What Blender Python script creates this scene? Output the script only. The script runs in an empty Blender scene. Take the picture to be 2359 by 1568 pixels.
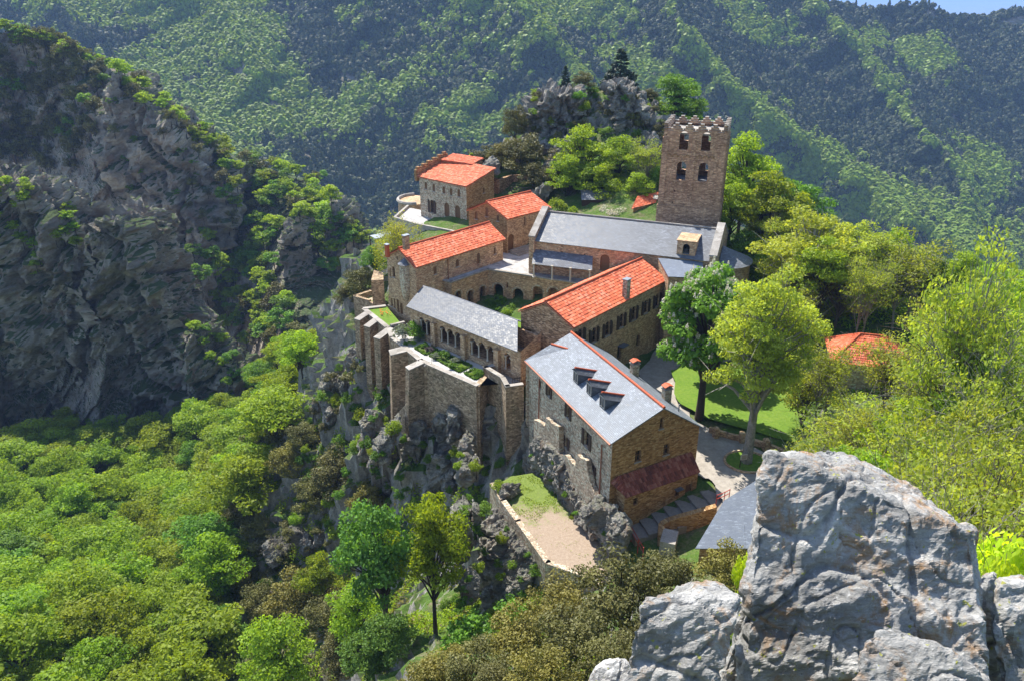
import bpy, bmesh, math, random
import numpy as np
from mathutils import Vector, Matrix, noise
from mathutils.geometry import tessellate_polygon
S = bpy.context.scene
COL = S.collection
R = math.radians
# ---------------------------------------------------------------- camera
TH = R(24.5); FPX = 1790.0; CZ = 44.0
cam = bpy.data.objects.new("camera", bpy.data.cameras.new("camera")); COL.objects.link(cam)
cam.location = (0, 0, CZ); cam.rotation_euler = (R(90) - TH, 0, 0)
cam.data.sensor_width = 36; cam.data.lens = 36 * FPX / 2359.0
cam.data.clip_start = .2; cam.data.clip_end = 60000
S.camera = cam
# ---------------------------------------------------------------- light
SUN_EL = R(56.5); SUN_H = Vector((-.47, .883, 0)).normalized()      # horizontal direction towards the sun
world = bpy.data.worlds.new("World"); S.world = world; world.use_nodes = True
wn = world.node_tree.nodes; wl = world.node_tree.links; wn.clear()
sky = wn.new('ShaderNodeTexSky'); sky.sky_type = 'NISHITA'; sky.sun_disc = False
sky.sun_elevation = SUN_EL; sky.sun_rotation = math.atan2(SUN_H.x, SUN_H.y); sky.altitude = 1000
bg = wn.new('ShaderNodeBackground'); bg.inputs[1].default_value = .15
wo = wn.new('ShaderNodeOutputWorld'); wl.new(sky.outputs[0], bg.inputs[0]); wl.new(bg.outputs[0], wo.inputs[0])
sl = bpy.data.lights.new("sun", 'SUN'); sl.energy = 5.0; sl.angle = R(.53); sl.color = (1, .95, .86)
sun = bpy.data.objects.new("sun", sl); COL.objects.link(sun)
sd = Vector((SUN_H.x * math.cos(SUN_EL), SUN_H.y * math.cos(SUN_EL), math.sin(SUN_EL)))
sun.rotation_euler = sd.to_track_quat('Z', 'Y').to_euler(); sun.location = (-40, 80, 150)
S.view_settings.view_transform = 'Standard'; S.view_settings.look = 'None'
S.view_settings.exposure = 1.0; S.view_settings.gamma = 1
S.cycles.max_bounces = 6; S.cycles.diffuse_bounces = 3; S.cycles.glossy_bounces = 2
S.cycles.transmission_bounces = 4; S.cycles.transparent_max_bounces = 4; S.cycles.volume_bounces = 0
S.cycles.use_denoising = True; S.cycles.caustics_reflective = False; S.cycles.caustics_refractive = False
# ---------------------------------------------------------------- surveying helpers (a sight line of the photograph met with a level or a plane)
CT, ST = math.cos(TH), math.sin(TH)
def ray(px, py):
    a = px - 1179.5; b = 784 - py
    return Vector((a, FPX * CT + b * ST, -FPX * ST + b * CT))
def W(px, py, z):
    d = ray(px, py); return Vector((0, 0, CZ)) + d * ((z - CZ) / d.z)
def DY(px, py, Y):
    d = ray(px, py); return Vector((0, 0, CZ)) + d * (Y / d.y)
def pix(p):
    x, y, z = p[0], p[1], p[2] - CZ
    dep = y * CT - z * ST
    return 1179.5 + FPX * x / dep, 784 - FPX * (y * ST + z * CT) / dep
K = 2359 / 4096.0
def ZM(ox, oy, s):
    return lambda x, y: ((ox + x / s) * K, (oy + y / s) * K)
z1 = ZM(1400, 700, 1.96); z2 = ZM(2000, 400, 1.96); z3 = ZM(1950, 950, 1.96); z4 = ZM(1350, 1200, 1.96)
z5 = ZM(1900, 1500, 1.7425); q2 = ZM(1300, 0, 1.6843); q7 = ZM(1300, 1792, 1.6843); q8 = ZM(2696, 1792, 1.6843)
# ---------------------------------------------------------------- scene bookkeeping
def thing(name, label, cat, loc=(0, 0, 0), rotz=0, group=None):
    o = bpy.data.objects.new(name, None); COL.objects.link(o); o.empty_display_size = .3
    o.location = loc; o.rotation_euler = (0, 0, rotz); o['label'] = label; o['category'] = cat
    if group: o['group'] = group
    return o
def tag(o, label=None, cat=None, group=None, kind=None):
    if label: o['label'] = label
    if cat: o['category'] = cat
    if group: o['group'] = group
    if kind: o['kind'] = kind
    return o
def link(name, me, parent=None):
    o = bpy.data.objects.new(name, me); COL.objects.link(o)
    if parent is not None: o.parent = parent
    return o
def npmesh(name, V, F, mat, smooth=False, tint=None, uv=None):
    """V (n,3) floats, F (m,k) ints of one size"""
    V = np.asarray(V, dtype=np.float32); F = np.asarray(F, dtype=np.int32)
    me = bpy.data.meshes.new(name); k = F.shape[1]
    me.vertices.add(len(V)); me.vertices.foreach_set('co', V.ravel())
    me.loops.add(F.size); me.loops.foreach_set('vertex_index', F.ravel())
    me.polygons.add(len(F)); me.polygons.foreach_set('loop_start', np.arange(len(F), dtype=np.int32) * k)
    me.polygons.foreach_set('loop_total', np.full(len(F), k, dtype=np.int32))
    me.polygons.foreach_set('use_smooth', np.full(len(F), bool(smooth)))
    me.update(calc_edges=True)
    if tint is not None:
        a = me.attributes.new('tint', 'FLOAT', 'POINT'); a.data.foreach_set('value', np.asarray(tint, dtype=np.float32))
    if uv is not None:
        u = me.uv_layers.new(name='UVMap'); u.data.foreach_set('uv', np.asarray(uv, dtype=np.float32)[F.ravel()].ravel())
    if mat: me.materials.append(mat)
    return me
class MB:
    def __init__(s): s.v = []; s.f = []
    def face(s, pts):
        i = len(s.v); s.v += [tuple(p) for p in pts]; s.f.append(tuple(range(i, i + len(pts))))
    def add(s, vs, fs):
        i = len(s.v); s.v += [tuple(p) for p in vs]; s.f += [tuple(k + i for k in f) for f in fs]
    def hexa(s, b, t):                      # bottom four, top four
        s.add(list(b) + list(t), [(3, 2, 1, 0), (4, 5, 6, 7), (0, 1, 5, 4), (1, 2, 6, 5), (2, 3, 7, 6), (3, 0, 4, 7)])
    def box(s, c, sx, sy, sz, rz=0):        # c = centre of the base
        ca, sa = math.cos(rz), math.sin(rz)
        q = [(c[0] + x * ca - y * sa, c[1] + x * sa + y * ca) for x, y in ((-sx/2, -sy/2), (sx/2, -sy/2), (sx/2, sy/2), (-sx/2, sy/2))]
        s.hexa([(x, y, c[2]) for x, y in q], [(x, y, c[2] + sz) for x, y in q])
    def beam(s, a, b, w, h):                # bar between two points
        a = Vector(a); b = Vector(b); d = (b - a).normalized()
        side = d.cross(Vector((0, 0, 1)));  side = side.normalized() if side.length > 1e-4 else Vector((1, 0, 0))
        up = side.cross(d).normalized(); side *= w / 2; up *= h / 2
        s.hexa([a - side - up, a + side - up, b + side - up, b - side - up], [a - side + up, a + side + up, b + side + up, b - side + up])
    def prism(s, poly, z0, z1):
        n = len(poly); lo = [(p[0], p[1], z0) for p in poly]; hi = [(p[0], p[1], z1) for p in poly]
        s.add(lo + hi, [tuple(range(n))[::-1], tuple(range(n, 2 * n))] + [(i, (i + 1) % n, n + (i + 1) % n, n + i) for i in range(n)])
    def tube(s, path, rad, n=8, cap=True):
        path = [Vector(p) for p in path]; rings = []; prev = None
        for i, p in enumerate(path):
            d = (path[min(i + 1, len(path) - 1)] - path[max(i - 1, 0)]).normalized()
            a = prev if prev is not None else (Vector((1, 0, 0)) if abs(d.x) < .9 else Vector((0, 1, 0)))
            a = (a - d * a.dot(d)).normalized(); prev = a; b = d.cross(a); r = rad[i] if hasattr(rad, '__len__') else rad
            rings.append([p + (a * math.cos(2*math.pi*k/n) + b * math.sin(2*math.pi*k/n)) * r for k in range(n)])
        vs = [q for rg in rings for q in rg]; fs = []
        for i in range(len(path) - 1):
            for k in range(n):
                fs.append((i*n + k, i*n + (k+1) % n, (i+1)*n + (k+1) % n, (i+1)*n + k))
        if cap: fs += [tuple(range(n))[::-1], tuple(range((len(path)-1)*n, len(path)*n))]
        s.add(vs, fs)
    def plate(s, O, t, poly, holes=(), depth=.35, n=None):
        """vertical wall face: O origin, t unit direction along it; (u,z) outline with holes; reveals go inward (-n)"""
        t = Vector((t[0], t[1], 0)).normalized(); n = n or Vector((t.y, -t.x, 0))
        O = Vector((O[0], O[1], 0)); to3 = lambda q, d=0: O + t * q[0] - n * d + Vector((0, 0, q[1]))
        loops = [[Vector((q[0], q[1], 0)) for q in poly]] + [[Vector((q[0], q[1], 0)) for q in h] for h in holes]
        flat = [q for l in loops for q in l]
        s.add([to3(q) for q in flat], [tuple(f) for f in tessellate_polygon(loops)])
        for h in holes:
            for i in range(len(h)):
                a, b = h[i], h[(i + 1) % len(h)]
                s.face([to3(a), to3(b), to3(b, depth), to3(a, depth)])
    def mesh(s, name, mat, off=None, smooth=False, douv=True):
        me = bpy.data.meshes.new(name); o = off or (0, 0, 0)
        me.from_pydata([(v[0] - o[0], v[1] - o[1], v[2] - o[2]) for v in s.v], [], s.f)
        if not douv:
            me.polygons.foreach_set('use_smooth', np.full(len(me.polygons), smooth)); me.materials.append(mat); return me
        uvl = me.uv_layers.new(name='UVMap')
        for p in me.polygons:
            nn = p.normal
            if nn.z < 0: nn = -nn
            if nn.z > .97: t = Vector((1, 0, 0)); b = Vector((0, 1, 0))
            else: t = Vector((0, 0, 1)).cross(nn).normalized(); b = nn.cross(t)
            for li in p.loop_indices:
                c = Vector(s.v[me.loops[li].vertex_index]); uvl.data[li].uv = (c.dot(t), c.dot(b))
            if smooth: p.use_smooth = True
        if mat: me.materials.append(mat)
        return me
    def build(s, name, mat, parent=None, smooth=False):
        off = parent.location if parent is not None else None
        if parent is not None and parent.parent is not None: off = parent.parent.location
        return link(name, s.mesh(name, mat, off, smooth), parent)
def top(mb, name, mat, label, cat, group=None, smooth=False):     # a one-mesh thing
    vs = mb.v; c = (sum(v[0] for v in vs)/len(vs), sum(v[1] for v in vs)/len(vs), min(v[2] for v in vs))
    o = link(name, mb.mesh(name, mat, c, smooth)); o.location = c
    return tag(o, label, cat, group)
# ---------------------------------------------------------------- materials
def newmat(name):
    m = bpy.data.materials.new(name); m.use_nodes = True; nt = m.node_tree; nt.nodes.clear()
    out = nt.nodes.new('ShaderNodeOutputMaterial'); return m, nt, out
class N:
    def __init__(s, nt): s.nt = nt
    def n(s, typ, ins=None, **kw):
        nd = s.nt.nodes.new(typ)
        for k, v in kw.items(): setattr(nd, k, v)
        for k, v in (ins or {}).items():
            sock = nd.inputs[k]
            if isinstance(v, bpy.types.NodeSocket): s.nt.links.new(v, sock)
            else: sock.default_value = v
        return nd
    def noise(s, vec, scale, detail=4, rough=.6, dist=0):
        return s.n('ShaderNodeTexNoise', {'Vector': vec, 'Scale': scale, 'Detail': detail, 'Roughness': rough, 'Distortion': dist}).outputs[0]
    def ramp(s, fac, stops):
        r = s.n('ShaderNodeValToRGB', {'Fac': fac}); e = r.color_ramp.elements
        while len(e) < len(stops): e.new(.5)
        for i, (p, c) in enumerate(stops):
            e[i].position = p; e[i].color = (c[0], c[1], c[2], 1) if hasattr(c, '__len__') else (c, c, c, 1)
        return r.outputs[0]
    def mix(s, f, a, b, typ='MIX'):
        m = s.n('ShaderNodeMix', data_type='RGBA', blend_type=typ)
        for i, v in ((0, f), (6, a), (7, b)):
            if isinstance(v, bpy.types.NodeSocket): s.nt.links.new(v, m.inputs[i])
            else: m.inputs[i].default_value = v if not hasattr(v, '__len__') else (v[0], v[1], v[2], 1)
        return m.outputs[2]
    def math(s, op, a, b=0.0, c=0.0, clamp=False):
        m = s.n('ShaderNodeMath', operation=op, use_clamp=clamp)
        for i, v in enumerate((a, b, c)):
            if isinstance(v, bpy.types.NodeSocket): s.nt.links.new(v, m.inputs[i])
            else: m.inputs[i].default_value = v
        return m.outputs[0]
    def vmath(s, op, a, b=(0, 0, 0)):
        m = s.n('ShaderNodeVectorMath', operation=op)
        for i, v in enumerate((a, b)):
            if isinstance(v, bpy.types.NodeSocket): s.nt.links.new(v, m.inputs[i])
            else: m.inputs[i].default_value = v
        return m.outputs[0]
    def bump(s, h, strength=.5, dist=.05):
        return s.n('ShaderNodeBump', {'Height': h, 'Strength': strength, 'Distance': dist}).outputs[0]
    def pbsdf(s, out, col, rough=.8, normal=None, spec=.3, metal=0):
        p = s.n('ShaderNodeBsdfPrincipled')
        for k, v in (('Base Color', col), ('Roughness', rough), ('Specular IOR Level', spec), ('Metallic', metal)):
            if isinstance(v, bpy.types.NodeSocket): s.nt.links.new(v, p.inputs[k])
            else: p.inputs[k].default_value = v if not hasattr(v, '__len__') else (v[0], v[1], v[2], 1)
        if normal is not None: s.nt.links.new(normal, p.inputs['Normal'])
        s.nt.links.new(p.outputs[0], out.inputs[0]); return p
def stone(name, cols, mortar, sx=2.6, sy=5.5, edge=.06, stain=.5, bump=.6, moss=0):
    m, nt, out = newmat(name); g = N(nt)
    uv = g.n('ShaderNodeUVMap').outputs[0]; pos = g.n('ShaderNodeNewGeometry').outputs['Position']
    wob = g.n('ShaderNodeTexNoise', {'Vector': uv, 'Scale': 1.3, 'Detail': 3})
    v = g.vmath('ADD', uv, g.vmath('MULTIPLY', wob.outputs[1], (.28, .16, 0)))
    v = g.vmath('MULTIPLY', v, (sx, sy, 1))
    vo = g.n('ShaderNodeTexVoronoi', {'Vector': v, 'Scale': 1.0, 'Randomness': .9}, voronoi_dimensions='2D')
    ve = g.n('ShaderNodeTexVoronoi', {'Vector': v, 'Scale': 1.0, 'Randomness': .9}, voronoi_dimensions='2D', feature='DISTANCE_TO_EDGE')
    rnd = g.n('ShaderNodeSeparateColor', {'Color': vo.outputs['Color']}).outputs[0]
    k = len(cols) - 1
    c = g.ramp(rnd, [(i / k, cc) for i, cc in enumerate(cols)])
    fine = g.noise(pos, 9, 5, .7)
    c = g.mix(.55, c, g.ramp(fine, [(.3, .45), (.7, 1.35)]), 'MULTIPLY')
    e = g.ramp(ve.outputs[0], [(edge * .4, 1), (edge * 2.0, 0)])
    c = g.mix(g.math('MULTIPLY', e, .75), c, mortar)
    big = g.noise(pos, .35, 5, .65)
    c = g.mix(stain, c, g.ramp(big, [(.3, .55), (.7, 1.3)]), 'MULTIPLY')
    if moss:
        mm = g.math('MULTIPLY', g.ramp(g.noise(pos, .8, 5, .7), [(.52, 0), (.66, 1)]), moss)
        c = g.mix(mm, c, (.10, .11, .06))
    h = g.math('ADD', g.math('MULTIPLY', e, -.8), g.math('ADD', g.math('MULTIPLY', rnd, .7), g.math('MULTIPLY', fine, .6)))
    g.pbsdf(out, c, .9, g.bump(h, bump, .08), .15); return m
def slate(name, a, b, w=.36, h=.17, rough=.5, spec=.3, line=(.06, .065, .07)):
    m, nt, out = newmat(name); g = N(nt)
    uv = g.n('ShaderNodeUVMap').outputs[0]; pos = g.n('ShaderNodeNewGeometry').outputs['Position']
    wob = g.vmath('MULTIPLY', g.n('ShaderNodeTexNoise', {'Vector': uv, 'Scale': 2.0, 'Detail': 2}).outputs[1], (.07, .06, 0))
    br = g.n('ShaderNodeTexBrick', {'Vector': g.vmath('ADD', uv, wob), 'Color1': (0, 0, 0, 1), 'Color2': (1, 1, 1, 1), 'Mortar': (.5, .5, .5, 1), 'Scale': 1.0,
             'Mortar Size': .014, 'Mortar Smooth': .35, 'Bias': 0, 'Brick Width': w, 'Row Height': h}, offset=.5)
    rnd = g.n('ShaderNodeSeparateColor', {'Color': br.outputs[0]}).outputs[0]
    c = g.ramp(rnd, [(0, a), (.8, b), (1, [min(1, x * 1.35) for x in b])])
    c = g.mix(.5, c, g.ramp(g.noise(pos, .6, 6, .7), [(.3, .6), (.7, 1.3)]), 'MULTIPLY')
    c = g.mix(g.ramp(g.noise(pos, 1.7, 6, .75), [(.60, 0), (.72, .35)]), c, (.30, .27, .19))
    c = g.mix(g.math('MULTIPLY', br.outputs['Fac'], .8), c, line)
    sep = g.n('ShaderNodeSeparateXYZ', {'Vector': uv}).outputs[1]
    saw = g.math('FRACT', g.math('DIVIDE', sep, h))
    hh = g.math('SUBTRACT', g.math('MULTIPLY', rnd, .5), g.math('ADD', g.math('MULTIPLY', saw, .9), br.outputs['Fac']))
    rr = g.math('ADD', g.math('MULTIPLY', rnd, .25), rough - .1)
    g.pbsdf(out, c, rr, g.bump(hh, .5, .03), spec); return m
def tilemat(name, cols, weather=.28):
    m, nt, out = newmat(name); g = N(nt)
    uv = g.n('ShaderNodeUVMap').outputs[0]; pos = g.n('ShaderNodeNewGeometry').outputs['Position']
    fl = g.vmath('FLOOR', g.vmath('ADD', uv, (.5, .0, 0)))
    wn_ = g.n('ShaderNodeTexWhiteNoise', {'Vector': fl}, noise_dimensions='2D').outputs[0]
    k = len(cols) - 1
    c = g.ramp(wn_, [(i / k, cc) for i, cc in enumerate(cols)])
    c = g.mix(weather, c, g.ramp(g.noise(pos, .7, 6, .7), [(.3, .55), (.7, 1.25)]), 'MULTIPLY')
    c = g.mix(g.ramp(g.noise(pos, 3.5, 5, .8), [(.66, 0), (.8, weather*.6)]), c, (.22, .17, .12))
    g.pbsdf(out, c, .75, g.bump(g.noise(pos, 20, 4, .7), .2, .02), .3); return m
def plain(name, c, rough=.7, var=.35, scale=6, metal=0, spec=.3, bump=.2, c2=None):
    m, nt, out = newmat(name); g = N(nt); pos = g.n('ShaderNodeTexCoord').outputs['Object']
    nz = g.noise(pos, scale, 6, .7)
    col = g.mix(g.ramp(nz, [(.35, 0), (.65, 1)]), c, c2) if c2 else g.mix(var, c, g.ramp(nz, [(.3, .4), (.7, 1.4)]), 'MULTIPLY')
    g.pbsdf(out, col, rough, g.bump(nz, bump, .03), spec, metal); return m
def rockmat(name, a, b, c3, cr=.8, rust=(.30, .16, .07), rustamt=.25, sc=1.0, lichen=0, bump=1.0, bd=.1, moss=0, green=(.05, .075, .02), flat=.62):
    m, nt, out = newmat(name); g = N(nt)
    pos = g.n('ShaderNodeNewGeometry'); nz_ = g.n('ShaderNodeSeparateXYZ', {'Vector': pos.outputs['Normal']}).outputs[2]; pos = pos.outputs['Position']
    p2 = g.n('ShaderNodeMapping', {'Vector': pos, 'Rotation': (.2, .75, .3), 'Scale': (.55, 1.0, 1.7)}).outputs[0]
    n1 = g.noise(p2, .5 * sc, 8, .68, .6); n2 = g.noise(p2, 3.2 * sc, 9, .76)
    vo = g.n('ShaderNodeTexVoronoi', {'Vector': g.vmath('ADD', p2, g.vmath('MULTIPLY', g.n('ShaderNodeTexNoise', {'Vector': pos, 'Scale': sc, 'Detail': 4}).outputs[1], (1.2 / sc, 1.2 / sc, 1.2 / sc))), 'Scale': .55 * sc}, feature='DISTANCE_TO_EDGE').outputs[0]
    c = g.ramp(n1, [(.3, a), (.5, b), (.7, c3)])
    c = g.mix(.75, c, g.ramp(n2, [(.3, .45), (.52, 1.0), (.7, 1.5)]), 'MULTIPLY')
    crack = g.ramp(vo, [(0, .35), (.035, 1)])
    c = g.mix(cr, c, crack, 'MULTIPLY')
    c = g.mix(g.math('MULTIPLY', g.ramp(g.noise(pos, 1.1 * sc, 6, .7, .8), [(.52, 0), (.66, 1)]), rustamt * 2), c, rust)
    if lichen:
        c = g.mix(g.math('MULTIPLY', g.ramp(g.noise(pos, 5 * sc, 3, .6), [(.66, 0), (.68, 1)]), lichen), c, (.42, .42, .08))
        c = g.mix(g.ramp(g.noise(pos, 16 * sc, 5, .7), [(.63, 0), (.70, .8)]), c, (.03, .032, .035))
        c = g.mix(g.ramp(g.noise(pos, 11 * sc, 6, .7), [(.58, 0), (.66, .75)]), c, (.62, .62, .60))
    if moss:
        f = g.math('MULTIPLY', g.ramp(g.math('ADD', nz_, g.math('MULTIPLY', g.math('SUBTRACT', g.noise(pos, 1.2 * sc, 5, .7), .5), .9)), [(flat, 0), (flat + .1, 1)]), moss)
        gc = g.ramp(g.noise(pos, 2.5 * sc, 5, .7), [(.35, green), (.65, [x * 1.7 for x in green])])
        c = g.mix(f, c, gc)
    h = g.math('ADD', g.math('MULTIPLY', n1, 1.5), g.math('ADD', n2, g.math('MULTIPLY', crack, .3*cr)))
    g.pbsdf(out, c, .88, g.bump(h, bump, bd), .2); return m
def leafmat(name, c1, c2, trans=.45, hue=.03, tcol=None, objvar=.5, far=None):
    m, nt, out = newmat(name); g = N(nt)
    t = g.n('ShaderNodeAttribute', attribute_name='tint').outputs['Fac']
    oi = g.n('ShaderNodeObjectInfo'); rnd = oi.outputs['Random']
    f = g.math('ADD', g.math('MULTIPLY', t, 1 - objvar), g.math('MULTIPLY', rnd, objvar), clamp=True)
    c = g.ramp(f, [(0.0, c1), (1.0, c2)])
    hv = g.n('ShaderNodeHueSaturation', {'Hue': g.math('ADD', .5 - hue / 2, g.math('MULTIPLY', rnd, hue)), 'Saturation': 1.0, 'Value': g.math('ADD', .8, g.math('MULTIPLY', t, .4)), 'Color': c}).outputs[0]
    d = g.n('ShaderNodeBsdfPrincipled', {'Base Color': hv, 'Roughness': .55, 'Specular IOR Level': .25})
    tc = g.mix(1.0, hv, tcol or (1.5, 1.35, .5), 'MULTIPLY')
    tr = g.n('ShaderNodeBsdfTranslucent', {'Color': tc})
    mx = g.n('ShaderNodeMixShader', {0: trans}); nt.links.new(d.outputs[0], mx.inputs[1]); nt.links.new(tr.outputs[0], mx.inputs[2])
    nt.links.new(mx.outputs[0], out.inputs[0]); return m
M = {}
M['wall'] = stone('schist masonry', [(0.300, 0.185, 0.105), (0.477, 0.296, 0.165), (0.637, 0.413, 0.234), (0.750, 0.562, 0.344)], (.33, .27, .20), 3.4, 7.6)
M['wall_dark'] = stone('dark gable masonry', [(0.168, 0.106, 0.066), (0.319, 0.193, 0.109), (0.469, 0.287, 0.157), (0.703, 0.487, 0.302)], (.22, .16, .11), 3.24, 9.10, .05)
M['wall_gold'] = stone('golden gable masonry', [(0.209, 0.114, 0.047), (0.346, 0.193, 0.081), (0.451, 0.264, 0.114), (0.544, 0.369, 0.195)], (.30, .20, .11), 3.10, 8.40)
M['wall_light'] = stone('pale rubble masonry', [(0.304, 0.230, 0.161), (0.498, 0.375, 0.259), (0.692, 0.532, 0.373), (0.712, 0.712, 0.540)], (.36, .32, .27), 4.32, 6.16, .05, .5, .9)
M['wall_ret'] = stone('retaining wall masonry', [(0.231, 0.160, 0.097), (0.375, 0.259, 0.159), (0.519, 0.368, 0.235), (0.693, 0.516, 0.338)], (.30, .25, .19), 3.51, 6.30, .05, .6, .9, moss=.5)
M['wall_red'] = stone('reddish tower masonry', [(0.295, 0.171, 0.099), (0.434, 0.248, 0.147), (0.574, 0.341, 0.200), (0.750, 0.483, 0.294)], (.27, .20, .15), 2.70, 9.10, .05, .6, .6)
M['cope'] = stone('coping stones', [(.26, .235, .20), (.33, .30, .265), (.40, .37, .33)], (.35, .32, .28), 1.2, 1.6, .04, .5, .4)
M['slate'] = slate('grey slate', (.10, .108, .125), (.165, .178, .20))
M['slate_darkened'] = slate('darkened cloister slate', (.07, .078, .092), (.115, .125, .145))  # grey slate darkened in colour to offset the sun on the gallery roof
M['steps'] = plain('worn step stone', (.24, .21, .18), .9, .4, 4)
M['slate_dark'] = slate('dormer slate', (.05, .055, .065), (.10, .11, .13))
M['slate_pale'] = slate('pale slate', (.13, .147, .172), (.205, .228, .258), .30, .16)
M['slate_plain'] = slate('new slate', (.15, .172, .215), (.17, .195, .235), .3, .12, .55, .2, (.13, .15, .19))
M['tile'] = tilemat('terracotta tile', [(.44, .085, .035), (.56, .12, .045), (.62, .155, .065), (.66, .23, .13)])
M['tile_old'] = tilemat('old red tile', [(.13, .042, .03), (.20, .058, .036), (.27, .08, .05), (.34, .14, .09)], .6)
M['ridge'] = plain('terracotta ridge', (.46, .095, .035), .7, .5, 8)
M['wood'] = plain('brown timber', (.16, .085, .04), .7, .5, 9)
M['wood_dark'] = plain('dark timber', (.055, .032, .022), .7, .5, 9)
M['glass'] = plain('window glass', (.03, .035, .04), .12, .3, 3, spec=.6, bump=.02)
M['white'] = plain('white marble', (.50, .45, .37), .6, .3, 8)
M['copper'] = plain('copper pipe', (.30, .12, .07), .5, .4, 6, .3)
M['red'] = plain('red paint', (.36, .05, .035), .5, .4, 9)
M['iron'] = plain('black iron', (.03, .03, .03), .5, .3, 9)
M['metal'] = plain('grey sheet metal', (.22, .24, .26), .5, .3, 5, .4)
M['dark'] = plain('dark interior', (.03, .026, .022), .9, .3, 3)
M['pave'] = stone('terrace paving', [(.30, .29, .28), (.40, .39, .38), (.50, .49, .47)], (.40, .39, .37), 1.6, 1.6, .04, .4, .3)
M['gravel'] = plain('white gravel', (.44, .42, .39), .9, .3, 14, bump=.4)
M['dirt'] = None
M['bark'] = plain('grey brown bark', (.13, .105, .085), .9, .5, 7, bump=.7)
M['bark_pale'] = plain('pale mottled bark', (.34, .32, .27), .9, .6, 3.5, bump=.5, c2=(.16, .15, .12))
M['bark_dark'] = plain('dark bark', (.055, .045, .035), .9, .5, 7, bump=.7)
M['rock'] = rockmat('grey gneiss', (.13, .122, .11), (.30, .28, .245), (.56, .52, .45), .4, moss=.4, bd=.5, flat=.8)
M['rock_far'] = rockmat('crag rock', (.15, .135, .115), (.35, .31, .25), (.62, .54, .42), .15, rust=(.26, .15, .09), rustamt=.35, sc=.22, moss=.95, bd=1.6, flat=.66, green=(.04, .065, .016))
M['rock_near'] = rockmat('lichened boulder', (.18, .176, .168), (.40, .392, .37), (.70, .685, .65), .25, rust=(.38, .22, .10), rustamt=.45, sc=2.2, lichen=.9, bd=.09, bump=1.0)
def groundmat(name, grass, grass2, dirt, dirt2, amt=(.4, .6), sc=.5, rocky=True, rk=((.14, .135, .13), (.34, .32, .29)), fl=(.60, .74)):
    m, nt, out = newmat(name); g = N(nt)
    ge = g.n('ShaderNodeNewGeometry'); pos = ge.outputs['Position']; nz_ = g.n('ShaderNodeSeparateXYZ', {'Vector': ge.outputs['Normal']}).outputs[2]
    n1 = g.noise(pos, sc, 8, .7); n2 = g.noise(pos, sc * 7, 6, .7)
    gr = g.ramp(n2, [(.3, grass), (.7, grass2)]); di = g.ramp(n2, [(.3, dirt), (.7, dirt2)])
    c = g.mix(g.ramp(g.math('ADD', g.math('MULTIPLY', n1, .7), g.math('MULTIPLY', n2, .3)), [(amt[0], 0), (amt[1], 1)]), gr, di)
    if rocky:
        rc = g.ramp(g.noise(g.vmath('MULTIPLY', pos, (1, 1, .5)), .9, 8, .72, .7), [(.3, rk[0]), (.68, rk[1])])
        rc = g.mix(.7, rc, g.ramp(g.noise(pos, 5, 7, .75), [(.3, .45), (.7, 1.5)]), 'MULTIPLY')
        f = g.ramp(g.math('ADD', nz_, g.math('MULTIPLY', g.math('SUBTRACT', n2, .5), .5)), [(fl[0], 1), (fl[1], 0)])
        c = g.mix(f, c, rc)
    h = g.math('ADD', n2, g.noise(pos, sc * 30, 4, .7))
    g.pbsdf(out, c, .95, g.bump(h, .7, .12), .1); return m
M['ground'] = groundmat('hillside ground', (.045, .09, .018), (.10, .16, .03), (.11, .10, .05), (.24, .19, .13), (.48, .66), fl=(.58, .72), rk=((.11, .105, .10), (.38, .355, .31)))
M['lawn'] = groundmat('lawn', (.09, .165, .022), (.14, .23, .03), (.12, .19, .025), (.17, .25, .04), (.45, .6), .4, False)
M['meadow'] = groundmat('rough grass', (.09, .16, .03), (.17, .25, .06), (.36, .28, .20), (.46, .37, .28), (.47, .55), .45, False)
M['dirt'] = groundmat('bare sandy soil', (.14, .18, .05), (.20, .24, .08), (.32, .245, .18), (.42, .335, .255), (.22, .32), .5, False)
M['plaza'] = groundmat('gravel court', (.26, .23, .20), (.36, .33, .29), (.31, .28, .24), (.42, .38, .33), (.4, .6), .3, False)
M['mountain'] = groundmat('far mountain soil', (.06, .08, .03), (.11, .13, .05), (.22, .17, .13), (.34, .28, .22), (.40, .62), .02, True, ((.15, .14, .13), (.32, .29, .27)), (.45, .62))
M['plain'] = groundmat('distant plain', (.10, .14, .07), (.16, .2, .1), (.26, .24, .18), (.3, .28, .2), (.4, .6), .001, False)

def terracemat():
    m, nt, out = newmat('worn earth and turf'); g = N(nt); pos = g.n('ShaderNodeNewGeometry').outputs['Position']
    n1 = g.noise(pos, .55, 8, .7); n2 = g.noise(pos, 4, 7, .75); n3 = g.noise(pos, 18, 4, .7)
    sp = g.n('ShaderNodeSeparateXYZ', {'Vector': pos}); far_ = g.math('MULTIPLY', g.math('SUBTRACT', sp.outputs[1], 60.0), .045)
    f = g.ramp(g.math('ADD', g.math('ADD', g.math('MULTIPLY', n1, .55), g.math('MULTIPLY', n2, .5)), far_), [(.52, 0), (.66, 1)])
    di = g.ramp(n2, [(.3, (.27, .20, .145)), (.7, (.40, .32, .245))]); di = g.mix(.5, di, g.ramp(n3, [(.35, .6), (.65, 1.3)]), 'MULTIPLY')
    gr = g.ramp(n2, [(.35, (.10, .15, .03)), (.65, (.20, .25, .06))]); g.pbsdf(out, g.mix(f, di, gr), .95, g.bump(g.math('ADD', n2, n3), .8, .08), .1); return m
M['dirt'] = terracemat()
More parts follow.
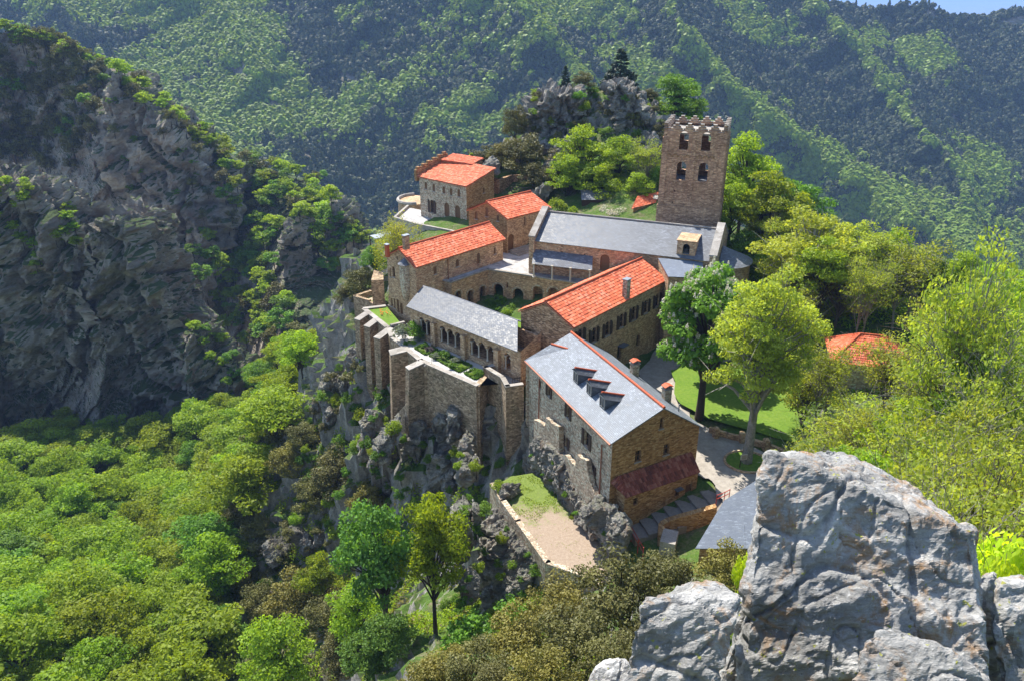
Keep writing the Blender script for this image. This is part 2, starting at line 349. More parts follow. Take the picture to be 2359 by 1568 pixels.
# ================================================================ GROUND AND HILLS
rng = np.random.default_rng(7)
def fbm(p, oct=5, h=.9):                     # p Vector
    return noise.fractal(p, h, 2.0, oct)
_g = np.random.default_rng(5).normal(size=(256, 3)); _g /= np.linalg.norm(_g, axis=1)[:, None]; _perm = np.random.default_rng(6).permutation(256)
def gnoise(P):                                # gradient noise for arrays, about -1..1
    P = np.asarray(P, float); i = np.floor(P).astype(np.int64); f = P - i; w = f*f*f*(f*(f*6-15)+10); out = np.zeros(len(P))
    for dx in (0, 1):
        for dy in (0, 1):
            for dz in (0, 1):
                h = _perm[(_perm[(_perm[(i[:, 0]+dx) & 255] + i[:, 1]+dy) & 255] + i[:, 2]+dz) & 255]
                d = np.einsum('ij,ij->i', _g[h], f - [dx, dy, dz])
                out += d*(w[:, 0] if dx else 1-w[:, 0])*(w[:, 1] if dy else 1-w[:, 1])*(w[:, 2] if dz else 1-w[:, 2])
    return out*1.6
def vfbm(P, scale, oct=5, seed=0.0):
    P = np.asarray(P, float)*scale + [seed, -seed, seed*.5]; o = 0; a = 1
    for k in range(oct): o = o + a*gnoise(P*2.07**k + k*11.3); a *= .52
    return o
def vridge(P, scale, oct=5, seed=0.0):
    P = np.asarray(P, float)*scale + [seed, -seed, seed*.5]; o = 0; a = 1
    for k in range(oct): o = o + a*(1-np.abs(gnoise(P*2.07**k + k*7.7)))**2; a *= .52
    return o - .15
def gridmesh(name, P, mat, smooth=False):    # P (ny,nx,3)
    ny, nx = P.shape[:2]; i = np.arange(ny*nx).reshape(ny, nx)
    F = np.stack([i[:-1, :-1], i[:-1, 1:], i[1:, 1:], i[1:, :-1]], -1).reshape(-1, 4)
    return npmesh(name, P.reshape(-1, 3), F, mat, smooth)
# ---- near terrain: surveyed spot heights, interpolated
GW = [z4(210, 70), z4(395, 215), z4(430, 290), z4(650, 470), z4(1095, 665)]       # outer line of the garden wall
GWp = [W(x, y, 4.6) for x, y in GW]
BAS = [W(*z4(1140, 520), 5.5), W(*z4(1280, 605), 5.5), W(*z4(1320, 680), 5.5), W(*z4(1460, 660), 5.5)]
LT = [W(*q7(x, y), -2) for x, y in ((1130, 260), (1200, 370), (1300, 510), (1500, 790), (1760, 880), (1900, 850), (1940, 730), (1800, 590), (1690, 380), (1560, 270), (1400, 165), (1250, 190))]
ctrl = []
def cp(*l):
    for a in l: ctrl.append(tuple(W(*a)))
def cw(*l):
    for a in l: ctrl.append(tuple(a))
cp((1650,1080,2),(1700,1020,2.1),(1740,1100,2),(1620,1120,1.7),(1560,900,2.4),(1650,950,2.4),(1800,960,2.6),(1800,1000,2.6),(1455,830,2.4),(1520,790,2.6),(1480,860,2.3),(1590,700,3),(1700,850,2.7))
cp((1760,900,2.7),(1860,900,3.2),(1980,870,3.6),(1900,980,4))
cp((1500,1150,1.0),(1430,1195,.0),(1450,1215,-.4),(1500,1235,-.2),(1580,1230,0),(1640,1180,1.2),(1540,1180,.6))
cw((14,66,2),(10,66,1),(6,72,0),(8,62,0),(12,72,2.2))
cw((40,62,6),(56,64,10),(60,40,17),(42,38,13),(30,32,12),(36,80,5),(52,100,7),(40,118,5),(62,132,0),(46,145,-6),(80,80,14),(34,50,8),(26,46,6))
cw((110,150,-25),(110,60,24),(110,0,38),(100,110,5),(60,200,-75),(100,200,-70),(0,200,-80),(-60,200,-90),(-150,200,-80),(-150,100,-55),(-150,0,-30),(-150,150,-70),(0,-5,41.5),(0,0,41.6),(-2,2,40),(3,2,40.6),(-40,-5,20),(-100,0,-10),(60,0,32))
cw((15,41,7),(10,33,11),(20,30,12),(12,20,19),(8,10,30),(18,10,28),(25,16,22),(4.5,7,36),(2.5,5.5,36.8),(0,26,14),(0,15,23),(3,9,32),(0,7,34),(-6,33,5),(2,38,3),(6,4,37),(-8,12,24),(28,6,32))
cw((6,46,-2),(9,49,-.5),(12,50,-.3),(3,46,-4.5),(16,47,2.5))
cp((985,1510,-4),(1100,1460,-7),(1125,1390,-10),(1060,1330,-12),(1150,1370,-9.5),(1040,1240,-11),(1000,1300,-13),(900,1450,-12),(1080,1130,-8.5),(1020,1150,-11),(1120,1160,-9),(1090,1250,-11.5),(1200,1400,-6.5),(1190,1330,-6),(1130,1230,-5.2),(1250,1350,-5))
# foot of the retaining wall
for a, z in zip(GWp, (-3, -3.4, -4, -3, -4.5)): cw((a.x, a.y, z))
a = GWp; n_out = Vector((-.75, -.66, 0))
for i, z in ((0, -3.6), (1, -4.2), (2, -5), (3, -4.2), (4, -6)): cw(tuple((a[i] + n_out*2.6)[:2]) + (z,)); cw(tuple((a[i] - n_out*3)[:2]) + (2.5,))
cw((-4.5,75.5,-5.5),(-3,72,-6.5),(-1.5,69.5,-6.5),(.5,68.5,-5),(1.0,72,-3.5),(0,76,2),(2.5,71,-1.5),(4.2,66,-2.6),(6,62,-2.8),(7.6,58.4,-2.6))
cp((930,990,-6),(880,960,-5.5),(1000,1000,-5),(1060,1040,-6.5),(900,1080,-12),(960,1110,-12.5),(1050,1110,-10),(800,1150,-21),(900,1230,-20),(800,1340,-25),(850,1280,-22),(900,1350,-19),(950,1400,-16),(760,1480,-26),(850,1520,-18),(650,1480,-33),(600,1540,-33),(520,1560,-36))
# lit spur
cp((845,830,-3),(820,870,-4.5),(780,830,-6),(760,880,-8.5),(800,930,-7),(730,960,-13),(780,1000,-12.5),(700,1030,-17),(680,1110,-20),(645,1210,-25),(600,1280,-29),(540,1330,-33),(470,1400,-38),(840,1000,-7.5),(850,1060,-11),(870,960,-5.5))
cp((760,760,-10),(700,900,-22),(640,1000,-34),(590,1100,-40),(520,1200,-44),(450,1330,-46),(640,900,-44),(720,800,-34))
cp((860,700,2),(830,660,1),(850,600,4),(880,735,3),(800,700,-6),(820,560,-2))
# valley
cp((0,950,-55),(150,980,-57),(300,980,-60),(500,950,-62),(600,930,-62),(200,1200,-52),(400,1150,-54),(450,1200,-54),(200,1400,-42),(50,1300,-46),(100,1560,-30),(350,1560,-34),(350,1440,-42),(620,860,-66),(700,850,-66),(0,1500,-34))
cw((-75,60,-28),(-40,45,-28),(-25,40,-20),(-30,60,-36),(-18,52,-24),(-15,38,-12),(-60,20,-18))
# monastery plateau, knoll
cw((-4,92,3.2),(2,90,3.2),(-8,84,3),(8,84,3),(12,90,4),(-8,96,4),(-6,104,5),(2,104,6.5),(10,100,7.5),(20,94,7),(28,92,5.5),(32,100,7),(26,106,9),(14,106,9.5),(6,112,11),(14,112,11.5),(24,112,11),(32,112,9),(38,104,7))
cw((-10,118,8.3),(-4,112,8.3),(-16,126,8),(-14,112,7.5),(-20,116,2),(-20,128,-2),(-17,106,3),(-21,104,-4),(-8,132,10),(-2,124,10.5),(4,122,11.5),(12,120,12))
cw(tuple(DY(1250,440,130)), tuple(DY(1300,400,132)), tuple(DY(1410,400,128)), tuple(DY(1500,400,128)), tuple(DY(1180,400,136)), tuple(DY(1110,385,140)), tuple(DY(1200,350,142)),
   tuple(DY(1300,330,142)), tuple(DY(1240,260,145)), tuple(DY(1300,207,147)), tuple(DY(1360,210,149)), tuple(DY(1430,200,150)), tuple(DY(1500,240,150)), tuple(DY(1560,270,150)), tuple(DY(1480,320,140)), tuple(DY(1380,300,143)), tuple(DY(1420,420,124)), tuple(DY(1500,450,121)))
cw((-12,148,6),(-24,145,-15),(-25,160,-32),(-30,130,-22),(13,165,12),(13,185,-40),(28,160,8),(40,155,-4),(-10,172,-40),(40,175,-45),(30,130,10),(38,122,6))
C = np.array(ctrl); cxy = C[:, :2]
Dm = np.linalg.norm(cxy[:, None] - cxy[None], axis=2); nC = len(C)
Am = np.zeros((nC+3, nC+3)); Am[:nC, :nC] = Dm - 0.0 ; Am[:nC, nC] = 1; Am[:nC, nC+1:] = cxy; Am[nC, :nC] = 1; Am[nC+1:, :nC] = cxy.T
Am[:nC, :nC] += np.eye(nC) * -.25
wts = np.linalg.solve(Am, np.concatenate([C[:, 2], np.zeros(3)]))
def hz(X, Y):
    X = np.atleast_1d(np.asarray(X, float)); Y = np.atleast_1d(np.asarray(Y, float))
    out = np.full(X.shape, wts[nC]) + wts[nC+1]*X + wts[nC+2]*Y
    for k in range(nC): out = out + wts[k] * np.hypot(X - cxy[k, 0], Y - cxy[k, 1])
    return out
def pin(poly, X, Y):                        # inside test
    c = np.zeros(X.shape, bool); n = len(poly)
    for i in range(n):
        x1, y1 = poly[i][:2]; x2, y2 = poly[(i+1) % n][:2]
        if y1 == y2: continue
        c ^= ((y1 > Y) != (y2 > Y)) & (X < (x2-x1)*(Y-y1)/(y2-y1) + x1)
    return c
def pdist(poly, X, Y, closed=True):
    d = np.full(X.shape, 1e9); n = len(poly)
    for i in range(n if closed else n-1):
        ax, ay = poly[i][:2]; bx, by = poly[(i+1) % n][:2]; L = (bx-ax)**2+(by-ay)**2
        t = np.clip(((X-ax)*(bx-ax)+(Y-ay)*(by-ay))/L, 0, 1); d = np.minimum(d, np.hypot(X-ax-t*(bx-ax), Y-ay-t*(by-ay)))
    return d
PLAZA = [W(*p) for p in ((1592,1090,2.05),(1470,850,2.4),(1530,780,2.6),(1560,800,2.6),(1590,960,2.3),(1760,1040,2.1),(1800,1100,2.1),(1780,1200,2.1),(1665,1165,1.8),(1640,1110,1.9))]
LAWN = [W(*p) for p in ((1545,850,2.6),(1600,830,2.6),(1800,860,2.8),(1890,960,3.0),(1830,1015,2.6),(1620,960,2.5),(1560,920,2.5))]
def nearz(X, Y, rough=True):
    Z = hz(X, Y)
    k = np.clip(1 - pdist(LT, X, Y)/.6, 0, 1); ins = pin(LT, X, Y); Z = np.where(ins, -2.12, np.minimum(Z, Z*(1-k) + (-3.4)*k))
    for poly, zz in ((PLAZA, 1.85), (LAWN, 2.35)):
        ins = pin(poly, X, Y); k = np.clip(1 - pdist(poly, X, Y)/2.0, 0, 1); k = np.where(ins, 1, k); Z = Z*(1-k) + np.minimum(Z, zz)*k
    return Z
gx = np.arange(-150, 111, .5); gy = np.arange(-6, 203, .5)
GX, GY = np.meshgrid(gx, gy); GZ = nearz(GX, GY)
sl_ = np.hypot(*np.gradient(GZ, .5)); flat_ = pin([(g.x, g.y) for g in GWp] + [(30, 90), (30, 60), (12, 55)], GX, GY)
k1 = np.clip((sl_ - .35) / .9, 0, 1); k1[:, :] = np.where(pdist(LT, GX, GY) < .8, k1*.3, k1)
PP = np.stack([GX, GY, GZ], -1).reshape(-1, 3); q = PP * [1, 1, .55]
nr = vridge(q, .15, 6, 3.1) - 1.0; nf = vfbm(q, .45, 6, 9.0)
dz = (nr * 2.6 + nf * 1.5).reshape(GX.shape) * (k1) + nf.reshape(GX.shape) * .22 * np.where(flat_ | (pdist(LT, GX, GY) < .5) | pin(LT, GX, GY), 0, 1)
dz *= np.clip((np.hypot(GX, GY) - 14) / 26, 0, 1)
dz *= np.where(pin(PLAZA, GX, GY) | pin(LAWN, GX, GY) | pin(LT, GX, GY), 0, 1)
g_n = np.gradient(GZ, .5); push = np.clip(sl_, 0, 3)[..., None] * 0
PX = GX + (-g_n[1] / (sl_ + .01)) * dz * k1 * .7; PY = GY + (-g_n[0] / (sl_ + .01)) * dz * k1 * .7
ground = link('ground', gridmesh('ground', np.stack([PX, PY, GZ + dz * .75], -1), M['ground'], False)); tag(ground, kind='structure')
def gz(x, y): return float(nearz(np.array([x]), np.array([y]))[0])
def sheet(name, poly, z, mat, kind='structure', step=None):
    mb = MB()
    mb.add([(p[0], p[1], z if not callable(z) else z(p[0], p[1])) for p in poly], [tuple(f) for f in tessellate_polygon([[Vector((p[0], p[1], 0)) for p in poly]])])
    o = mb.build(name, mat); o['kind'] = kind; return o
def rounded(poly, amp, seed, sub=5):
    rr = random.Random(seed); out = []
    for i in range(len(poly)):
        a, b = Vector(poly[i][:2]), Vector(poly[(i+1) % len(poly)][:2]); n = Vector((b.y-a.y, a.x-b.x)).normalized()
        for k in range(sub): p = a.lerp(b, k/sub) + n * rr.uniform(-amp, amp) * (k > 0); out.append((p.x, p.y))
    return out
sheet('plaza', rounded(PLAZA, .25, 1), 2.05, M['plaza'])
sheet('lawn', rounded(LAWN, .25, 2), 2.50, M['lawn'])
sheet('earth_terrace', LT, -2.0, M['dirt'])
# the meadow patch at its head, a low turf sheet of its own
MEAD = [W(*q7(x, y), -1.996) for x, y in ((1180, 250), (1290, 190), (1400, 180), (1500, 250), (1560, 300), (1610, 380), (1600, 430), (1480, 450), (1420, 500), (1330, 480), (1230, 360))]
# ---- sheets seen across the valley: a slope between an upper and a lower outline at surveyed distances
def lin(pts, x):
    return np.interp(x, [p[0] for p in pts], [p[1] for p in pts])
class Slope:
    def __init__(s, topl, botl, depth, x0, x1): s.t, s.b, s.d, s.x0, s.x1 = topl, botl, depth, x0, x1
    def pos(s, x, v):
        x = np.asarray(x, float); v = np.asarray(v, float)
        py = lin(s.t, x)*(1-v) + lin(s.b, x)*v; Y = s.d(x, py, v)
        a = x - 1179.5; b = 784 - py; dy = FPX*CT + b*ST; dzz = -FPX*ST + b*CT
        return np.stack([a/dy*Y, Y, CZ + dzz/dy*Y], -1)
    def mesh(s, name, nx, ny, mat, amp, scale, amp2, sc2, back=(30, -60)):
        X, V = np.meshgrid(np.linspace(s.x0, s.x1, nx), np.linspace(0, 1, ny))
        P = s.pos(X, V); Pf = P.reshape(-1, 3)
        q = Pf @ np.array([[1, 0, .35], [0, 1, 0], [-.6, 0, .45]])
        dsp = (vridge(q, scale, 6, 1.7) - 1.0) * amp + vfbm(q, sc2, 6, 4.2) * amp2
        dirn = Pf - np.array([0, 0, CZ]); dirn[:, 2] *= .3; dirn /= np.linalg.norm(dirn, axis=1)[:, None]
        s.disp = dsp.reshape(ny, nx)
        P = (Pf - dirn * dsp[:, None]).reshape(ny, nx, 3)
        s.P = P
        rows = [P[0] + [0, back[0]*k, back[1]*k*k] for k in (1.6, .9, .4, .15)]
        P = np.concatenate([np.stack(rows), P], 0)
        return tag(link(name, gridmesh(name, P, mat)), kind='structure')
    def sample(s, i, j):                    # bilinear in the built grid; i column, j row (floats)
        P = s.P; ny, nx = P.shape[:2]; i = np.clip(i, 0, nx-1.001); j = np.clip(j, 0, ny-1.001)
        a = i.astype(int); b = j.astype(int); u = (i-a)[:, None]; w = (j-b)[:, None]
        return P[b, a]*(1-u)*(1-w) + P[b, a+1]*u*(1-w) + P[b+1, a]*(1-u)*w + P[b+1, a+1]*u*w
def tdep(py): return np.tan(TH - np.arctan((784 - py)/FPX))
RID = [([(1130,-150),(1195,0),(1335,165),(1420,420)], .075, 260, 60), ([(1500,-150),(1570,60),(1680,200),(1850,330),(2050,480),(2250,600)], .085, 230, 75),
       ([(1780,-100),(1890,20),(2000,140),(2080,260),(2230,420)], .05, 150, 50), ([(300,-150),(520,40),(620,200),(700,420)], .05, 260, 120), ([(2120,0),(2160,120),(2240,330),(2359,450)], .04, 130, 60),
       ([(780,-100),(860,60),(960,220),(1050,420)], .03, 120, 60), ([(40,-150),(160,60),(330,220),(600,420)], .05, 180, 90), ([(2300,-50),(2420,100),(2500,300)], .06, 200, 80)]
def fardepth(x, py, v):
    base = 694 / (.70 + tdep(py))
    rel = np.zeros_like(x)
    for pts, A, wl, wr in RID:
        rx = np.interp(py, [p[1] for p in pts], [p[0] for p in pts]); d = x - rx
        wl2 = wl*(.5+.8*np.clip((py+150)/500, 0, 1.2)); wr2 = wr*(.5+.8*np.clip((py+150)/500, 0, 1.2))
        rel += 1.35*A*np.where(d < 0, np.exp(d/wl2), np.exp(-d/wr2))
    return base*(1.06 - rel) * (1 + .10*np.clip((x-1500)/900, 0, 1))
FAR = Slope([(-500,-230),(1500,-160),(1700,-60),(1850,-8),(1890,4),(1960,17),(2010,24),(2060,20),(2085,12),(2110,14),(2130,8),(2150,20),(2180,38),(2230,42),(2270,40),(2310,32),(2359,24),(2500,0),(2900,-80)],
            [(-500,640),(900,640),(1400,620),(2000,720),(2900,760)], fardepth, -500, 2900)
FAR.mesh('mountain', 600, 240, M['mountain'], 24, .006, 9, .025, (260, -200))
BT = [(-260,20),(-60,70),(0,75),(60,78),(130,110),(200,140),(240,152),(285,185),(350,245),(430,295),(480,335),(530,365),(620,395),(700,415),(760,455),(820,515),(850,590),(900,720)]
def bdepth(x, py, v): return 300 - 45*v**.8 - 62*v*np.clip((x-500)/150, 0, 1) - .02*(x-240)*(x > 240) + 14*np.sin(x*.013+1)*v*(1-v)*2 + 18*np.exp(-((x-640)/300.)**2)*0
CRB = Slope(BT, [(-260,900),(400,900),(900,880)], bdepth, -260, 900)
CRB.mesh('crag', 420, 300, M['rock_far'], 9.0, .026, 3.6, .10, (40, -30))
CT_ = [(-260,330),(-60,400),(0,430),(60,450),(90,485),(130,500),(185,520),(205,500),(235,495),(265,502),(300,560),(330,610),(350,640),(380,690),(410,722),(430,752),(470,775),(500,790),(540,835),(575,870),(600,892),(618,925),(640,980)]
def cdepth(x, py, v): return 190 - 26*v**.9 + 5*np.sin(x*.021) + .012*(x-200) + 9*np.exp(-((x-150)/60.)**2)*(1-v) - 4*np.exp(-((x-330)/90.)**2)
CRC = Slope(CT_, [(-260,1010),(0,1000),(150,1010),(400,990),(640,1010)], cdepth, -260, 640)
CRC.mesh('rock_cliff', 400, 260, M['rock_far'], 6.5, .06, 3.0, .2, (25, -25))
# valley floor and the distant plain
mb = MB(); mb.face([(-25000, -2000, -330), (25000, -2000, -330), (25000, 30000, -330), (-25000, 30000, -330)])
mb.build('plain', M['plain'])['kind'] = 'structure'
# far rolling hills on the plain
hp = []
X, Y_ = np.meshgrid(np.linspace(-3000, 7000, 120), np.linspace(4200, 9000, 50))
Z = -330 + 90*np.abs(vfbm(np.stack([X, Y_, X*0], -1).reshape(-1, 3), .0006, 5, 2.)).reshape(X.shape) - 5
tag(link('far_hills', gridmesh('far_hills', np.stack([X, Y_, Z], -1), M['plain'])), kind='structure')
# ================================================================ BUILDINGS
def hit(px, py, O, t):
    t = Vector((t[0], t[1], 0)).normalized(); n = Vector((t.y, -t.x, 0)); d = ray(px, py); c = Vector((0, 0, CZ))
    s = (Vector((O[0], O[1], 0)) - c).dot(n) / d.dot(n); p = c + d * s
    return (p - Vector((O[0], O[1], 0))).dot(t), p.z
def hole(u, z, w, h, arch=True, seg=8):
    if not arch: return [(u-w/2, z), (u+w/2, z), (u+w/2, z+h), (u-w/2, z+h)]
    r = w/2; zc = z + h - r
    return [(u-r, z), (u+r, z)] + [(u + r*math.cos(math.pi*k/seg), zc + r*math.sin(math.pi*k/seg)) for k in range(seg+1)]
def panel(O, t, pts, d, thick=.05):
    """thin solid panel with outline pts (u,z), set back d from the wall face"""
    t = Vector((t[0], t[1], 0)).normalized(); n = Vector((t.y, -t.x, 0)); O = Vector((O[0], O[1], 0)); mb = MB()
    f = [O + t*u - n*d + Vector((0, 0, z)) for u, z in pts]; b = [p - n*thick for p in f]; k = len(f)
    mb.add(f + b, [tuple(range(k)), tuple(range(k, 2*k))[::-1]] + [(i, (i+1) % k, k+(i+1) % k, k+i) for i in range(k)]); return mb
def leafshape(u0, u1, z, h, arch, side):
    w = u1-u0
    if not arch: return [(u0, z), (u1, z), (u1, z+h), (u0, z+h)]
    p = [(u0, z), (u1, z)]
    for k in range(5):
        a = math.pi/2*k/4
        p.append((u1 - w*(1-math.cos(a)) , z+h-w+w*math.sin(a)) if side < 0 else (u1 - w*math.sin(a), z+h-w+w*math.cos(a)))
    if side < 0: p = [(u0, z), (u1, z)] + [(u0 + w*math.cos(math.pi/2*k/4), z+h-w+w*math.sin(math.pi/2*k/4)) for k in range(5)]
    else: p = [(u0, z), (u1, z)] + [(u1 - w + w*math.cos(math.pi/2*(1) - 0) + w*0, z+h)] if False else [(u0, z), (u1, z), (u1, z+h-w)] + [(u1 - w*(1-math.cos(math.pi/2*k/4)), z+h-w+w*math.sin(math.pi/2*k/4)) for k in range(1, 4)] + [(u1-w, z+h)]
    return p
def opening(root, O, t, kind, u, z, w, h, arch):
    """parts that fill a hole; the hole itself is cut by the wall"""
    hp_ = hole(u, z, w, h, arch)
    if kind == 'door':
        d = panel(O, t, hole(u, z, w, h, arch), .16, .06).build('door', M['wood'], root)
        sb = MB(); 
        for k in (-.25, 0, .25): sb.v += [] 
        return d
    if kind == 'board': return panel(O, t, hp_, .10, .05).build('window_board', M['wood'], root)
    if kind in ('glass', 'shut', 'gold'):
        wd = panel(O, t, hp_, .26, .03).build('window', M['glass'], root)
        fm = MB(); tt = Vector((t[0], t[1], 0)).normalized(); n = Vector((tt.y, -tt.x, 0)); P3 = lambda a, b: Vector((O[0], O[1], 0)) + tt*a - n*.2 + Vector((0, 0, b))
        hh = h - (w/2 if arch else 0)
        for a, b in (((u-w/2+.03, z), (u-w/2+.03, z+hh)), ((u+w/2-.03, z), (u+w/2-.03, z+hh)), ((u, z), (u, z+h)), ((u-w/2, z+.03), (u+w/2, z+.03)), ((u-w/2, z+hh-.02), (u+w/2, z+hh-.02)), ((u-w/2, z+hh*.5), (u+w/2, z+hh*.5))):
            fm.beam(P3(*a), P3(*b), .06, .06)
        fm.build('window_frame', M['wood'], wd)
        if kind == 'shut':
            sw = w * .52
            for s in (-1, 1):
                uc = u + s*(w/2 + sw/2 + .03); q = leafshape(uc-sw/2, uc+sw/2, z-.03, h+.05, arch, -s if arch else 0)
                panel(O, t, q, -.09, .05).build('shutter', M['wood_dark'], wd)
        return wd
def tile_roof(name, root, e0, e1, r0, r1, mat, pitch=.27, course=.38, amp=.026, thick=.12, wob=.02):
    e0, e1, r0, r1 = map(Vector, (e0, e1, r0, r1)); Lu = (e1-e0).length; Lv = ((r0-e0).length + (r1-e1).length)/2
    nu = max(2, round(Lu/pitch)); nv = max(2, round(Lv/course)); n = (e1-e0).cross(r0-e0).normalized(); n = n if n.z > 0 else -n
    us = np.arange(-nu*6//6*0, nu*6+1)/6.0; prof = np.maximum(np.cos(np.pi*((us+.5) % 1 - .5)), .0)*1.0
    prof = np.abs(np.cos(np.pi*us))**.8; vs = np.array([c + f for c in range(nv) for f in (.0, .97)])
    lift = np.array([.035 if f == 0 else 0 for c in range(nv) for f in (.0, .97)])
    U, V = np.meshgrid(us/nu, vs/nv); rr = np.random.default_rng(int(abs(e0.x*77+e0.y*31)))
    jit = rr.normal(0, wob, (nv, nu+1)); jj = np.repeat(jit, 2, 0)[:, np.minimum((us+.5).astype(int), nu)]
    e0_, e1_, r0_, r1_ = (np.array(x)[None, None] for x in (e0, e1, r0, r1)); U3, V3 = U[..., None], V[..., None]
    P = (e0_*(1-U3)+e1_*U3)*(1-V3) + (r0_*(1-U3)+r1_*U3)*V3
    sag = vfbm(np.stack([U.ravel()*Lu, V.ravel()*Lv, U.ravel()*0], -1), .35, 3, e0.x).reshape(U.shape)*.05
    P = P + np.array(n)[None, None]*(amp*prof[None] + lift[:, None] + jj*.5 + sag)[..., None]
    ny, nx = U.shape; i = np.arange(ny*nx).reshape(ny, nx)
    F = np.stack([i[:-1, :-1], i[:-1, 1:], i[1:, 1:], i[1:, :-1]], -1).reshape(-1, 4)
    uv = np.stack([np.broadcast_to(us[None], U.shape), np.broadcast_to((vs*.999+.01)[:, None], U.shape)], -1).reshape(-1, 2)
    V0 = P.reshape(-1, 3); k = len(V0); c = [e0, e1, r1, r0]; lo = [p - n*(thick+.06) for p in c]; hi_ = [p - n*.11 for p in c]
    V0 = np.concatenate([V0, np.array([list(p) for p in lo + hi_])]); F2 = [(k, k+1, k+2, k+3), (k, k+4, k+5, k+1), (k+1, k+5, k+6, k+2), (k+2, k+6, k+7, k+3), (k+3, k+7, k+4, k)]
    F = np.concatenate([F, np.array(F2)]); uv = np.concatenate([uv, np.full((8, 2), .3)])
    off = np.array(root.location) if root is not None else 0
    return link(name, npmesh(name, V0 - off, F, mat, False, None, uv), root)
def slate_roof(name, root, e0, e1, r0, r1, mat, thick=.1):
    e0, e1, r0, r1 = map(Vector, (e0, e1, r0, r1)); n = (e1-e0).cross(r0-e0).normalized(); n = n if n.z > 0 else -n
    mb = MB(); c = [e0, e1, r1, r0]; mb.hexa([p - n*thick for p in c], c); return mb.build(name, mat, root)
def ridge(root, a, b, mat, r=.13, name='ridge_cap'):
    a, b = Vector(a), Vector(b); mb = MB(); n = max(2, int((b-a).length/.4))
    for i in range(n):
        p, q_ = a.lerp(b, i/n), a.lerp(b, (i+1.05)/n); mb.tube([p, q_], [r*1.08, r*.9], 8)
    return mb.build(name, mat, root)
class House:
    def __init__(s, name, label, cat, A, B, L, zl, zr, rf, zt, zb, wmats, roof, ops=(), ins=.3, gin=.25, group=None, pitch=.27, slatem=None, ridgem=None, back=True, roofback=0, caps=True):
        A, B, L = Vector((A[0], A[1], 0)), Vector((B[0], B[1], 0)), Vector((L[0], L[1], 0)); t = (B-A).normalized(); l = L.normalized(); wd = (B-A).length
        s.root = thing(name, label, cat, (A.x, A.y, zb), 0, group); root = s.root
        hf = lambda f: (zl + (zt-zl)*f/rf) if f <= rf else (zt + (zr-zt)*(f-rf)/(1-rf))
        A2 = A + t*ins + l*gin; B2 = B - t*ins + l*gin; C2 = B - t*ins + L - l*gin; D2 = A + t*ins + L - l*gin
        w2 = (B2-A2).length; g = lambda z: z - .14
        ur = min(max(wd*rf - ins, .01), w2-.01)
        gab = [(0, zb), (w2, zb), (w2, g(hf((ins+w2)/wd))), (ur, g(zt) if 0.02 < rf < .98 else g(hf((ins+ur)/wd))), (0, g(hf(ins/wd)))]
        L2 = (C2-B2).length; zR = g(hf((ins+w2)/wd)); zL = g(hf(ins/wd))
        s.side = {'front': (A2, B2-A2), 'right': (B2, C2-B2), 'back': (C2, D2-C2), 'left': (D2, A2-D2)}
        polys = {'front': gab, 'right': [(0, zb), (L2, zb), (L2, zR), (0, zR)], 'left': [(0, zb), (L2, zb), (L2, zL), (0, zL)],
                 'back': [(w2-u, z) for u, z in gab][::-1]}
        holes = {k: [] for k in polys}; todo = []
        for o in ops:
            sd_, kind, px, py, w, h, arch = o[:7]; O, tt = s.side[sd_]
            u, z = hit(px, py, O, tt); dz_ = {'dark': .6}.get(kind, .32)
            holes[sd_].append(hole(u, z, w, h, arch)); todo.append((O, tt, kind, u, z, w, h, arch, sd_))
        mats = wmats if isinstance(wmats, dict) else {k: wmats for k in polys}
        for sd_ in polys:
            if sd_ == 'back' and not back: continue
            mb = MB(); O, tt = s.side[sd_]; mb.plate(O, tt, polys[sd_], holes[sd_], .34); mb.build('wall', mats[sd_], root)
        sills = {}
        for O, tt, kind, u, z, w, h, arch, sd_ in todo:
            opening(root, O, tt, kind, u, z, w, h, arch)
            if kind in ('glass', 'shut', 'gold', 'board'):
                tn = Vector((tt[0], tt[1], 0)).normalized(); nn = Vector((tn.y, -tn.x, 0)); mb = MB(); p = Vector((O[0], O[1], z-.07))
                mb.beam(p + tn*(u-w/2-.08) + nn*.03, p + tn*(u+w/2+.08) + nn*.03, .16, .09); mb.build('sill', M['cope'], root)
        e = lambda P, z: Vector((P.x, P.y, z)); RA = A + (B-A)*rf; RB = RA + L; s.RA, s.RB = e(RA, zt), e(RB, zt)
        args = []
        if rf > .02: args.append((e(A+L, zl), e(A, zl), s.RB, s.RA))
        if rf < .98: args.append((e(B, zr), e(B+L, zr), s.RA, s.RB))
        for a in args:
            if roof == 'slate': slate_roof('roof', root, *a, slatem or M['slate'])
            else: tile_roof('roof', root, *a, roof, pitch)
        if caps: ridge(root, s.RA + Vector((0, 0, .05)), s.RB + Vector((0, 0, .05)), ridgem or M['ridge'])
def chimney(root, p, w, d, h, mat, cap='tiles', rz=0):
    c = MB(); c.box(p, w, d, h, rz); o = c.build('chimney', mat, root)
    k = MB(); k.box((p[0], p[1], p[2]+h), w*1.25, d*1.25, .09, rz)
    if cap == 'tiles':
        for s in (-1, 1): k.box((p[0]+math.cos(rz)*s*w*.4, p[1]+math.sin(rz)*s*w*.4, p[2]+h+.09), w*.22, d*.8, .22, rz)
        k.build('chimney_cap', M['cope'], o)
        k = MB(); a = Vector((math.cos(rz), math.sin(rz), 0)); q = Vector((p[0], p[1], p[2]+h+.33))
        k.beam(q - a*w*.62 - Vector((0, 0, .02)), q + Vector((0, 0, .16)), d*1.2, .06); k.beam(q + Vector((0, 0, .16)), q + a*w*.62 - Vector((0, 0, .02)), d*1.2, .06); k.build('chimney_tile', M['ridge'], o)
    else: k.build('chimney_cap', M['metal'], o)
    return o
